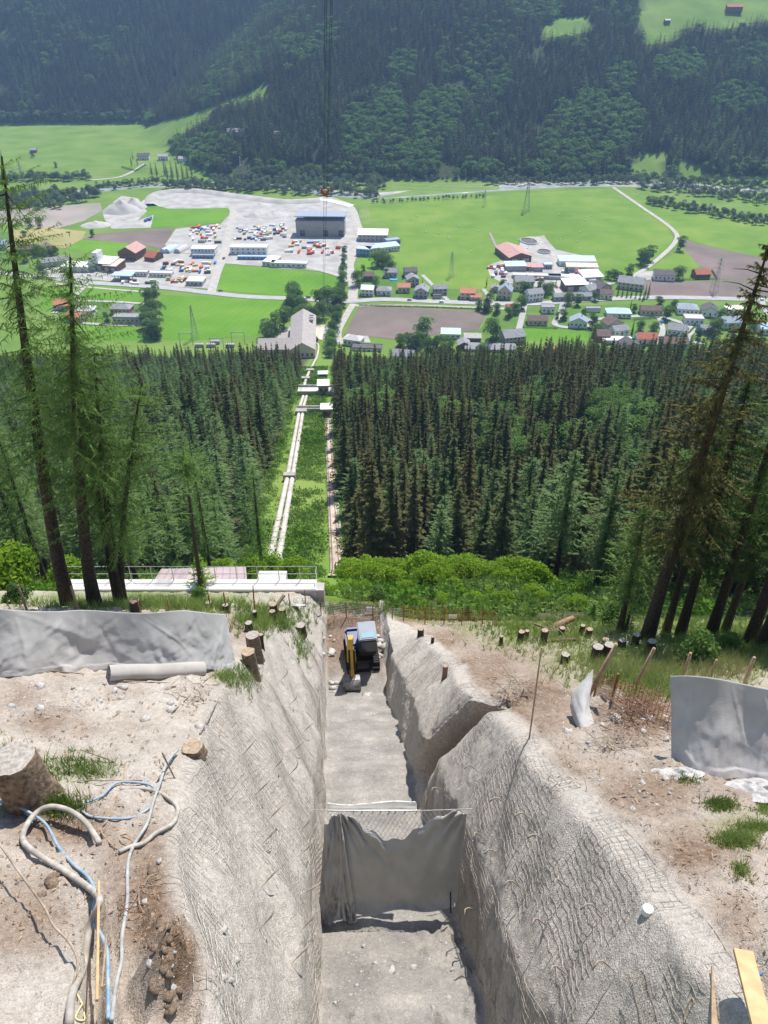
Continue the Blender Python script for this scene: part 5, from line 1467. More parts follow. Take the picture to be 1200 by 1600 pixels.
def pylon(px, py, rz, label, s=1.0, p=None):
    p = G(px, py) if p is None else p
    t = thing('lattice_pylon', label, 'pylon', p, rz)
    t.scale = (s, s, s)
    link('tower', PYL[0], t)
    for a in PYL[1]: link('cross_arm', a, t)
    for f, L in ARMS:
        for q in (-1, 1): link('insulator', INS, t, (q * L, 0, 38 * f))
    c, sn = math.cos(rz), math.sin(rz)
    return [np.array([p[0] + q * L * s * c, p[1] + q * L * s * sn, p[2] + (38 * f - 2.2) * s]) for f, L in ARMS for q in (-1, 1)]
def strung(A, B_, label, grp, sag=9.0):
    for a, b_ in zip(A, B_):
        t = np.linspace(0, 1, 15)[:, None]
        P = a * (1 - t) + b_ * t; P[:, 2] -= sag * 4 * t[:, 0] * (1 - t[:, 0])
        o = link('power_line', MB().tube(P, 0.07, 3, False).mesh('power_line', M_cable))
        tag(o, label, 'power line', grp)
R90 = math.pi / 2
row = [pylon(-160, 300, R90 - .1, 'lattice pylon far left beyond the meadow edge'), pylon(40, 300, R90 - 0.1, 'grey lattice pylon standing before the far left meadow'), pylon(379, 290, R90, 'tall lattice pylon before the spur forest by the river trees'), pylon(822, 330, R90 + 0.06, 'lattice pylon on the large pasture near the river'), pylon(1330, 332, R90 + 0.1, 'lattice pylon beyond the right edge')]
for i in range(4): strung(row[i], row[i + 1], 'thin power line strung between the river pylons, span %s' % ('at the far left', 'left of the spur pylon', 'across the middle', 'at the far right')[i], 'power lines along the river ' + 'abcd'[i])
low = [pylon(305, 529, R90 + 0.5, 'lattice pylon on the mown meadow above the substation', 0.72), pylon(705, 432, R90 + 0.4, 'slim lattice pylon standing in the pasture above the houses', 0.62), pylon(1115, 455, R90 + 0.3, 'lattice pylon on the ploughed field at the right', 0.8), pylon(757, 322, R90 + .2, 'small lattice pylon on the pasture near the river bank', 0.5)]

# ------------------------------------------------------------------ trees and hedges of the valley
VT = [('broad', [(235, 478, 16), (240, 500, 17), (232, 512, 17), (243, 520, 16), (236, 528, 15), (246, 530, 14), (243, 462, 12)], 'tall leafy tree of the belt right of the grey house', 'tree belt beside the flat roofed house'),
      ('broad', [(458, 472, 18), (466, 478, 17), (455, 488, 16), (470, 490, 15), (500, 486, 17), (512, 480, 18), (444, 512, 17), (430, 522, 16), (418, 528, 15), (474, 504, 15), (490, 505, 14), (505, 498, 15), (526, 484, 17), (532, 478, 16)], 'dark leafy tree of the park above the powerhouse', 'park trees above the powerhouse'),
      ('broad', [(538, 398, 9), (537, 415, 10), (536, 432, 11), (535, 446, 12), (534, 462, 12), (528, 500, 13), (524, 512, 13), (521, 526, 13), (518, 540, 13), (516, 552, 13), (515, 566, 12)], 'leafy tree in the row beside the stream', 'stream side tree row'),
      ('broad', [(590, 417, 14), (598, 414, 14), (606, 418, 13), (612, 424, 10), (558, 447, 14), (586, 455, 13), (605, 433, 8), (568, 425, 7)], 'leafy garden tree among the houses by the junction', 'garden trees by the junction'),
      ('broad', [(660, 535, 20)], 'large round tree at the edge of the ploughed field', None),
      ('broad', [(770, 540, 21)], 'large round tree beside the long stable', None),
      ('broad', [(650, 548, 15), (638, 550, 14), (668, 552, 13), (682, 552, 14), (700, 552, 13), (625, 545, 12), (752, 560, 12), (690, 560, 12)], 'leafy tree at the forest edge below the ploughed field', 'forest edge trees below the ploughed field'),
      ('broad', [(1062, 392, 15)], 'single round tree at the bend of the farm track', None),
      ('broad', [(1006, 415, 16), (1013, 408, 15), (1000, 412, 13)], 'tree of the clump beside the farm track', 'clump beside the farm track'),
      ('broad', [(982, 434, 13), (960, 438, 10), (950, 436, 8), (968, 440, 9), (1060, 436, 12), (884, 430, 7)], 'leafy tree behind the farmhouses', 'trees behind the farmhouses'),
      ('broad', [(762, 485, 14), (748, 484, 9), (757, 488, 9), (776, 490, 9), (815, 484, 12), (805, 490, 10), (795, 496, 9), (887, 476, 11), (902, 478, 10), (930, 470, 8)], 'leafy tree along the main road before the village', 'roadside trees before the village'),
      ('broad', [(820, 465, 14), (852, 462, 11), (860, 458, 10), (843, 452, 9), (785, 450, 8), (842, 466, 9)], 'leafy tree around the large cream inn', 'trees around the inn'),
      ('broad', [(1030, 480, 9), (1040, 500, 12), (1052, 484, 9), (1020, 522, 10), (1000, 516, 8), (990, 488, 7), (925, 512, 12), (930, 525, 10), (880, 500, 9), (870, 498, 6), (1112, 524, 13), (1122, 518, 11), (1090, 530, 9), (1068, 540, 9), (1145, 530, 11), (1170, 525, 12), (1160, 548, 12), (912, 495, 7), (1125, 497, 8), (1160, 500, 8)], 'leafy garden tree among the right-hand village houses', 'garden trees of the village'),
      ('spruce', [(986, 528, 14)], 'slim dark conifer beside the white workshop', None),
      ('spruce', [(965, 462, 10), (972, 463, 10), (979, 464, 10), (986, 464, 10), (993, 465, 10), (1000, 466, 11), (1007, 466, 12), (1012, 464, 13)], 'conifer of the tall clipped hedge beside the ploughed field', 'tall conifer hedge'),
      ('spruce', [(760, 448, 9), (868, 448, 8), (776, 470, 8), (985, 482, 8), (660, 448, 8), (1004, 470, 8), (630, 436, 7), (820, 542, 9)], 'dark garden conifer between the houses', 'garden conifers'),
      ('broad', [(60, 400, 12), (70, 408, 14), (80, 400, 10), (88, 398, 9), (40, 410, 10), (68, 432, 12), (48, 356, 10), (63, 356, 11), (38, 370, 7)], 'leafy tree by the brown gabled houses far left', 'trees by the brown houses'),
      ('broad', [(168, 504, 9), (145, 370, 8), (52, 246, 9), (88, 262, 8)], 'single small tree standing alone on the grass', 'small lone trees'),
      ('spruce', [(262, 280, 22), (270, 282, 24), (278, 281, 25), (286, 280, 22), (246, 278, 20), (238, 276, 18), (294, 282, 20), (258, 274, 24), (300, 276, 20)], 'spruce of the dark group before the spur', 'dark spruces before the spur'),
      ('spruce', [(206, 260, 14), (215, 258, 12), (208, 250, 12)], 'dark conifer in the walled garden far left', 'conifers of the walled garden')]
for kd, L, lb, gp in VT:
    for px, py, h in L:
        plant(kd, G(px, py) - [0, 0, 0.2], h * 1.1, lb, 'tree', gp, wide=random.uniform(1.1, 1.5) if kd == 'broad' else 1.2)
# grey-green river trees, one by one
RIV = []
def along(a, b_, n, jy, hs):
    n = int(n * 1.7)
    for k in range(n):
        f = (k + random.uniform(0.1, 0.9)) / n
        RIV.append((a[0] + (b_[0] - a[0]) * f, a[1] + (b_[1] - a[1]) * f + random.uniform(-jy, jy), random.uniform(*hs)))
along((-20, 318), (155, 312), 34, 6, (10, 17)); along((-20, 326), (100, 324), 14, 3, (8, 13)); along((0, 284), (140, 280), 26, 2.5, (8, 13)); along((150, 296), (250, 288), 18, 3, (6, 11))
along((255, 292), (400, 299), 34, 4, (8, 13)); along((390, 296), (590, 306), 36, 5, (8, 14)); along((330, 285), (600, 292), 46, 4, (9, 15)); along((560, 282), (780, 282), 20, 2, (6, 10))
along((760, 288), (1010, 285), 40, 3, (8, 13)); along((1000, 292), (1200, 318), 30, 5, (8, 14)); along((1010, 318), (1200, 352), 34, 4, (7, 11)); along((1000, 284), (1210, 296), 28, 4, (9, 14)); along((580, 318), (760, 308), 16, 1, (4, 6))
n_big = 0
RIV = [q for q in RIV if -15 < q[0] < 1215]
random.shuffle(RIV)
RIV.sort(key=lambda q: -q[2] * (1.0 + 0.004 * (q[1] - 280)))
for px, py, h in RIV[:300]:
    side = 'far left field' if px < 240 else ('gravel plain' if px < 620 else ('large pasture' if px < 1000 else 'right river bend'))
    plant('willow', G(px, py) - [0, 0, 0.2], h * 1.1, 'grey-green riverside tree beside the ' + side, 'tree', 'riverside trees by the ' + side, wide=random.uniform(0.9, 1.3))
for nm_ in WIL:
    src[nm_.name] = next(o for o in bpy.data.objects if o.data == nm_)
RS = np.array(RIV[300:])
scatter('riverside_thicket', np.array([G(a_, b_) - [0, 0, 0.2] for a_, b_, _ in RS]), np.arange(len(RS)) % 2, np.stack([RS[:, 2] * 1.2, RS[:, 2] * 1.2, RS[:, 2]], 1), np.arange(len(RS)) * 1.7, crown_objs(WIL),
        'low grey-green thicket along the river', 'thicket')
# hedges
def hedge(pts, w, h, label):
    P = np.array([G(x, y) for x, y in pts]); n = max(8, int(np.sum(np.linalg.norm(np.diff(P, axis=0), axis=1)) / 1.2))
    C = P[0] * 0 + np.stack([np.interp(np.linspace(0, len(P) - 1, n), np.arange(len(P)), P[:, k]) for k in range(3)], 1)
    r = np.random.default_rng(len(label)); T_ = []
    for c in C:
        m = 26
        q = c + r.uniform(-1, 1, (m, 3)) * [0.7, w / 2, 0]; q[:, 2] = r.uniform(0.1, h, m)
        d = unit(r.normal(0, 1, (m, 3))); e2 = unit(r.normal(0, 1, (m, 3)))
        T_.append(np.stack([q - d * .35, q + d * .35, q + e2 * .5], 1))
    tag(link('hedge', tris_mesh('hedge', np.concatenate(T_), M_broad)), label, 'hedge')
hedge([(1066, 438), (1120, 437), (1112, 424)], 1.5, 2, 'clipped hedge round the red roofed cottage')
hedge([(562, 478), (660, 480), (760, 484)], 1.2, 1.4, 'long low hedge between the main road and the ploughed field')
hedge([(818, 512), (870, 514)], 1.2, 1.6, 'clipped hedge along the top of the long lawn')
hedge([(990, 500), (1030, 497)], 1.2, 1.6, 'clipped hedge beside the village lane')
hedge([(1040, 528), (1075, 522), (1085, 512)], 1.2, 1.6, 'curved hedge round the white house')
hedge([(190, 262), (212, 268), (228, 258)], 1.5, 2.5, 'dark hedge round the walled garden far left')
# grazing animals are only dots: silage bales on the pasture
BALE = MB().tube(np.array([(0, -0.6, 0.6), (0, -0.5, 0.6), (0, 0.5, 0.6), (0, 0.6, 0.6)]), [0.5, 0.62, 0.62, 0.5], 10).mesh('bale', M_r_white)
for k in range(26):
    px, py = random.uniform(640, 960), random.uniform(330, 400)
    tag(link('bale', BALE, None, G(px, py) + [0, 0, 0.1], random.uniform(0, 3)), 'small white bale lying on the large pasture', 'bale', 'white bales on the pasture')
# ------------------------------------------------------------------ penstock clearing
def on_slope(px, py, up=0.0):
    p = tg(px, py); p[2] += up
    return p
def pipe_between(name, a, b_, r, material, parent, n=14, up=0.5, seg=10):
    P = np.array([on_slope(a[0] + (b_[0] - a[0]) * t, a[1] + (b_[1] - a[1]) * t, up) for t in np.linspace(0, 1, n)])
    return link(name, MB().tube(P, r, seg).mesh(name, material, True), parent)
M_pipe = mat('weathered_penstock_paint', (0.56, 0.53, 0.48), (0.40, 0.36, 0.31), 0.25, 0.7)
pip = {}
for nm, segs, lb in (('penstock_pipe', [((417, 902), (449, 752)), ((449, 752), (467, 650)), ((468, 640), (474, 622))], 'left grey penstock pipe running down the clearing'),
                     ('penstock_pipe', [((432, 902), (457, 752)), ((457, 752), (473, 650)), ((474, 640), (479, 622))], 'right grey penstock pipe beside the left one')):
    o = thing(nm, lb, 'pipe', on_slope(*segs[0][0]))
    o.location = (0, 0, 0)
    for a, b_ in segs:
        pipe_between('pipe_section', a, b_, 0.62, M_pipe, o, up=0.8)
        for t in np.linspace(0.05, 0.95, 9):
            q = on_slope(a[0] + (b_[0] - a[0]) * t, a[1] + (b_[1] - a[1]) * t, 0.25)
            link('saddle', MB().box((0, 0, 0), (1.5, 0.5, 0.9)).mesh('saddle', M_conc2), o, q)
for py, x0, x1, w, lb in ((751, 446, 460, 1.6, 'concrete anchor block halfway down the penstock'), (648, 464, 478, 2.6, 'concrete anchor block at the lower footbridge')):
    a, b_ = on_slope(x0, py), on_slope(x1, py)
    tag(link('anchor_block', MB().box((0, 0, 0.8), (abs(b_[0] - a[0]) + 0.8, w, 2.6)).mesh('anchor_block', M_conc2), None, (a + b_) / 2), lb, 'anchor block')
# inclined track with stairs
t = thing('inclined_track', 'narrow pale concrete funicular track with stair running down right of the clearing', 'track')
C = np.array([on_slope(x, y, 0.12) for x, y in zip(np.linspace(525.5, 511.5, 30), np.linspace(903, 652, 30))])
V = np.array([[(c[0] + a, c[1], c[2] + z) for a, z in ((-1.0, -0.5), (-1.0, 0.25), (1.0, 0.25), (1.0, -0.5))] for c in C])
link('track_bed', fastmesh('track_bed', V.reshape(-1, 3), gridfaces(30, 4), mat('dirty_track_concrete', (0.52, 0.44, 0.38), (0.34, 0.26, 0.21), 0.3, 0.9)), t)
for s in (-0.55, 0.55): link('rail', MB().tube(C + [s, 0, 0.36], 0.06, 4).mesh('rail', M_rust), t)
stm = MB().box((0, 0, 0), (0.45, 0.28, 0.14)).mesh('stair_tread', M_conc)
for f in np.linspace(0, 1, 150):
    i = f * 28.9; k = int(i); c = C[k] * (1 - i + k) + C[k + 1] * (i - k)
    link('stair_tread', stm, t, c + [1.3, 0, 0.25])
# bridges over the clearing
def bridge(xa, xb, py, wid, th, label, rail=True, z=1.2):
    a, b_ = on_slope(xa, py, z), on_slope(xb, py, z)
    b_[2] = a[2] = max(a[2], b_[2])
    d = b_ - a; L = np.hypot(d[0], d[1]); rz = math.atan2(d[1], d[0])
    t = thing('bridge', label, 'bridge', (a + b_) / 2, rz)
    link('deck', MB().box((0, 0, 0), (L, wid, th)).mesh('deck', M_conc), t)
    for s in (-1, 1):
        link('parapet', MB().box((0, s * (wid / 2 - 0.12), th / 2 + 0.45), (L, 0.24, 0.9)).mesh('parapet', M_conc), t)
        link('abutment', MB().box((s * (L / 2 - 0.8), 0, -2.6), (1.6, wid * 0.8, 4.6)).mesh('abutment', M_conc2), t)
    return (a + b_) / 2
bridge(464, 517, 645, 2.6, 0.6, 'narrow pale footbridge across the lower clearing')
bridge(466, 526, 617, 6.5, 0.8, 'wide pale road bridge across the clearing foot', z=2.0)
def hut(px, py, w, d, h, label, roofm=M_r_white, z=0.0):
    p = on_slope(px, py, z)
    return B(0, 0, w, d, h, 3, 's', roofm, M_greywall, label, 'hut', 'track_hut', loc=p, chim=False, eave=0.5)
hut(511, 652, 3.4, 3.2, 3.0, 'white roofed track hut at the narrow footbridge', z=1.0)
hut(506, 618, 4.2, 4.5, 4.6, 'white roofed track station beside the road bridge', z=1.0)
hut(505, 590, 4.2, 2.6, 2.4, 'small white roofed hut above the road bridge')
on = [(474, 612), (478, 596), (483, 584), (489, 572), (494, 562), (497, 552), (497, 540), (488, 536)]
P = spline(np.array([on_slope(x, y, 0.8) for x, y in on]), 40)
tag(link('distribution_pipe', MB().tube(P, 0.75, 10).mesh('distribution_pipe', M_pipe, True)), 'curved pale pipe leading from the bridge to the powerhouse', 'pipe')
for x, y, lb in ((478, 596, 'upper small concrete block on the curved pipe'), (485, 583, 'lower small concrete block on the curved pipe')):
    tag(link('pipe_block', MB().box((0, 0, 1.0), (4.0, 2.2, 2.6)).mesh('pipe_block', M_conc2), None, on_slope(x, y)), lb, 'anchor block')
# undergrowth of the clearing
def herb_mesh(n, h, size, seed):
    r = np.random.default_rng(seed)
    q = r.normal(0, 1, (n, 3)) * [0.55, 0.55, 0]; q[:, 2] = r.uniform(0, h, n) * (1 - 0.3 * np.hypot(q[:, 0], q[:, 1]).clip(0, 2) / 2)
    d = unit(r.normal(0, 1, (n, 3)) + [0, 0, 0.3]); e2 = unit(r.normal(0, 1, (n, 3)) + [0, 0, 0.6])
    return np.stack([q - d * size * .5, q + d * size * .5, q + e2 * size], 1)
HM = [leaf_mat('clearing_herbs_light', (0.11, 0.20, 0.035), (0.20, 0.29, 0.075), 0.35, 0.25, 0.3), leaf_mat('clearing_herbs_green', (0.07, 0.155, 0.02), (0.13, 0.24, 0.035), 0.35, 0.25, 0.3)]
herb_tris = [[], []]
cy = rng.uniform(58, 425, 6500); cx = xcor(cy) + rng.uniform(-10.8, 8.6, 6500)
cl = fbm(cx, cy, 0.12, 3, 6.0)
HB = [herb_mesh(26, 0.9, 0.42, k) for k in range(6)]
for i in range(6500):
    if cl[i] < 0.36: continue
    off = cx[i] - xcor(cy[i])
    if abs(off - 5.7) < 1.6 or (-8.2 < off < -3.6 and rng.random() < 0.85): continue
    s = rng.uniform(0.6, 1.5)
    herb_tris[int(cl[i] > 0.52)].append(HB[i % 6] * s + np.array([cx[i], cy[i], float(T(cx[i], cy[i]))]))
for k in (0, 1):
    o = link('clearing_undergrowth', tris_mesh('clearing_undergrowth', np.concatenate(herb_tris[k]), HM[k]))
    stuff(o, ('pale', 'green')[k] + ' low herbs and grass covering the penstock clearing', 'undergrowth')
# bright shrubs below the site: individuals
SHR = [tris_mesh('shrub_foliage', broadleaf(90 + i, 1.0, 0.75, 2200, 0.045, 10, 0.0), M_lime) for i in range(3)]
STEM = MB().tube(np.array([(0, 0, -0.2), (0.02, 0, 0.5)]), [0.03, 0.015], 5).mesh('stem', M_bark)
def shrub(p, h, label, group=None, meshes=SHR, nm='shrub'):
    t = thing(nm, label, 'shrub', p, random.uniform(0, 6), group); t.scale = (h, h, h * random.uniform(0.85, 1.1))
    link('stem', STEM, t); link('foliage', random.choice(meshes), t)
for k in range(110):
    x = random.uniform(-20, 13.5); y = random.uniform(50, 80)
    pxx, pyy, _ = proj(np.array(x), np.array(y), np.array(float(T(x, y))))
    if abs(x - xcor(y) - 5.8) < 1.6: continue
    if x < -13 and y < 66: continue
    shrub((x, y, float(T(x, y)) - 0.2), random.uniform(1.6, 3.0), 'bright lime green leafy shrub below the trench end', 'lime green shrubs below the site')
for x, y, h, lb in ((-24.5, 39, 3.4, 'large bright maple bush at the left edge behind the geotextile wall'), (-21.5, 40, 2.6, 'smaller bright maple bush right of the large one')):
    shrub((x, y, float(T(x, y)) - 0.3), h, lb, None, SHR, 'maple_bush')
for k in range(70):
    x = random.uniform(-5, 17); y = random.uniform(40.5, 51)
    shrub((x, y, float(T(x, y)) - 0.15), random.uniform(0.5, 1.3), 'low lime green shrub just beyond the rusty fence', 'low shrubs beyond the fence')
DSH = [tris_mesh('shrub_foliage', broadleaf(95 + i, 1.0, 0.6, 1500, 0.05, 8, 0.0), M_broad) for i in range(2)]
for px, py, h, lb in ((1085, 1035, 1.6, 'leafy green shrub behind the right geotextile wall'), (955, 975, 1.5, 'small bright sapling bush among the stumps'), (590, 940, 1.3, 'dark green bush behind the trench fence'), (1140, 1012, 1.0, 'small shrub beside the wooden stake at the right edge'),
                      (315, 935, 0.9, 'small green bush under the trimmed larch'), (30, 940, 1.2, 'low bush at the left end of the fence')):
    shrub(fg(px, py, -0.1), h, lb, None, DSH)

# ------------------------------------------------------------------ large trees near the camera
def near_conifer(name, p, h, r0, lean, crown, trunk_kw, label, m_, seed, extra=None):
    t = thing(name, label, 'tree', p)
    link('trunk', trunk_mesh('trunk', h, r0, lean, seed=seed, n=12, **trunk_kw), t)
    tri = conifer(seed, h, *crown)
    f = np.clip(tri[..., 2:3] / h, 0, 1) ** 1.3 * h
    tri = tri + np.concatenate([lean[0] * f, lean[1] * f, 0 * f], -1)
    link('crown', tris_mesh('crown', tri, m_), t)
    return t
def nl(px, py, h, r0, lean, base, rad, label, seed, wh=38, per=8, tw=26, sp=0.25, m_=M_nearlarch, p=None, nm='larch_tree', tl=0.55, tww=0.021, dr=0.10, pw=0.48, hang=0.8, stubs=30):
    p = fg(px, py, -0.1) if p is None else p
    return near_conifer(nm, p, h, r0, lean, (base, rad, wh, per, tw, dr, tl, tww, sp, pw, hang, 0.3, 0.5), dict(stubs=stubs), label, m_, seed)
nl(106, 942, 19.0, 0.30, (0.125, 0.0), 0.36, 3.9, 'tall larch at the left edge leaning over the geotextile wall', 201, sp=0.3)
nl(149, 944, 15.5, 0.27, (0.165, 0.0), 0.42, 3.7, 'tall larch right of the leaning one', 202, sp=0.3)
nl(182, 938, 13.5, 0.15, (0.08, 0.0), 0.45, 2.6, 'thin leaning larch stem of the cluster of three', 203, 34, 6, 18, 0.3)
nl(187, 940, 12.0, 0.17, (0.11, 0.02), 0.36, 2.7, 'middle larch stem of the cluster of three', 204, 34, 6, 18, 0.3)
nl(193, 940, 11.2, 0.15, (0.26, 0.0), 0.30, 2.9, 'right larch stem of the cluster of three', 205, 36, 6, 18, 0.25)
nl(319, 912, 9.6, 0.13, (0.035, 0.0), 0.86, 2.0, 'thin trimmed larch with a single tuft at its top', 206, 8, 7, 22, 0.1, stubs=4, tl=0.5)
nl(318, 918, 2.9, 0.06, (0, 0), 0.02, 1.1, 'young dense spruce at the foot of the trimmed larch', 207, 16, 9, 12, 0.05, M_lime, None, 'young_spruce', 0.28, 0.03, 0.1, 0.8, 0.3, 0)
# left background larches just behind
for k, (x, y, h) in enumerate(((-27, 47, 17), (-21, 50, 16), (-15.5, 53, 15), (-31, 52, 18), (-24, 57, 17), (-11.5, 56, 13))):
    nl(0, 0, h, 0.2, (random.uniform(-.02, .02), 0), 0.25, 3.0, ('broad larch behind the left fence', 'larch behind the stem cluster', 'larch beside the pinkish roof', 'leftmost larch of the background row', 'larch in the second row left', 'small larch beside the penstock head')[k], 220 + k, 34, 7, 18, 0.2, p=np.array([x, y, float(T(x, y)) - 0.3]))
# right group
nl(1009, 995, 19.5, 0.30, (0.03, 0.0), 0.30, 3.0, 'big leaning spruce with brown cone-laden crown at the right', 240, 40, 8, 22, 0.25, M_brownspruce, None, 'spruce_tree', 0.5, 0.045, 0.35, 0.75, 0.9, 50)
RT = [(968, 985, 9, 0.16), (1040, 985, 13, 0.2), (1060, 990, 15, 0.24), (1110, 990, 16, 0.26), (1130, 985, 14, 0.2), (1168, 1004, 17, 0.26), (1192, 1006, 15, 0.24), (1235, 1010, 17, 0.3), (1215, 985, 16, 0.25)]
RL = ['short spruce left of the big leaning spruce', 'spruce directly behind the big leaning spruce', 'dark spruce right of the big leaning spruce', 'dark spruce above the right geotextile wall', 'slim spruce behind the right geotextile wall', 'leaning spruce near the right edge', 'spruce at the right edge beside the leaning one', 'spruce just beyond the right edge', 'spruce in the second row at the right edge']
for k, ((px, py, h, r0), lb) in enumerate(zip(RT, RL)):
    nl(px, py, h, r0, (0.03 * random.random() - 0.02, 0.01), 0.32 + 0.1 * (k % 2), 2.6, lb, 260 + k, 30, 7, 18, 0.2, M_nearspruce if k % 3 else M_nearlarch, None, 'spruce_tree' if k % 3 else 'larch_tree', 0.5, 0.045 if k % 3 else 0.03, 0.3, 0.75, 0.8, 40)
for k, (px, py, h) in enumerate(((975, 985, 2.0), (925, 960, 1.6), (730, 948, 1.4))):
    nl(px, py, h, 0.05, (0, 0), 0.05, 0.9, ('young spruce before the dark trunks at the right', 'young spruce among the right stumps', 'young spruce behind the rusty fence')[k], 290 + k, 14, 8, 10, 0.05, M_broad, None, 'young_spruce', 0.25, 0.03, 0.1, 0.8, 0.3, 0)

# ------------------------------------------------------------------ platform of the upper station, left
def Lpt(X, s, p): return SPn(X, s, p)
pa, pb_ = at(112, 934, 46), at(492, 934, 44)
base_z = min(pa[2], pb_[2])
t = thing('station_platform', 'pale concrete station platform with steel railing behind the left trees', 'platform', (0, 0, 0))
yA = (pa[1] + pb_[1]) / 2
xL, xR = pa[0], pb_[0]
link('retaining_wall', MB().box(((xL + xR) / 2, yA + 0.2, base_z + 0.1), (xR - xL, 0.4, 2.0)).mesh('retaining_wall', M_conc), t)
link('deck', MB().box(((xL + xR) / 2, yA + 0.75, base_z + 1.0), (xR - xL - 0.01, 0.7, 0.3)).mesh('deck', M_conc), t)
link('curb', MB().box(((xL + xR) / 2, yA + 0.1, base_z + 1.25), (xR - xL, 0.22, 0.16)).mesh('curb', M_white), t)
link('end_pillar', MB().box((xR + 0.2, yA + 0.4, base_z - 0.3), (0.5, 0.7, 3.0)).mesh('end_pillar', M_conc2), t)
rl = np.arange(xL, xR, 1.25)
pm_ = MB().tube(np.array([(0, 0, 0), (0, 0, 1.05)]), 0.025, 5).mesh('railing_post', M_steel)
for x in rl: link('railing_post', pm_, t, (x, yA + 1.0, base_z + 1.15))
for z in (0.5, 1.05): link('handrail', MB().tube(np.array([(xL, yA + 1.0, base_z + 1.15 + z), (xR, yA + 1.0, base_z + 1.15 + z)]), 0.022, 5).mesh('handrail', M_steel), t)
for s_ in (0.0, 1.0): link('handrail', MB().tube(np.array([(xR, yA + 0.3, base_z + 2.2 - s_ * .5), (xR, yA + 1.0, base_z + 2.2 - s_ * .5)]), 0.022, 5).mesh('handrail', M_steel), t)
a = at(238, 911, 50); b_ = at(386, 908, 50); c = at(384, 885, 53); d = at(252, 889, 53)
t = thing('machine_house', 'building with pinkish standing seam tin roof behind the platform', 'building', (0, 0, 0))
q = np.array([a, b_, c, d])
link('roof', MB().add(np.vstack([q, q - [0, 0, 0.15]]), [(0, 1, 2, 3), (7, 6, 5, 4), (0, 4, 5, 1), (1, 5, 6, 2), (2, 6, 7, 3), (3, 7, 4, 0)]).mesh('roof', M_r_tin), t)
for f in np.linspace(0.02, 0.98, 13):
    l0, l1 = a * (1 - f) + b_ * f, d * (1 - f) + c * f
    link('roof_seam', MB().tube(np.array([l0 + [0, 0, .03], l1 + [0, 0, .03]]), 0.035, 4).mesh('roof_seam', M_r_tin), t)
lo = q.copy(); lo[:, 2] -= 3.0; iq = q * 0.97 + q.mean(0) * 0.03 - [0, 0, 0.2]
il = iq.copy(); il[:, 2] -= 3.2
link('wall', MB().add(np.vstack([iq, il]), [(0, 4, 5, 1), (1, 5, 6, 2), (2, 6, 7, 3), (3, 7, 4, 0)]).mesh('wall', M_conc2), t)
# penstock head block
q = at(425, 912, 49)
tag(link('pipe_head_block', MB().box((0, 0, -0.4), (1.8, 1.6, 1.6)).mesh('pipe_head_block', M_conc), None, q), 'concrete head block where the two penstock pipes start', 'anchor block')

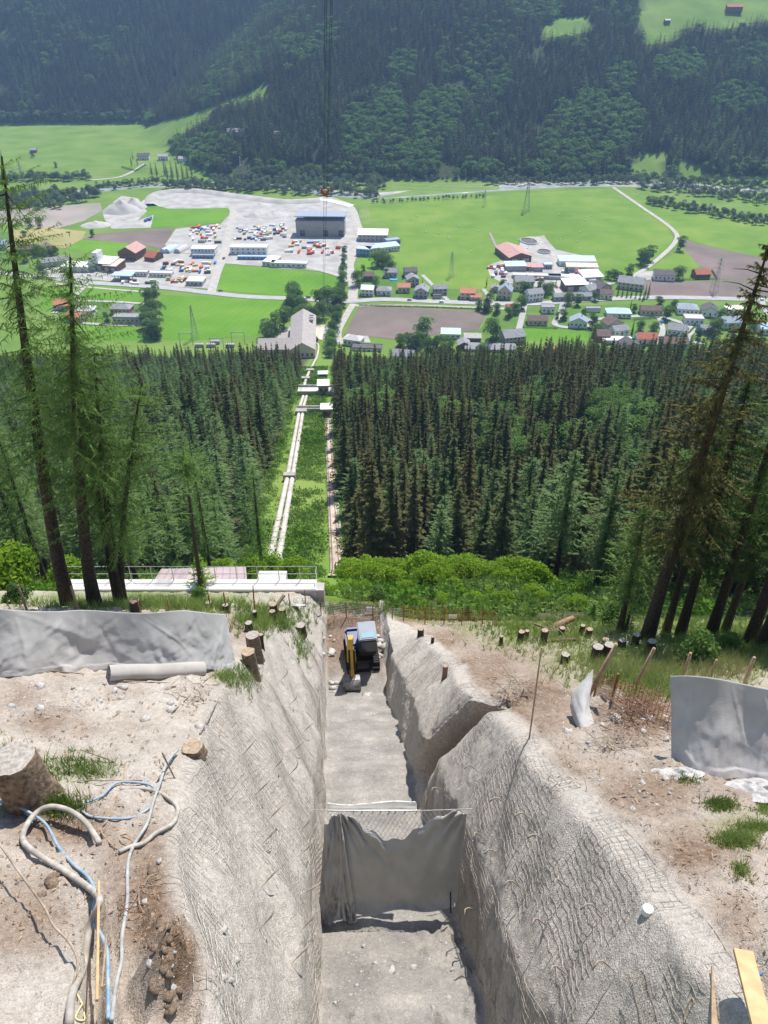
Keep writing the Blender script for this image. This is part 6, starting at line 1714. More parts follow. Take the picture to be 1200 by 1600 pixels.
# ------------------------------------------------------------------ geotextile walls
def cloth(name, top, bot, nu, nv, fold, seed, label, cat='geotextile', swag=0.0, flare=0.25, material=M_geo, vf=1.0):
    """hanging cloth between a top line and a bottom line (world polylines)"""
    top = spline(np.asarray(top), nu); bot = spline(np.asarray(bot), nu)
    u = np.linspace(0, 1, nu); v = np.linspace(0, 1, nv)
    U, V_ = np.meshgrid(u, v)
    P = top[None] * (1 - V_[..., None]) + bot[None] * V_[..., None]
    L = np.linalg.norm(top[-1] - top[0])
    tx = top[-1] - top[0]; nrm = np.array([tx[1], -tx[0], 0]); nrm /= np.linalg.norm(nrm)
    f = fbm(U * L * 1.1 * vf + 0.5 * V_ * np.sin(U * 9 + seed), V_ * 0.9 + U * 2, 1.0, 4, seed) - 0.5
    diag = np.abs(((U * L * 0.62 + V_ * 1.1 + seed) % 1.6) - 0.8) - 0.4
    crease = fbm(U * L * 2.5 + V_ * 2.2, V_ * 3 - U * L, 1.0, 3, seed + 4) - 0.5
    rdg = 0.5 - np.abs(fbm(U * L * 0.9 * vf - V_ * 1.3, V_ * 0.8 + U * L * 0.35, 1.0, 3, seed + 9) - 0.5) * 4
    rdg2 = 0.5 - np.abs(fbm(U * L * 1.1 * vf + V_ * 1.6, V_ * 1.2 - U * L * 0.4, 1.0, 2, seed + 19) - 0.5) * 4
    H = float(np.linalg.norm(top[nu // 2] - bot[nu // 2])); xx = U * L; yy = V_ * H
    fr = random.Random(int(seed * 10)); fold_d = np.zeros_like(U)
    for k in range(int(9 * L * vf)):
        x0_, y0_ = fr.uniform(0, L), fr.choice([0.0, 0.0, fr.uniform(0, H), H])
        an_ = (1.57 + fr.gauss(0, 0.55)) * (1 if y0_ < H else -1); ln_ = fr.uniform(0.35, 1.3) * H; wd_ = fr.uniform(0.03, 0.12)
        ca_, sa_ = math.cos(an_), math.sin(an_)
        al = (xx - x0_) * ca_ + (yy - y0_) * sa_; ac = -(xx - x0_) * sa_ + (yy - y0_) * ca_ + 0.08 * np.sin(al * 2 + k)
        tp = np.clip(al / (0.15 * ln_), 0, 1) * np.clip((ln_ - al) / (0.5 * ln_), 0, 1)
        fold_d += fr.uniform(-0.6, 1.0) * tp * np.maximum(0, 1 - np.abs(ac) / (wd_ * (0.6 + al / ln_))) * wd_ * 5
    dsp = fold * (0.7 * f + 0.25 * rdg + 0.55 * fold_d + 0.5 * crease * (0.3 + V_)) * (0.12 + np.sin(np.clip(V_ * 1.3, 0, 1) * 1.57) ** 1.2 * 0.9) + flare * V_ ** 3
    P = P + nrm * dsp[..., None]
    P[..., 2] -= swag * np.abs(np.sin(U * math.pi * max(1, round(L / 1.8)))) ** 1.5 * (1 - V_)
    P[..., 2] += (V_ > 0.9) * 0.05 * (fbm(U * L * 3, V_, 1.0, 2, seed) - 0.2)
    o = link(name, fastmesh(name, P.reshape(-1, 3), gridfaces(nv, nu), material, True))
    sm = o.modifiers.new('thickness', 'SOLIDIFY'); sm.thickness = 0.012
    return tag(o, label, cat)
def vert(p, h, back=0.0):
    q = np.array(p, float); q[2] += h; q[1] += back; return q
xs = [-40, 30, 100, 170, 240, 300, 345, 372]
bot = [fg(x, y, 0.03) for x, y in zip(xs, [1056, 1053, 1048, 1044, 1044, 1042, 1042, 1040])]
top = [at(x, y, (bot[i][1] * CP - (bot[i][2] - CAMH) * SP) + 0.10) for i, (x, y) in enumerate(zip([-40, 30, 100, 170, 240, 300, 340, 352], [948, 949, 953, 952, 954, 953, 955, 960]))]
cloth('geotextile_wall', top, bot, 220, 60, 0.32, 3.0, 'long grey geotextile wall draped over the fence at the left', swag=0.10, flare=0.1)
# fence posts behind it
def stake(px, py, h, r, label, group=None, lean=(0, 0), material=M_stake, p=None):
    p = fg(px, py, -0.1) if p is None else p
    mb = MB().tube(np.array([(0, 0, 0), (lean[0] * h * .5, lean[1] * h * .5, h * .5), (lean[0] * h, lean[1] * h, h)]), [r, r, r * .9], 7)
    return tag(link('wooden_stake', mb.mesh('wooden_stake', material, True), None, p), label, 'stake', group)
for px, lb in ((47, 'wooden stake left of the leaning larch'), (124, 'wooden stake between the two tall larches')):
    p = fg(px, 957, 0); stake(px, 957, 1.5, 0.05, lb, p=p)
for k, (px, py, h) in enumerate(((222, 957, 0.9), (265, 957, 0.9), (330, 950, 1.0), (355, 955, 1.2), (398, 953, 1.4), (455, 950, 1.2), (478, 945, 1.3))):
    stake(px, py, h, 0.03, ('thin stake beside the stump behind the wall', 'thin stake right of the stump behind the wall', 'thin rusty stake below the trimmed larch', 'thin rusty stake left of the white cloth', 'thin rusty stake in the stump field', 'thin rusty stake beside the stump group', 'thin rusty stake beside the platform pillar')[k], None, (random.uniform(-.05, .05), 0), M_rust)
# right wall
xs = [1048, 1080, 1120, 1160, 1200, 1250]
bot = [fg(x, y, 0.03) for x, y in zip(xs, [1180, 1192, 1204, 1206, 1208, 1212])]
top = [at(x, y, (bot[i][1] * CP - (bot[i][2] - CAMH) * SP) + 0.0) for i, (x, y) in enumerate(zip(xs, [1056, 1056, 1060, 1068, 1076, 1084]))]
cloth('geotextile_wall', top, bot, 110, 60, 0.26, 8.0, 'grey geotextile wall hanging on stakes at the right edge')
bot = [fg(x, y, 0.05) for x, y in ((888, 1120), (899, 1136), (914, 1128))]
top = [at(x, y, bot[0][1] * CP - (bot[0][2] - CAMH) * SP + 0.15) for x, y in ((894, 1082), (911, 1064), (927, 1046))]
cloth('geotextile_rag', top, bot, 30, 40, 0.22, 5.5, 'narrow rag of grey geotextile hanging from a slanting stake', vf=2.0)
def lump(px, py, rx, ry, h, seed, label):
    p, n = fgn(px, py)
    an = np.linspace(0, 2 * math.pi, 48, endpoint=False); rs = np.linspace(0, 1, 20)
    A, R_ = np.meshgrid(an, rs)
    x = np.cos(A) * R_ * rx * (0.8 + 0.4 * vnoise(np.cos(A) * 1.5 + seed, np.sin(A) * 1.5)); y = np.sin(A) * R_ * ry
    rid = np.abs(fbm(x * 3.5, y * 3.5 + x * 2, 1.0, 4, seed) - 0.5) * 2
    z = h * (1 - R_ ** 2) * (0.4 + 1.3 * rid) + 0.12 * rid
    V = np.stack([x, y, z - 0.03 - 0.7 * y], -1).reshape(-1, 3)
    F = [(i * 48 + j, i * 48 + (j + 1) % 48, (i + 1) * 48 + (j + 1) % 48, (i + 1) * 48 + j) for i in range(19) for j in range(48)]
    tag(link('crumpled_geotextile', fastmesh('crumpled_geotextile', V, F, M_geo, True), None, p), label, 'geotextile')
lump(1182, 1232, 0.62, 0.5, 0.28, 3.3, 'crumpled heap of grey geotextile below the right wall')
lump(1060, 1205, 0.5, 0.3, 0.12, 5.3, 'loose geotextile scraps at the foot of the right wall')
lump(362, 943, 0.5, 0.35, 0.10, 6.0, 'white crumpled cloth lying among the left stumps')
lump(462, 945, 0.6, 0.3, 0.12, 7.0, 'white cloth lump beside the platform pillar')
# rolled geotextile
a, b_ = fg(172, 1058, 0.17), fg(322, 1051, 0.17)
t = thing('geotextile_roll', 'rolled length of pale grey geotextile lying before the left wall', 'roll', (0, 0, 0))
P = np.array([a * (1 - f) + b_ * f + [0, 0, 0.012 * math.sin(9 * f)] for f in np.linspace(0, 1, 24)])
th = np.linspace(0, 2 * math.pi, 28, endpoint=False)
ax_ = unit(b_ - a); e1 = unit(np.cross(ax_, [0, 0, 1.0])); e2 = np.cross(e1, ax_)
rad = 0.185 * (1 + 0.05 * np.sin(3 * th + 1))[None] * (1 + 0.03 * vnoise(np.arange(24)[:, None] * 0.9, th[None] * 2))
V = P[:, None] + rad[..., None] * (np.cos(th)[None, :, None] * e1 + np.sin(th)[None, :, None] * e2)
F = [(i * 28 + j, i * 28 + (j + 1) % 28, (i + 1) * 28 + (j + 1) % 28, (i + 1) * 28 + j) for i in range(23) for j in range(28)]
M_roll = mat('beige_geotextile', (0.42, 0.39, 0.355), (0.34, 0.315, 0.285), 2, 0.85, 0.004, 30)
link('outer_layer', fastmesh('outer_layer', V.reshape(-1, 3), F, M_roll, True), t)
sp_ = []
for q in np.linspace(0, 5 * math.pi, 60): r_ = 0.03 + 0.0095 * q; sp_.append(a + ax_ * 0.01 + r_ * (math.cos(q) * e1 + math.sin(q) * e2))
link('rolled_end', MB().tube(np.array(sp_), 0.012, 4).mesh('rolled_end', M_roll), t)
link('loose_flap', MB().add([a + e1 * .16 - e2 * .1, b_ + e1 * .16 - e2 * .1, b_ + e1 * .42 - e2 * .17, a + e1 * .35 - e2 * .15, a + e1 * .35 - e2 * .17, b_ + e1 * .42 - e2 * .19], [(0, 1, 2, 3), (3, 2, 5, 4)]).mesh('loose_flap', M_roll), t)

# ------------------------------------------------------------------ barrier across the trench
t = thing('trench_barrier', 'grey geotextile barrier hung on a wire net across the trench', 'barrier', (0, 0, 0))
def bp(px, py, dz=0.0):
    f = (py - 1268) / (1430 - 1268)
    return at(px, py, 17.1 + 0.75 * f + dz)
nu, nv = 150, 90
def barrier_sheet(x0t, x1t, x0b, x1b, top_fn, bot_fn, seed, amp, z_off=0.0, pinch=None):
    U, V_ = np.meshgrid(np.linspace(0, 1, nu), np.linspace(0, 1, nv))
    X = (x0t * (1 - U) + x1t * U) * (1 - V_) + (x0b * (1 - U) + x1b * U) * V_
    Y = top_fn(U) * (1 - V_) + bot_fn(U) * V_
    f = (Y - 1268) / 162
    Z = 17.1 + 0.75 * f + z_off
    swag = np.zeros_like(U)
    if pinch is not None:
        for pu in pinch:
            r = np.hypot((U - pu) * 1.25, V_ * 0.9) + 0.02; an = np.arctan2((U - pu) * 1.25, V_ * 0.9 + 0.05)
            swag += np.sin(an * 13 + seed) * np.exp(-r * 3.0) * 0.10 * np.clip(r * 10, 0, 1)
    w = fbm(U * 5, V_ * 4, 1.0, 4, seed) - 0.5
    Z = Z + swag + amp * w + amp * 0.6 * (fbm(U * 16, V_ * 14, 1.0, 3, seed + 3) - 0.5) * (0.2 + (V_ > 0.82)) - 0.22 * np.clip((V_ - 0.86) / 0.14, 0, 1) ** 2
    u_ = (X - 600) / 1200; v_ = (Y - 800) / 1200
    P = np.stack([u_ * Z, (CP - v_ * SP) * Z, CAMH - (SP + v_ * CP) * Z], -1)
    return P.reshape(-1, 3)
topf = lambda U: 1268 + 44 * np.exp(-((U - 0.42) / 0.27) ** 2) * (1 - np.exp(-(U / 0.06) ** 2)) * (1 - np.exp(-((1 - U) / 0.1) ** 2)) + 3 * np.sin(U * 40)
V = barrier_sheet(530, 729, 556, 714, topf, lambda U: 1428 - 8 * U + 3 * np.sin(U * 11), 2.0, 0.10, 0, (0.0, 1.0))
o = link('main_cloth', fastmesh('main_cloth', V, gridfaces(nv, nu), M_geo, True), t); o.modifiers.new('thickness', 'SOLIDIFY').thickness = 0.015
V = barrier_sheet(508, 530, 496, 558, lambda U: 1268 + 3 * np.sin(U * 9) + 18 * (1 - U), lambda U: 1446 - 10 * U + 6 * np.sin(U * 9), 6.0, 0.36, -0.10, (1.0,))
o = link('side_cloth', fastmesh('side_cloth', V, gridfaces(nv, nu), M_geo, True), t); o.modifiers.new('thickness', 'SOLIDIFY').thickness = 0.015
V = barrier_sheet(512, 650, 512, 652, lambda U: 1254 + 3 * np.sin(U * 6), lambda U: 1268 + 14 * U * 0, 8.0, 0.05, 0.75, None)
o = link('rear_cloth', fastmesh('rear_cloth', V, gridfaces(nv, nu), mat('sunlit_geotextile', (0.70, 0.68, 0.64), (0.62, 0.60, 0.56), 2, 0.9), True), t); o.modifiers.new('thickness', 'SOLIDIFY').thickness = 0.03  # flap of the same geotextile, sunlight on it put into the whiter colour
cab_a, cab_b = bp(488, 1266), bp(738, 1264)
link('top_cable', MB().tube(np.array([cab_a * (1 - f) + cab_b * f - [0, 0, 0.06 * math.sin(f * math.pi)] for f in np.linspace(0, 1, 20)]), 0.012, 5).mesh('top_cable', M_steel), t)
net = MB()
for k in range(-14, 46):
    for sgn in (-1, 1):
        pts = []
        for j in range(9):
            x = 505 + k * 7.5 + sgn * j * 7.5 * 0.55; y = 1268 + j * 6.5
            if 508 < x < 728: pts.append(bp(x, y, 0.06))
        if len(pts) > 1: net.tube(np.array(pts), 0.005, 3, False)
link('wire_net', net.mesh('wire_net', M_steel), t)
hk = MB().tube(np.array([(0, 0, 0.03), (0.02, 0, -0.03), (-0.02, 0, -0.10)]), 0.012, 4).mesh('clip', M_rebar)
for px in (552, 565, 582, 594, 607, 617, 632, 650, 668, 690, 705): link('clip', hk, t, bp(px, 1268))
tag(link('steel_rod', MB().tube(np.array([at(704, 1426, 17.4), at(704, 1392, 17.1)]), 0.018, 6).mesh('steel_rod', M_black)), 'short dark steel rod standing before the barrier', 'rod')
# foot cable along the right trench wall
P = spline(np.array([fg(x, y, 0.06) for x, y in ((700, 1436), (715, 1470), (730, 1500), (750, 1540), (770, 1575), (785, 1599))]), 30)
tag(link('ground_cable', MB().tube(P, 0.012, 5).mesh('ground_cable', M_rebar)), 'thin dark cable lying along the trench floor', 'cable')

# ------------------------------------------------------------------ excavator
p = fg(558, 1031)
ex = thing('mini_excavator', 'yellow and blue mini excavator digging at the far end of the trench', 'excavator', p + [0.12, 0.35, 0.0])
ex.rotation_euler = (math.radians(-9), 0, math.pi + math.radians(8))
# local axes: +y forward (towards the camera), +x = image left
def rounded_box(c, s, bev=0.05, taper=1.0):
    bm = bmesh.new(); bmesh.ops.create_cube(bm, size=1.0)
    for v in bm.verts:
        k = taper if v.co.z > 0 else 1.0
        v.co = Vector((v.co.x * s[0] * k, v.co.y * s[1] * k, v.co.z * s[2])) + Vector(c)
    bmesh.ops.bevel(bm, geom=list(bm.edges), offset=bev, segments=2, affect='EDGES')
    return bm
def bmobj(name, bm, m_, par):
    me = bpy.data.meshes.new(name); bm.to_mesh(me); bm.free(); me.materials.append(m_)
    return link(name, me, par)
for s in (-1, 1):
    tr = MB(); an = np.linspace(0, 2 * math.pi, 28, endpoint=False)
    prof = [(0.72 * (1 if math.cos(a) > 0 else -1) * (abs(math.cos(a)) > 0.05) + 0.24 * math.cos(a), 0.26 + 0.25 * math.sin(a)) for a in an]
    vs = [(s * 0.72 + dx, y, z) for dx in (-0.19, 0.19) for y, z in prof]
    tr.add(vs, [tuple(range(28)), tuple(range(28, 56))[::-1]] + [(i, 28 + i, 28 + (i + 1) % 28, (i + 1) % 28) for i in range(28)])
    to = link('track', tr.mesh('track', M_black), ex)
    for k in range(15): link('track_shoe', MB().box((s * 0.72, -0.85 + 0.12 * k, 0.52), (0.40, 0.05, 0.04)).mesh('track_shoe', M_black), to)
bmobj('undercarriage', rounded_box((0, 0, 0.38), (1.1, 1.0, 0.24)), M_black, ex)
bmobj('slew_ring', rounded_box((0, 0, 0.56), (0.8, 0.8, 0.14)), M_black, ex)
body = bmobj('upper_body', rounded_box((0.05, -0.45, 0.92), (1.55, 1.15, 0.62), 0.12), M_paint_b, ex)
bmobj('counterweight', rounded_box((0.05, -0.98, 0.98), (1.5, 0.3, 0.7), 0.1), M_paint_b, ex)
bmobj('side_cover', rounded_box((0.58, 0.0, 0.85), (0.45, 0.9, 0.5), 0.08), M_paint_b, ex)
cab = bmobj('cab_frame', rounded_box((-0.28, 0.10, 1.62), (0.92, 1.15, 1.4), 0.06, 0.94), M_black, ex)
bmobj('cab_glass', rounded_box((-0.28, 0.15, 1.75), (0.94, 1.08, 0.9), 0.04, 0.95), M_glass, cab)
bmobj('cab_roof', rounded_box((-0.28, 0.08, 2.36), (0.98, 1.25, 0.12), 0.05), M_roofg, cab)
bmobj('roof_window', rounded_box((-0.28, 0.40, 2.43), (0.70, 0.36, 0.03), 0.01), M_skyglass, cab)
bmobj('cab_pillar', rounded_box((-0.75, -0.1, 1.6), (0.05, 0.9, 1.2), 0.02), M_paint_b, cab)
bmobj('grab_rail', rounded_box((0.22, 0.66, 1.6), (0.03, 0.03, 1.2), 0.01), M_paint_b, cab)
def plate(name, prof, x0, x1, m_, par):
    n = len(prof); mb = MB()
    mb.add([(x0, y, z) for y, z in prof] + [(x1, y, z) for y, z in prof], [tuple(range(n)), tuple(range(n, 2 * n))[::-1]] + [(i, n + i, n + (i + 1) % n, (i + 1) % n) for i in range(n)])
    me = mb.mesh(name, m_)
    o = link(name, me, par); bv = o.modifiers.new('bevel', 'BEVEL'); bv.width = 0.015
    return o
bx = 0.62
bmobj('boom_bracket', rounded_box((bx - 0.08, 0.62, 0.85), (0.36, 0.5, 0.42), 0.05), M_paint_y, ex)
boom = plate('boom', [(0.62, 0.80), (0.90, 0.82), (0.98, 1.9), (1.30, 3.15), (1.22, 3.42), (1.00, 3.38), (0.70, 2.1)], bx - 0.06, bx + 0.24, M_paint_y, ex)
plate('boom_cylinder', [(0.98, 0.72), (1.10, 0.72), (1.12, 2.1), (1.0, 2.12)], bx - 0.16, bx - 0.05, M_paint_y, boom)
stick = plate('dipper_arm', [(1.08, 3.48), (1.34, 3.44), (1.56, 2.6), (1.96, 1.0), (1.86, 0.94), (1.62, 1.2), (1.24, 2.5)], bx - 0.02, bx + 0.22, M_paint_y, ex)
for dx in (-0.05, 0.2):
    link('hydraulic_cylinder', MB().tube(np.array([(bx + dx, 1.52, 2.8), (bx + dx, 1.88, 1.6)]), 0.05, 8).tube(np.array([(bx + dx, 1.88, 1.6), (bx + dx, 2.0, 1.02)]), 0.028, 8).mesh('hydraulic_cylinder', M_black), stick)
link('bucket_link', MB().tube(np.array([(bx + .1, 2.0, 1.02), (bx + .1, 2.12, 0.78)]), 0.05, 6).tube(np.array([(bx + .1, 1.88, 0.98), (bx + .1, 2.12, 0.78)]), 0.04, 6).mesh('bucket_link', M_black), stick)
M_bucket = mat('worn_bucket_steel', (0.34, 0.33, 0.33), (0.16, 0.14, 0.13), 4, 0.5, metal=0.5)
an = np.linspace(-0.3, 3.3, 12)
prof = [(2.05 + 0.44 * math.cos(a), 0.62 + 0.42 * math.sin(a)) for a in an]
inn = [(2.05 + 0.39 * math.cos(a), 0.62 + 0.37 * math.sin(a)) for a in an[::-1]]
bk_ = plate('bucket', prof + inn, bx - 0.32, bx + 0.52, M_bucket, ex)
for x in (bx - 0.32, bx + 0.49): plate('bucket_cheek', prof, x, x + 0.03, M_bucket, bk_)
for k in range(5): bmobj('bucket_tooth', rounded_box((bx - 0.26 + 0.18 * k, 2.32, 0.36), (0.06, 0.05, 0.16), 0.01), M_bucket, bk_)
bmobj('dozer_blade', rounded_box((0, 1.15, 0.32), (1.75, 0.08, 0.38), 0.02), M_black, ex)
for s in (-0.4, 0.4): bmobj('blade_arm', rounded_box((s, 0.9, 0.35), (0.1, 0.5, 0.1), 0.02), M_black, ex)

# ------------------------------------------------------------------ stumps
def stump(px, py, dpx, hpx, label, m_=M_stumpbark, cutm=M_greycut, lean=0.0, roots=False):
    p = fg(px, py, -0.06); sc = site_pixel_size(p)
    d = dpx * sc; h = hpx * sc / 0.82
    t = thing('tree_stump', label, 'stump', p)
    n = 26; r = d / 2
    an = np.arange(n) * 2 * math.pi / n
    sd = random.uniform(0, 50)
    lob = 1 + 0.12 * (vnoise(np.cos(an) * 2 + sd, np.sin(an) * 2) - 0.5) + 0.04 * np.sin(an * 5 + sd)
    lev = [(-0.15, 1.16), (0.08, 1.08), (0.3, 1.02), (0.7, 0.98), (0.97, 0.96), (1.0, 0.93)]
    V = []; 
    for f, k in lev:
        rr_ = r * k * lob * (1 + 0.05 * (vnoise(an * 6 + sd, an * 0 + f * 9) - 0.5) * 2)
        if roots and f < 0.2: rr_ = rr_ * (1 + 0.10 * np.maximum(0, np.sin(an * 4 + sd)))
        V += [(lean * f * h + a * math.cos(q), a * math.sin(q), f * h + 0.10 * r * (f > 0.9) * math.cos(q + 1)) for a, q in zip(rr_, an)]
    F = [(i * n + j, i * n + (j + 1) % n, (i + 1) * n + (j + 1) % n, (i + 1) * n + j) for i in range(len(lev) - 1) for j in range(n)]
    link('bark', MB().add(V, F).mesh('bark', m_, True), t)
    top = V[-n:]; c = np.mean(top, 0)
    cv = [tuple(c)] + [tuple(c + (np.array(q) - c) * 0.5 + [0, 0, 0.004]) for q in top] + [tuple(np.array(q) + [0, 0, 0.002]) for q in top]
    cf = [(0, 1 + j, 1 + (j + 1) % n) for j in range(n)] + [(1 + j, 1 + n + j, 1 + n + (j + 1) % n, 1 + (j + 1) % n) for j in range(n)]
    link('cut_face', MB().add(cv, cf).mesh('cut_face', cutm), t)
    return t
stump(50, 1246, 72, 84, 'very large pale stump at the left edge beside the hoses', lean=-0.06, roots=True)
ST = [(304, 1172, 34, 14, 'low freshly cut stump sunk in the pale ground', M_stumpbark, M_cut), (398, 1052, 22, 44, 'tall stump with a torn top right of the geotextile wall', M_stumpbark, M_cut), (402, 1022, 22, 40, 'tall stump standing behind the torn one', M_stumpbark, M_greycut),
      (410, 1008, 8, 24, 'thin stump right of the tall pair', M_bark, M_cut), (214, 952, 16, 20, 'stump behind the geotextile wall', M_bark, M_cut), (389, 983, 12, 16, 'short dark stump left of the trench crest', M_bark, M_greycut), (400, 968, 7, 18, 'thin dark stump near the trench crest', M_bark, M_greycut),
      (428, 974, 10, 24, 'dark stump with pale top beside the leaning board', M_bark, M_cut), (431, 958, 12, 18, 'dark stump right of the leaning board', M_bark, M_cut), (443, 962, 11, 14, 'shorter dark stump at the trench crest', M_bark, M_cut), (472, 990, 16, 18, 'stump hanging on the left trench edge', M_bark, M_greycut),
      (355, 955, 10, 16, 'stump left of the white cloth', M_bark, M_greycut), (328, 950, 10, 12, 'small stump below the young spruce', M_bark, M_greycut),
      (657, 994, 10, 16, 'small stump on the right bank beyond the trench', M_bark, M_cut), (676, 1002, 5, 12, 'thin stake-like stump on the right bank', M_bark, M_cut), (694, 1058, 8, 24, 'thin stump standing on the mesh of the right bank', M_stumpbark, M_cut),
      (850, 1002, 11, 24, 'tall dark stump left of the log pile', M_bark, M_cut), (812, 1000, 10, 18, 'dark stump at the left of the stump field', M_bark, M_cut), (783, 1005, 6, 18, 'thin dark stump farthest left of the stump field', M_bark, M_cut), (822, 994, 7, 14, 'thin stump between two dark ones', M_bark, M_cut),
      (882, 1034, 13, 18, 'short dark stump standing alone in the grass', M_bark, M_greycut), (930, 1030, 17, 27, 'thick dark stump left of its twin', M_bark, M_greycut), (946, 1026, 16, 27, 'thick dark stump right of its twin', M_bark, M_greycut), (944, 1004, 11, 10, 'freshly cut stump behind the thick twins', M_stumpbark, M_cut),
      (918, 993, 10, 16, 'stump right of the log pile', M_bark, M_cut), (905, 990, 8, 16, 'leaning stump right of the log pile', M_bark, M_cut), (876, 990, 9, 14, 'stump below the pale log', M_bark, M_cut), (1014, 1016, 14, 22, 'dark stump beside the big leaning spruce', M_bark, M_greycut), (991, 1004, 12, 20, 'dark stump left of the big leaning spruce', M_bark, M_greycut), (972, 1006, 12, 12, 'low dark stump among dry twigs', M_bark, M_greycut)]
for a in ST: stump(a[0], a[1], a[2], a[3], a[4], a[5], a[6], random.uniform(-0.05, 0.05))

# ------------------------------------------------------------------ logs, brush piles, stakes
def log(px, py, L, r, rz, label, group=None, tilt=0.0, m_=M_stumpbark, nm='log'):
    p = fg(px, py, r * 0.8)
    t = thing(nm, label, 'log', p, rz, group)
    t.rotation_euler = (0, tilt, rz)
    link('bark', MB().tube(np.array([(-L / 2, 0, 0), (0, 0.03, 0.02), (L / 2, 0, 0)]), [r, r * .95, r * .85], 10, False).mesh('bark', m_, True), t)
    for s in (-1, 1):
        link('cut_face', MB().tube(np.array([(s * L / 2, 0, 0), (s * (L / 2 + 0.01), 0, 0)]), [r * (1 if s < 0 else .85), r * .8], 10).mesh('cut_face', M_cut), t)
log(876, 976, 1.6, 0.2, 0.4, 'thick pale debarked log on the slash pile', None, -0.2, mat('debarked_log', (0.36, 0.22, 0.13), (0.24, 0.14, 0.08), 4, 0.8))
log(862, 985, 2.0, 0.07, -0.5, 'thin log lying across the slash pile', None, 0.1)
log(432, 948, 1.2, 0.10, 0.9, 'pale board-like log leaning on the crest stumps', None, -0.6, M_cut)
log(880, 1000, 1.5, 0.08, 0.1, 'thin grey log in the grass below the slash pile')
def stick_mesh(sd):
    r = random.Random(sd); L = 1.0
    pts = [(0, 0, 0)]
    for k in range(1, 6): pts.append((k / 5, r.uniform(-.05, .05), r.uniform(-.04, .05)))
    mb = MB().tube(np.array(pts), np.linspace(0.014, 0.004, 6), 5, False)
    for k in range(2):
        i = r.randint(1, 4); q = np.array(pts[i])
        mb.tube(np.array([q, q + [r.uniform(.08, .2), r.uniform(-.2, .2), r.uniform(0, .12)]]), [0.006, 0.002], 4, False)
    return mb.mesh('branch', M_stick, True)
STK = [stick_mesh(k) for k in range(7)]
RSTK = []
for m_ in STK:
    q = m_.copy(); q.materials.clear(); q.materials.append(mat('reddish_dead_branch', (0.28, 0.17, 0.11), (0.16, 0.09, 0.06), 5, 0.9)); RSTK.append(q)
def brush(px, py, wpx, hpx, n, L, label, meshes=STK, pile=0.25, flat=False):
    c = fg(px, py); t = thing('brush_pile', label, 'brush pile', c)
    sc = site_pixel_size(c)
    for k in range(n):
        g1, g2 = random.gauss(0, .42), random.gauss(0, .42)
        q = fg(px + g1 * wpx / 2, py + g2 * hpx / 2)
        o = link('branch', random.choice(meshes), t, q - c + [0, 0, 0.02 + (0 if flat else random.uniform(0, pile) * math.exp(-g1 * g1 * 3))])
        s = L * random.uniform(0.5, 1.3)
        o.scale = (s, s, s * random.uniform(0.8, 1.6)); o.rotation_euler = (random.uniform(-1, 1), random.uniform(-.45, .25) + (0.3 if flat else 0), random.uniform(0, 6.28))
brush(990, 1115, 110, 70, 110, 0.75, 'brown dead brush heaped against the rusty mesh fence', RSTK, 0.55)
brush(800, 1075, 80, 34, 46, 0.8, 'pile of dead branches left of the hanging rag', STK, 0.35)
brush(960, 1160, 90, 34, 46, 0.6, 'grey sticks lying below the brown brush', STK, 0.15)
brush(870, 985, 70, 24, 36, 1.0, 'slash pile of branches in the stump field', STK, 0.4)
brush(300, 1085, 90, 40, 34, 0.6, 'scattered thin roots below the geotextile roll', STK, 0.06, True)
brush(120, 1095, 200, 50, 30, 0.3, 'thin roots strewn on the left bank below the wall', RSTK, 0.03, True)
brush(330, 1180, 60, 50, 16, 0.35, 'thin roots near the low cut stump', STK, 0.03, True)
brush(225, 1385, 36, 26, 12, 0.42, 'splintered pale root fragments beside the grey hose', STK, 0.12)
brush(190, 1425, 40, 16, 10, 0.4, 'splintered root across the dark soil', RSTK, 0.1)
brush(880, 1215, 160, 60, 22, 0.35, 'thin twigs strewn on the right bank', RSTK, 0.02, True)
brush(1080, 1030, 160, 30, 30, 0.9, 'dry twigs in the grass behind the right wall', STK, 0.3)
brush(1000, 985, 120, 30, 30, 1.1, 'dry grey branches below the dark spruces', STK, 0.35)
for a in ((1061, 1068, 1.5, 0.05, 'wooden stake behind the left end of the right wall', (0.0, 0)), (1158, 1076, 1.5, 0.05, 'wooden stake behind the right wall near the edge', (0, 0)), (985, 1080, 1.8, 0.045, 'slanting stake above the rusty mesh', (0.16, 0)), (905, 1105, 2.3, 0.05, 'slanting stake carrying the geotextile rag', (0.24, 0.05)),
          (828, 1150, 3.0, 0.02, 'very tall thin bent pole right of the trench', (-0.02, 0)), (1111, 1060, 1.0, 0.04, 'short stake at the top of the right wall', (0.02, 0))):
    stake(a[0], a[1], a[2], a[3], a[4], None, a[5])
# rusty fences
def mesh_fence(pts, h, sp, label, m_=M_rust, post_every=2.2, wr=0.007, tilt=0.0):
    P = np.array(pts); d = np.concatenate([[0], np.cumsum(np.linalg.norm(np.diff(P, axis=0), axis=1))])
    f = lambda s: np.array([np.interp(s, d, P[:, k]) for k in range(3)])
    t = thing('mesh_fence', label, 'fence', (0, 0, 0))
    mb = MB()
    for s in np.arange(0, d[-1], sp): q = f(s); mb.tube(np.array([q, q + [0, tilt * h, h * (0.97 + 0.06 * random.random())]]), wr, 3, False)
    for z in np.arange(0.05, h, sp): mb.tube(np.array([f(s) + [0, tilt * z, z] for s in np.linspace(0, d[-1], 14)]), wr, 3, False)
    link('wire_grid', mb.mesh('wire_grid', m_), t)
    for s in np.arange(0.1, d[-1], post_every):
        link('post', MB().tube(np.array([f(s) - [0, 0, 0.2], f(s) + [0, 0, h + 0.15]]), 0.03, 6).mesh('post', M_rust), t)
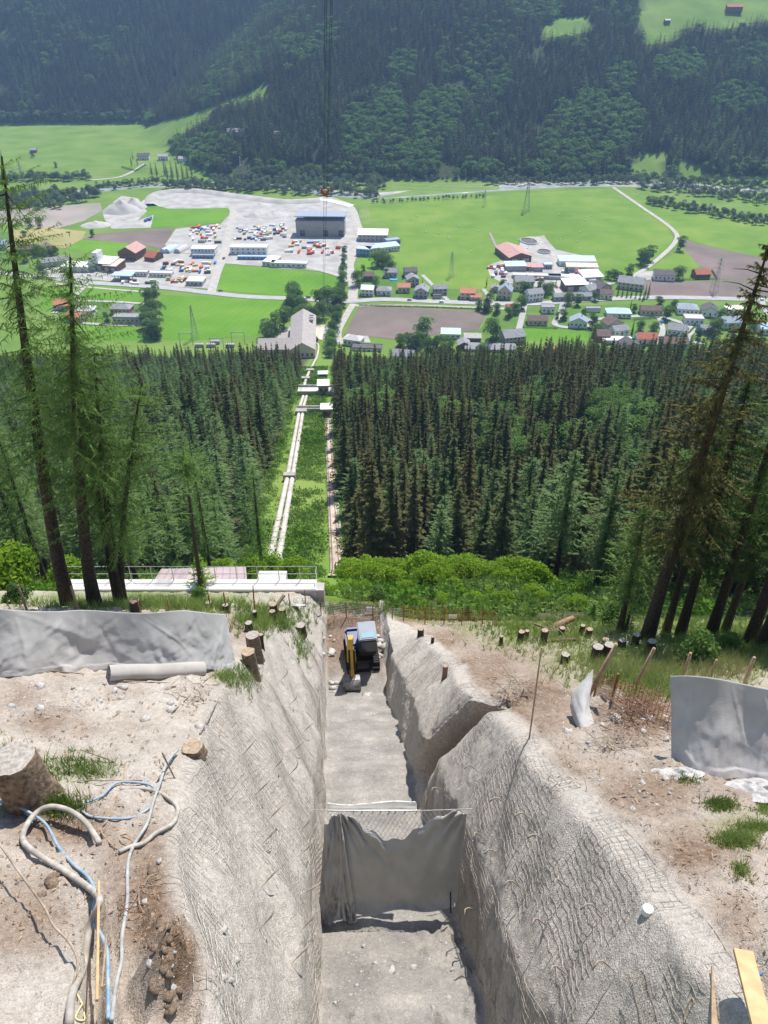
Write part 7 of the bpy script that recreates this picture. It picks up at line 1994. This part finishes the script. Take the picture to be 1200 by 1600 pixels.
mesh_fence([fg(x, y) for x, y in ((925, 1085), (960, 1095), (1000, 1105), (1050, 1130))], 0.85, 0.10, 'rusty wire mesh fence between the rag and the right wall')
mesh_fence([fg(x, y) for x, y in ((628, 968), (680, 972), (730, 975), (775, 978))], 1.25, 0.13, 'rusty mesh fence across the slope beyond the trench end', wr=0.008, post_every=1.4)
mesh_fence([fg(x, y) for x, y in ((500, 958), (540, 962), (580, 965), (628, 968))], 1.0, 0.13, 'grey wire fence from the platform pillar to the rusty fence', M_steel, 1.6, 0.006)
# white notice boards on the fence
for px, py, lb in ((580, 955, 'small white board on the grey wire fence'), (706, 968, 'small white board on the rusty fence')):
    tag(link('board', MB().box((0, -0.03, 0.2), (0.5, 0.02, 0.3)).mesh('board', M_white), None, fg(px, py, 0.15)), lb, 'board')

# ------------------------------------------------------------------ hoses, rods, planks
def Z1(pts): return [(x * 0.35, 1100 + y * 0.35) for x, y in pts]
def hose(pts, r, m_, label, nm='hose', up=None, n=90, cat='hose'):
    P = np.array([fg(x, y, r) for x, y in pts])
    C = spline(P, n)
    if up is not None: C[:, 2] += np.interp(np.linspace(0, 1, n), np.linspace(0, 1, len(up)), up)
    for _ in range(3): C[1:-1] = (C[:-2] + 2 * C[1:-1] + C[2:]) / 4
    tag(link(nm, MB().tube(C, r, 8).mesh(nm, m_, True)), label, cat)
hose(Z1([(450, 625), (400, 550), (330, 510), (250, 500), (170, 530), (120, 590), (125, 640), (200, 690), (300, 750), (380, 810), (430, 880), (455, 950), (445, 1050), (420, 1130), (380, 1220), (350, 1330), (340, 1440)]), 0.042, M_hose, 'thick beige hose looping past the large stump', up=[0, .12, .2, .2, .12, .05, .03, .02, .02, .05, .15, .3, .35, .3, .2, .1, 0])
hose(Z1([(-20, 440), (80, 468), (160, 520), (220, 570), (270, 640), (330, 720), (390, 790), (440, 870), (460, 1000), (490, 1120), (502, 1250), (495, 1410)]), 0.022, M_bluehose, 'long blue hose running from the stump down the left', up=[.05, .08, .15, .1, .05, .04, .05, .1, .3, .3, .2, 0])
hose(Z1([(28, 385), (45, 430), (100, 480), (160, 515)]), 0.024, M_bluehose, 'short blue hose at the foot of the large stump', n=24)
hose(Z1([(355, 455), (450, 410), (530, 362), (620, 350), (680, 378), (692, 430), (660, 480), (580, 505), (490, 510), (400, 495), (362, 478)]), 0.018, M_bluehose, 'thin blue hose lying in a wide loop', up=[0, .02, .04, .03, .02, .02, 0, 0, 0, 0, 0])
hose(Z1([(800, 215), (760, 290), (720, 360), (690, 450), (660, 540), (620, 620), (580, 690), (568, 780), (568, 900), (555, 1050), (545, 1150), (530, 1250), (512, 1420)]), 0.024, M_greyhose, 'long grey hose running straight down the left bank', up=[.1, .15, .1, .05, .03, .03, .03, .03, .08, .06, .04, .05, .05])
hose(Z1([(540, 375), (650, 380), (740, 410), (795, 460), (800, 500), (770, 545), (700, 580), (640, 620), (590, 645), (535, 660)]), 0.032, M_hose, 'dusty hose bent in a half loop beside the grey hose')
hose(Z1([(-10, 640), (60, 740), (130, 830), (220, 960), (280, 1030), (320, 1100), (350, 1180), (355, 1250), (335, 1340), (338, 1420)]), 0.014, M_stick, 'thin brown cable hanging over the left pit', 'cable', [.45, .42, .38, .3, .25, .2, .12, .1, .1, .1], cat='cable')
hose(Z1([(555, 265), (540, 350), (505, 450), (470, 530), (455, 560), (490, 610), (530, 640)]), 0.010, M_stake, 'thin orange cord lying across the hoses', 'cord', n=50, cat='cord')
hose(Z1([(535, 590), (560, 575), (590, 590), (600, 615), (570, 625), (540, 610), (550, 585), (585, 600), (595, 620)]), 0.008, M_stake, 'small tangle of brown cord beside the grey hose', 'cord', n=60, cat='cord')
hose(Z1([(350, 1290), (365, 1330), (380, 1370), (390, 1420), (360, 1400), (375, 1350)]), 0.008, M_yellowwall, 'yellow cord in the pit at the lower left', 'cord', n=40, cat='cord')
def rod(a, b_, r, m_, label, ua=0.0, ub=0.0, nm='steel_rod', cat='rod'):
    p, q = fg(*a, ua), fg(*b_, ub)
    tag(link(nm, MB().tube(np.array([p, q]), r, 7).mesh(nm, m_)), label, cat)
def upright(px, py, h, r, label, lean=(0, 0), nm='rebar_stake', m_=M_rebar):
    p = fg(px, py, -0.1)
    tag(link(nm, MB().tube(np.array([p, p + [lean[0], lean[1], h]]), r, 6).mesh(nm, m_)), label, 'rebar')
upright(162, 1212, 0.62, 0.014, 'short upright rebar left of the coiled hoses', (-0.1, 0))
upright(277, 1214, 0.80, 0.014, 'tall upright rebar right of the coiled hoses', (-0.12, 0))
rod(Z1([(370, 215)])[0], Z1([(730, 340)])[0], 0.012, M_stick, 'thin grey rod lying from stump to rebar', 0.12, 0.03)
rod(Z1([(350, 338)])[0], Z1([(640, 335)])[0], 0.011, M_stick, 'second grey rod lying flat beside the hose loop', 0.03, 0.03)
rod((45, 1155), (98, 1292), 0.006, M_rebar, 'thin wire hanging over the large stump', 0.72, 0.05, 'wire', 'wire')
rod((159, 1398), (162, 1597), 0.016, M_plank, 'thin wooden lath standing in the lower left pit', 0.3, 0.4, 'wooden_lath', 'lath')
rod((166, 1480), (172, 1560), 0.012, M_stake, 'second lath beside the blue hose in the pit', 0.25, 0.3, 'wooden_lath', 'lath')
rod((270, 1112), (340, 1046), 0.012, M_stick, 'thin grey root running up to the roll', 0.05, 0.1, 'root', 'root')
for a, b_, lb in (((75, 1045), (130, 1052), 'pale cord at the foot of the geotextile wall'), ((170, 1062), (360, 1072), 'long pale rod lying before the geotextile roll'), ((0, 1050), (90, 1042), 'pale cord at the left foot of the wall'), ((310, 1145), (356, 1070), 'pale crooked stick near the trench crest'), ((345, 1150), (365, 1075), 'second crooked stick near the trench crest')):
    rod(a, b_, 0.014, M_stick, lb, 0.03, 0.05, 'stick', 'stick')
# plank and pointed stake, lower right
def plank(pts, w, th, m_, label, nm='wooden_plank', tip=False):
    a, b_ = [np.array(q) for q in pts]
    d = unit(b_ - a); s = unit(np.cross(d, [0, 0, 1.0])); u = np.cross(s, d)
    mb = MB()
    c = [(-w / 2, -th / 2), (w / 2, -th / 2), (w / 2, th / 2), (-w / 2, th / 2)]
    V = [a + s * x + u * y for x, y in c] + [b_ + s * x * (0.15 if tip else 1) + u * y for x, y in c]
    o = link(nm, mb.add(V, [(3, 2, 1, 0), (4, 5, 6, 7), (0, 1, 5, 4), (1, 2, 6, 5), (2, 3, 7, 6), (3, 0, 4, 7)]).mesh(nm, m_))
    o.modifiers.new('bevel', 'BEVEL').width = 0.004
    tag(o, label, 'plank')
plank((at(1196, 1625, 7.4), at(1161, 1486, 8.3)), 0.20, 0.05, M_plank, 'new yellowish plank jutting in at the lower right corner')
plank((fg(1116, 1612, 0.05), fg(1108, 1512, 0.10)), 0.07, 0.04, M_stake, 'pointed weathered stake lying beside the plank', 'pointed_stake', True)
tag(link('white_cap', MB().tube(np.array([(0, 0, 0), (0, 0, 0.08)]), [0.09, 0.07], 12).mesh('white_cap', M_white), None, fg(1010, 1422, 0.0)), 'small white plastic cap beside the mesh edge', 'cap')
tag(link('blue_strap', MB().tube(np.array([fg(1154, 1520, .03), fg(1160, 1530, .05), fg(1186, 1524, .03)]), 0.02, 5).mesh('blue_strap', COLS['blue'])), 'blue strap lying under the plank', 'strap')
hose([(1072, 1600), (1072, 1580), (1074, 1570), (1080, 1563), (1086, 1566), (1082, 1572)], 0.008, M_stake, 'thin loop of pale rope lying near the pointed stake', 'rope', n=30, cat='rope')

# ------------------------------------------------------------------ stones, grit, grass on the site
def rock_mesh(sd):
    r = np.random.default_rng(sd)
    bm = bmesh.new(); bmesh.ops.create_icosphere(bm, subdivisions=1, radius=0.5)
    for v in bm.verts: v.co = Vector((v.co.x * 1.25, v.co.y * 0.9, v.co.z * 0.5)) * float(r.uniform(0.5, 1.25))
    V = np.array([v.co[:] for v in bm.verts]); F = np.array([[q.index for q in f.verts] for f in bm.faces]); bm.free()
    return V, F
RK = [rock_mesh(k) for k in range(6)]
RKM = [fastmesh('stone', v, f, M_stone) for v, f in RK]
def in_view_points(boxes):
    out = []
    for (x0, y0, x1, y1, n) in boxes:
        for _ in range(n): out.append((random.uniform(x0, x1), random.uniform(y0, y1)))
    return out
big_zone = {'left bank below the geotextile wall': [(0, 1065, 200, 1105, 24), (200, 1090, 330, 1150, 8)], 'right bank below the rusty fence': [(880, 1110, 1060, 1170, 34), (1000, 1180, 1120, 1230, 14), (900, 1190, 1100, 1300, 14)], 'dug soil at the lower left': [(60, 1330, 260, 1440, 10), (230, 1440, 380, 1580, 16)], 'earth around the excavator': [(505, 990, 522, 1030, 8), (578, 990, 600, 1050, 12), (515, 1062, 600, 1085, 10)], 'trench floor before the barrier': [(510, 1450, 740, 1590, 24)]}
for zn, boxes in big_zone.items():
    for px, py in in_view_points(boxes):
        p = fg(px, py); s = random.choice((5, 6, 7, 8, 9, 11, 14, 18)) * site_pixel_size(p)
        o = link('stone', random.choice(RKM), None, p + [0, 0, s * 0.02], random.uniform(0, 6)); o.scale = (s, s, s)
        tag(o, 'loose pale stone on the ' + zn, 'stone', 'stones on the ' + zn)
M_clod = mat('soil_clod', (0.30, 0.22, 0.16), (0.14, 0.095, 0.065), 6, 0.95, 0.02)
CLM = [fastmesh('soil_clod', v, f, M_clod) for v, f in RK]
for px, py in in_view_points([(235, 1440, 390, 1590, 34), (190, 1330, 250, 1420, 6), (20, 1300, 120, 1420, 8)]):
    if isbank.flat[fgq(px, py)] < 0.95: continue
    p = fg(px, py); s = random.choice((8, 10, 12, 15, 20, 26)) * site_pixel_size(p)
    o = link('soil_clod', random.choice(CLM), None, p, random.uniform(0, 6)); o.scale = (s, s, s)
    tag(o, 'brown clod of dug soil at the lower left', 'clod', 'soil clods at the lower left')
vs, fs, k = [], [], 0
for px, py in in_view_points([(0, 1070, 420, 1600, 2200), (760, 1060, 1200, 1600, 2400), (505, 1070, 740, 1600, 900), (560, 960, 760, 1040, 300), (0, 1060, 230, 1120, 500), (880, 1120, 1100, 1220, 500)]):
    i = fgq(px, py); p = _FW[i]; s = random.uniform(0.8, 3.2) * site_pixel_size(p)
    v, f = RK[k % 6]; a = random.uniform(0, 6.28); R_ = np.array([[math.cos(a), math.sin(a), 0], [-math.sin(a), math.cos(a), 0], [0, 0, 1]])
    vs.append(v @ R_ * s + p); fs.append(f + k * len(v)); k += 1
stuff(link('grit', fastmesh('grit', np.concatenate(vs), np.concatenate(fs), M_stone)), 'small pebbles and grit strewn over the building site', 'grit')
ch, cf, k = [], [], 0
for px, py in in_view_points([(0, 1070, 420, 1500, 900), (760, 1060, 1200, 1500, 1500), (560, 960, 800, 1090, 400)]):
    if isbank.flat[fgq(px, py)] < 0.9: continue
    p = _FW[fgq(px, py)]; s = random.uniform(3, 11) * site_pixel_size(p); a = random.uniform(0, 6.28); w = s * random.uniform(.06, .18)
    d = np.array([math.cos(a), math.sin(a), 0]); n = np.array([-d[1], d[0], 0])
    ch.append(np.array([p - d * s / 2 - n * w + [0, 0, .012], p - d * s / 2 + n * w + [0, 0, .012], p + d * s / 2 + [0, 0, .03], p + [0, 0, .05]])); cf += [(k, k + 1, k + 3), (k + 1, k + 2, k + 3), (k + 2, k, k + 3)]; k += 4
stuff(link('wood_chips', fastmesh('wood_chips', np.concatenate(ch), np.array(cf), mat('wood_chip', (0.40, 0.30, 0.21), (0.20, 0.14, 0.09), 2.5, 0.9))), 'wood chips and bark scraps strewn over the bare soil', 'chips')
def grass(zones, label, m_=M_grass, hgt=(0.08, 0.25), wid=0.008):
    T_ = []
    for cx, cy, rx, ry, n in zones:
        for _ in range(n):
            px, py = cx + random.gauss(0, .45) * rx, cy + random.gauss(0, .45) * ry
            p = _FW[fgq(px, py)]; m = 7
            b_ = p + rng.normal(0, 0.04, (m, 3)) * [1, 1, 0]; h = rng.uniform(*hgt, m)
            d = rng.normal(0, 0.35, (m, 3)); d[:, 2] = 1
            sd = unit(np.cross(d, rng.normal(0, 1, (m, 3)))) * wid
            T_.append(np.stack([b_ - sd, b_ + sd, b_ + d * h[:, None]], 1))
    stuff(link('grass', tris_mesh('grass', np.concatenate(T_), m_)), label, 'grass')
grass([(120, 1200, 60, 22, 120), (95, 1258, 40, 16, 120), (10, 1200, 10, 60, 60), (385, 1060, 24, 26, 140), (355, 1060, 30, 14, 90)], 'green grass tufts around the large stump and the geotextile end')
grass([(1125, 1257, 26, 9, 110), (1150, 1312, 36, 15, 200), (1180, 1292, 34, 12, 120), (1158, 1360, 12, 16, 40), (1075, 1218, 20, 6, 40), (1195, 1265, 18, 10, 40)], 'green grass tufts on the right bank', hgt=(0.06, 0.16))
grass([(860, 985, 130, 40, 700), (1000, 1040, 140, 36, 700), (1140, 1020, 120, 44, 700), (930, 960, 140, 30, 400), (780, 970, 60, 20, 160), (1010, 1075, 60, 20, 200)], 'rough green grass between the right-hand stumps', hgt=(0.15, 0.5), wid=0.014)
M_dry = leaf_mat('dry_grass', (0.30, 0.27, 0.13), (0.48, 0.42, 0.22), 0.35, 0.1, 0.8)
grass([(1000, 1045, 140, 30, 300), (1120, 1040, 100, 30, 350), (900, 1000, 120, 40, 200)], 'dry straw-coloured grass behind the rusty fence', M_dry, (0.2, 0.6), 0.01)
grass([(1000, 985, 220, 24, 700), (1130, 985, 120, 30, 500)], 'rough grass below the dark trunks at the right', hgt=(0.15, 0.5), wid=0.014)
grass([(430, 970, 70, 24, 500), (200, 945, 220, 10, 500), (300, 948, 120, 12, 400), (560, 950, 90, 10, 300), (700, 955, 120, 12, 400), (470, 1010, 20, 30, 60)], 'rough grass along the platform and the fences', hgt=(0.15, 0.5), wid=0.014)

# ------------------------------------------------------------------ material ropeway above the trench
A1, B1 = at(514, -60, 70), G(505, 500) + [0, 0, 6]
d = B1 - A1
for k, (off, lb) in enumerate(((-0.36, 'leftmost rope of the material ropeway above the trench'), (-0.18, 'second rope from the left of the material ropeway'), (0.22, 'third rope from the left of the material ropeway'), (0.40, 'rightmost rope of the material ropeway above the trench'))):
    P = np.array([A1 + d * f + [off * (1 - 0.0 * f), 0, -4 * 4 * f * (1 - f) * 0.4] for f in np.linspace(-0.14, 1, 30)])
    tag(link('ropeway_cable', MB().tube(P, 0.027, 5, False).mesh('ropeway_cable', M_cable)), lb, 'cable')
f = 0.0
best = min(np.linspace(0, 1, 400), key=lambda q: abs(float(proj(*(A1 + d * q + [0, 0, -6.4 * q * (1 - q)]))[1]) - 300))
q = A1 + d * best + np.array([0, 0, -6.4 * best * (1 - best)])
zz = float(proj(*q)[2]); s = zz / 1200
t = thing('hook_block', 'orange hook block hanging on the ropeway cables', 'hook', q)
t.scale = (s * 9,) * 3
link('left_horn', MB().tube(np.array([(-0.6, 0, 0.7), (-0.55, 0, 0.1), (-0.2, 0, -0.4), (0, 0, -0.6)]), [0.12, 0.25, 0.28, 0.15], 8).mesh('left_horn', M_orange), t)
link('right_horn', MB().tube(np.array([(0.6, 0, 0.7), (0.55, 0, 0.1), (0.2, 0, -0.4), (0, 0, -0.6)]), [0.12, 0.25, 0.28, 0.15], 8).mesh('right_horn', M_orange), t)
link('sheave', MB().tube(np.array([(0, -0.1, 0), (0, 0.1, 0)]), 0.4, 14).mesh('sheave', M_r_white), t)

# ------------------------------------------------------------------ air of the valley
m = bpy.data.materials.new('valley_haze'); m.use_nodes = True
nt = m.node_tree; nt.nodes.clear()
out = nt.nodes.new('ShaderNodeOutputMaterial'); pv = nt.nodes.new('ShaderNodeVolumePrincipled')
pv.inputs['Color'].default_value = (0.42, 0.66, 1.0, 1)
pv.inputs['Density'].default_value = 0.00012
pv.inputs['Anisotropy'].default_value = 0.0
nt.links.new(pv.outputs[0], out.inputs['Volume'])
hz = link('haze', MB().box((0, 1220, 200), (4400, 2640, 440)).mesh('haze', m))
stuff(hz)
# undergrowth on the slope below the site, right and left
und = [[], []]
for i in range(7500):
    x = random.uniform(-34, 46); y = random.uniform(37.5, 78)
    if -19 < x < -4.5 and y < 46: continue
    if (y > 52 and -18 < x < 13): continue
    d = float(fbm(np.array(x), np.array(y), 0.22, 3, 2.0))
    if d < 0.30 or abs(x - xcor(y) - 5.8) < 1.5: continue
    q = np.array([x, y, float(T(x, y))])
    if y < 46:
        sx, sy, sz = proj(*q)
        if 0 < sx < 1200 and sy > 965: continue
    und[int(d > 0.56)].append(HB[i % 6] * random.uniform(0.35, 0.95) + q)
for k in (0, 1):
    stuff(link('slope_undergrowth', tris_mesh('slope_undergrowth', np.concatenate(und[k]), HM[k])), ('pale', 'green')[k] + ' herbs and grass on the slope just below the site', 'undergrowth')
# move the air box last
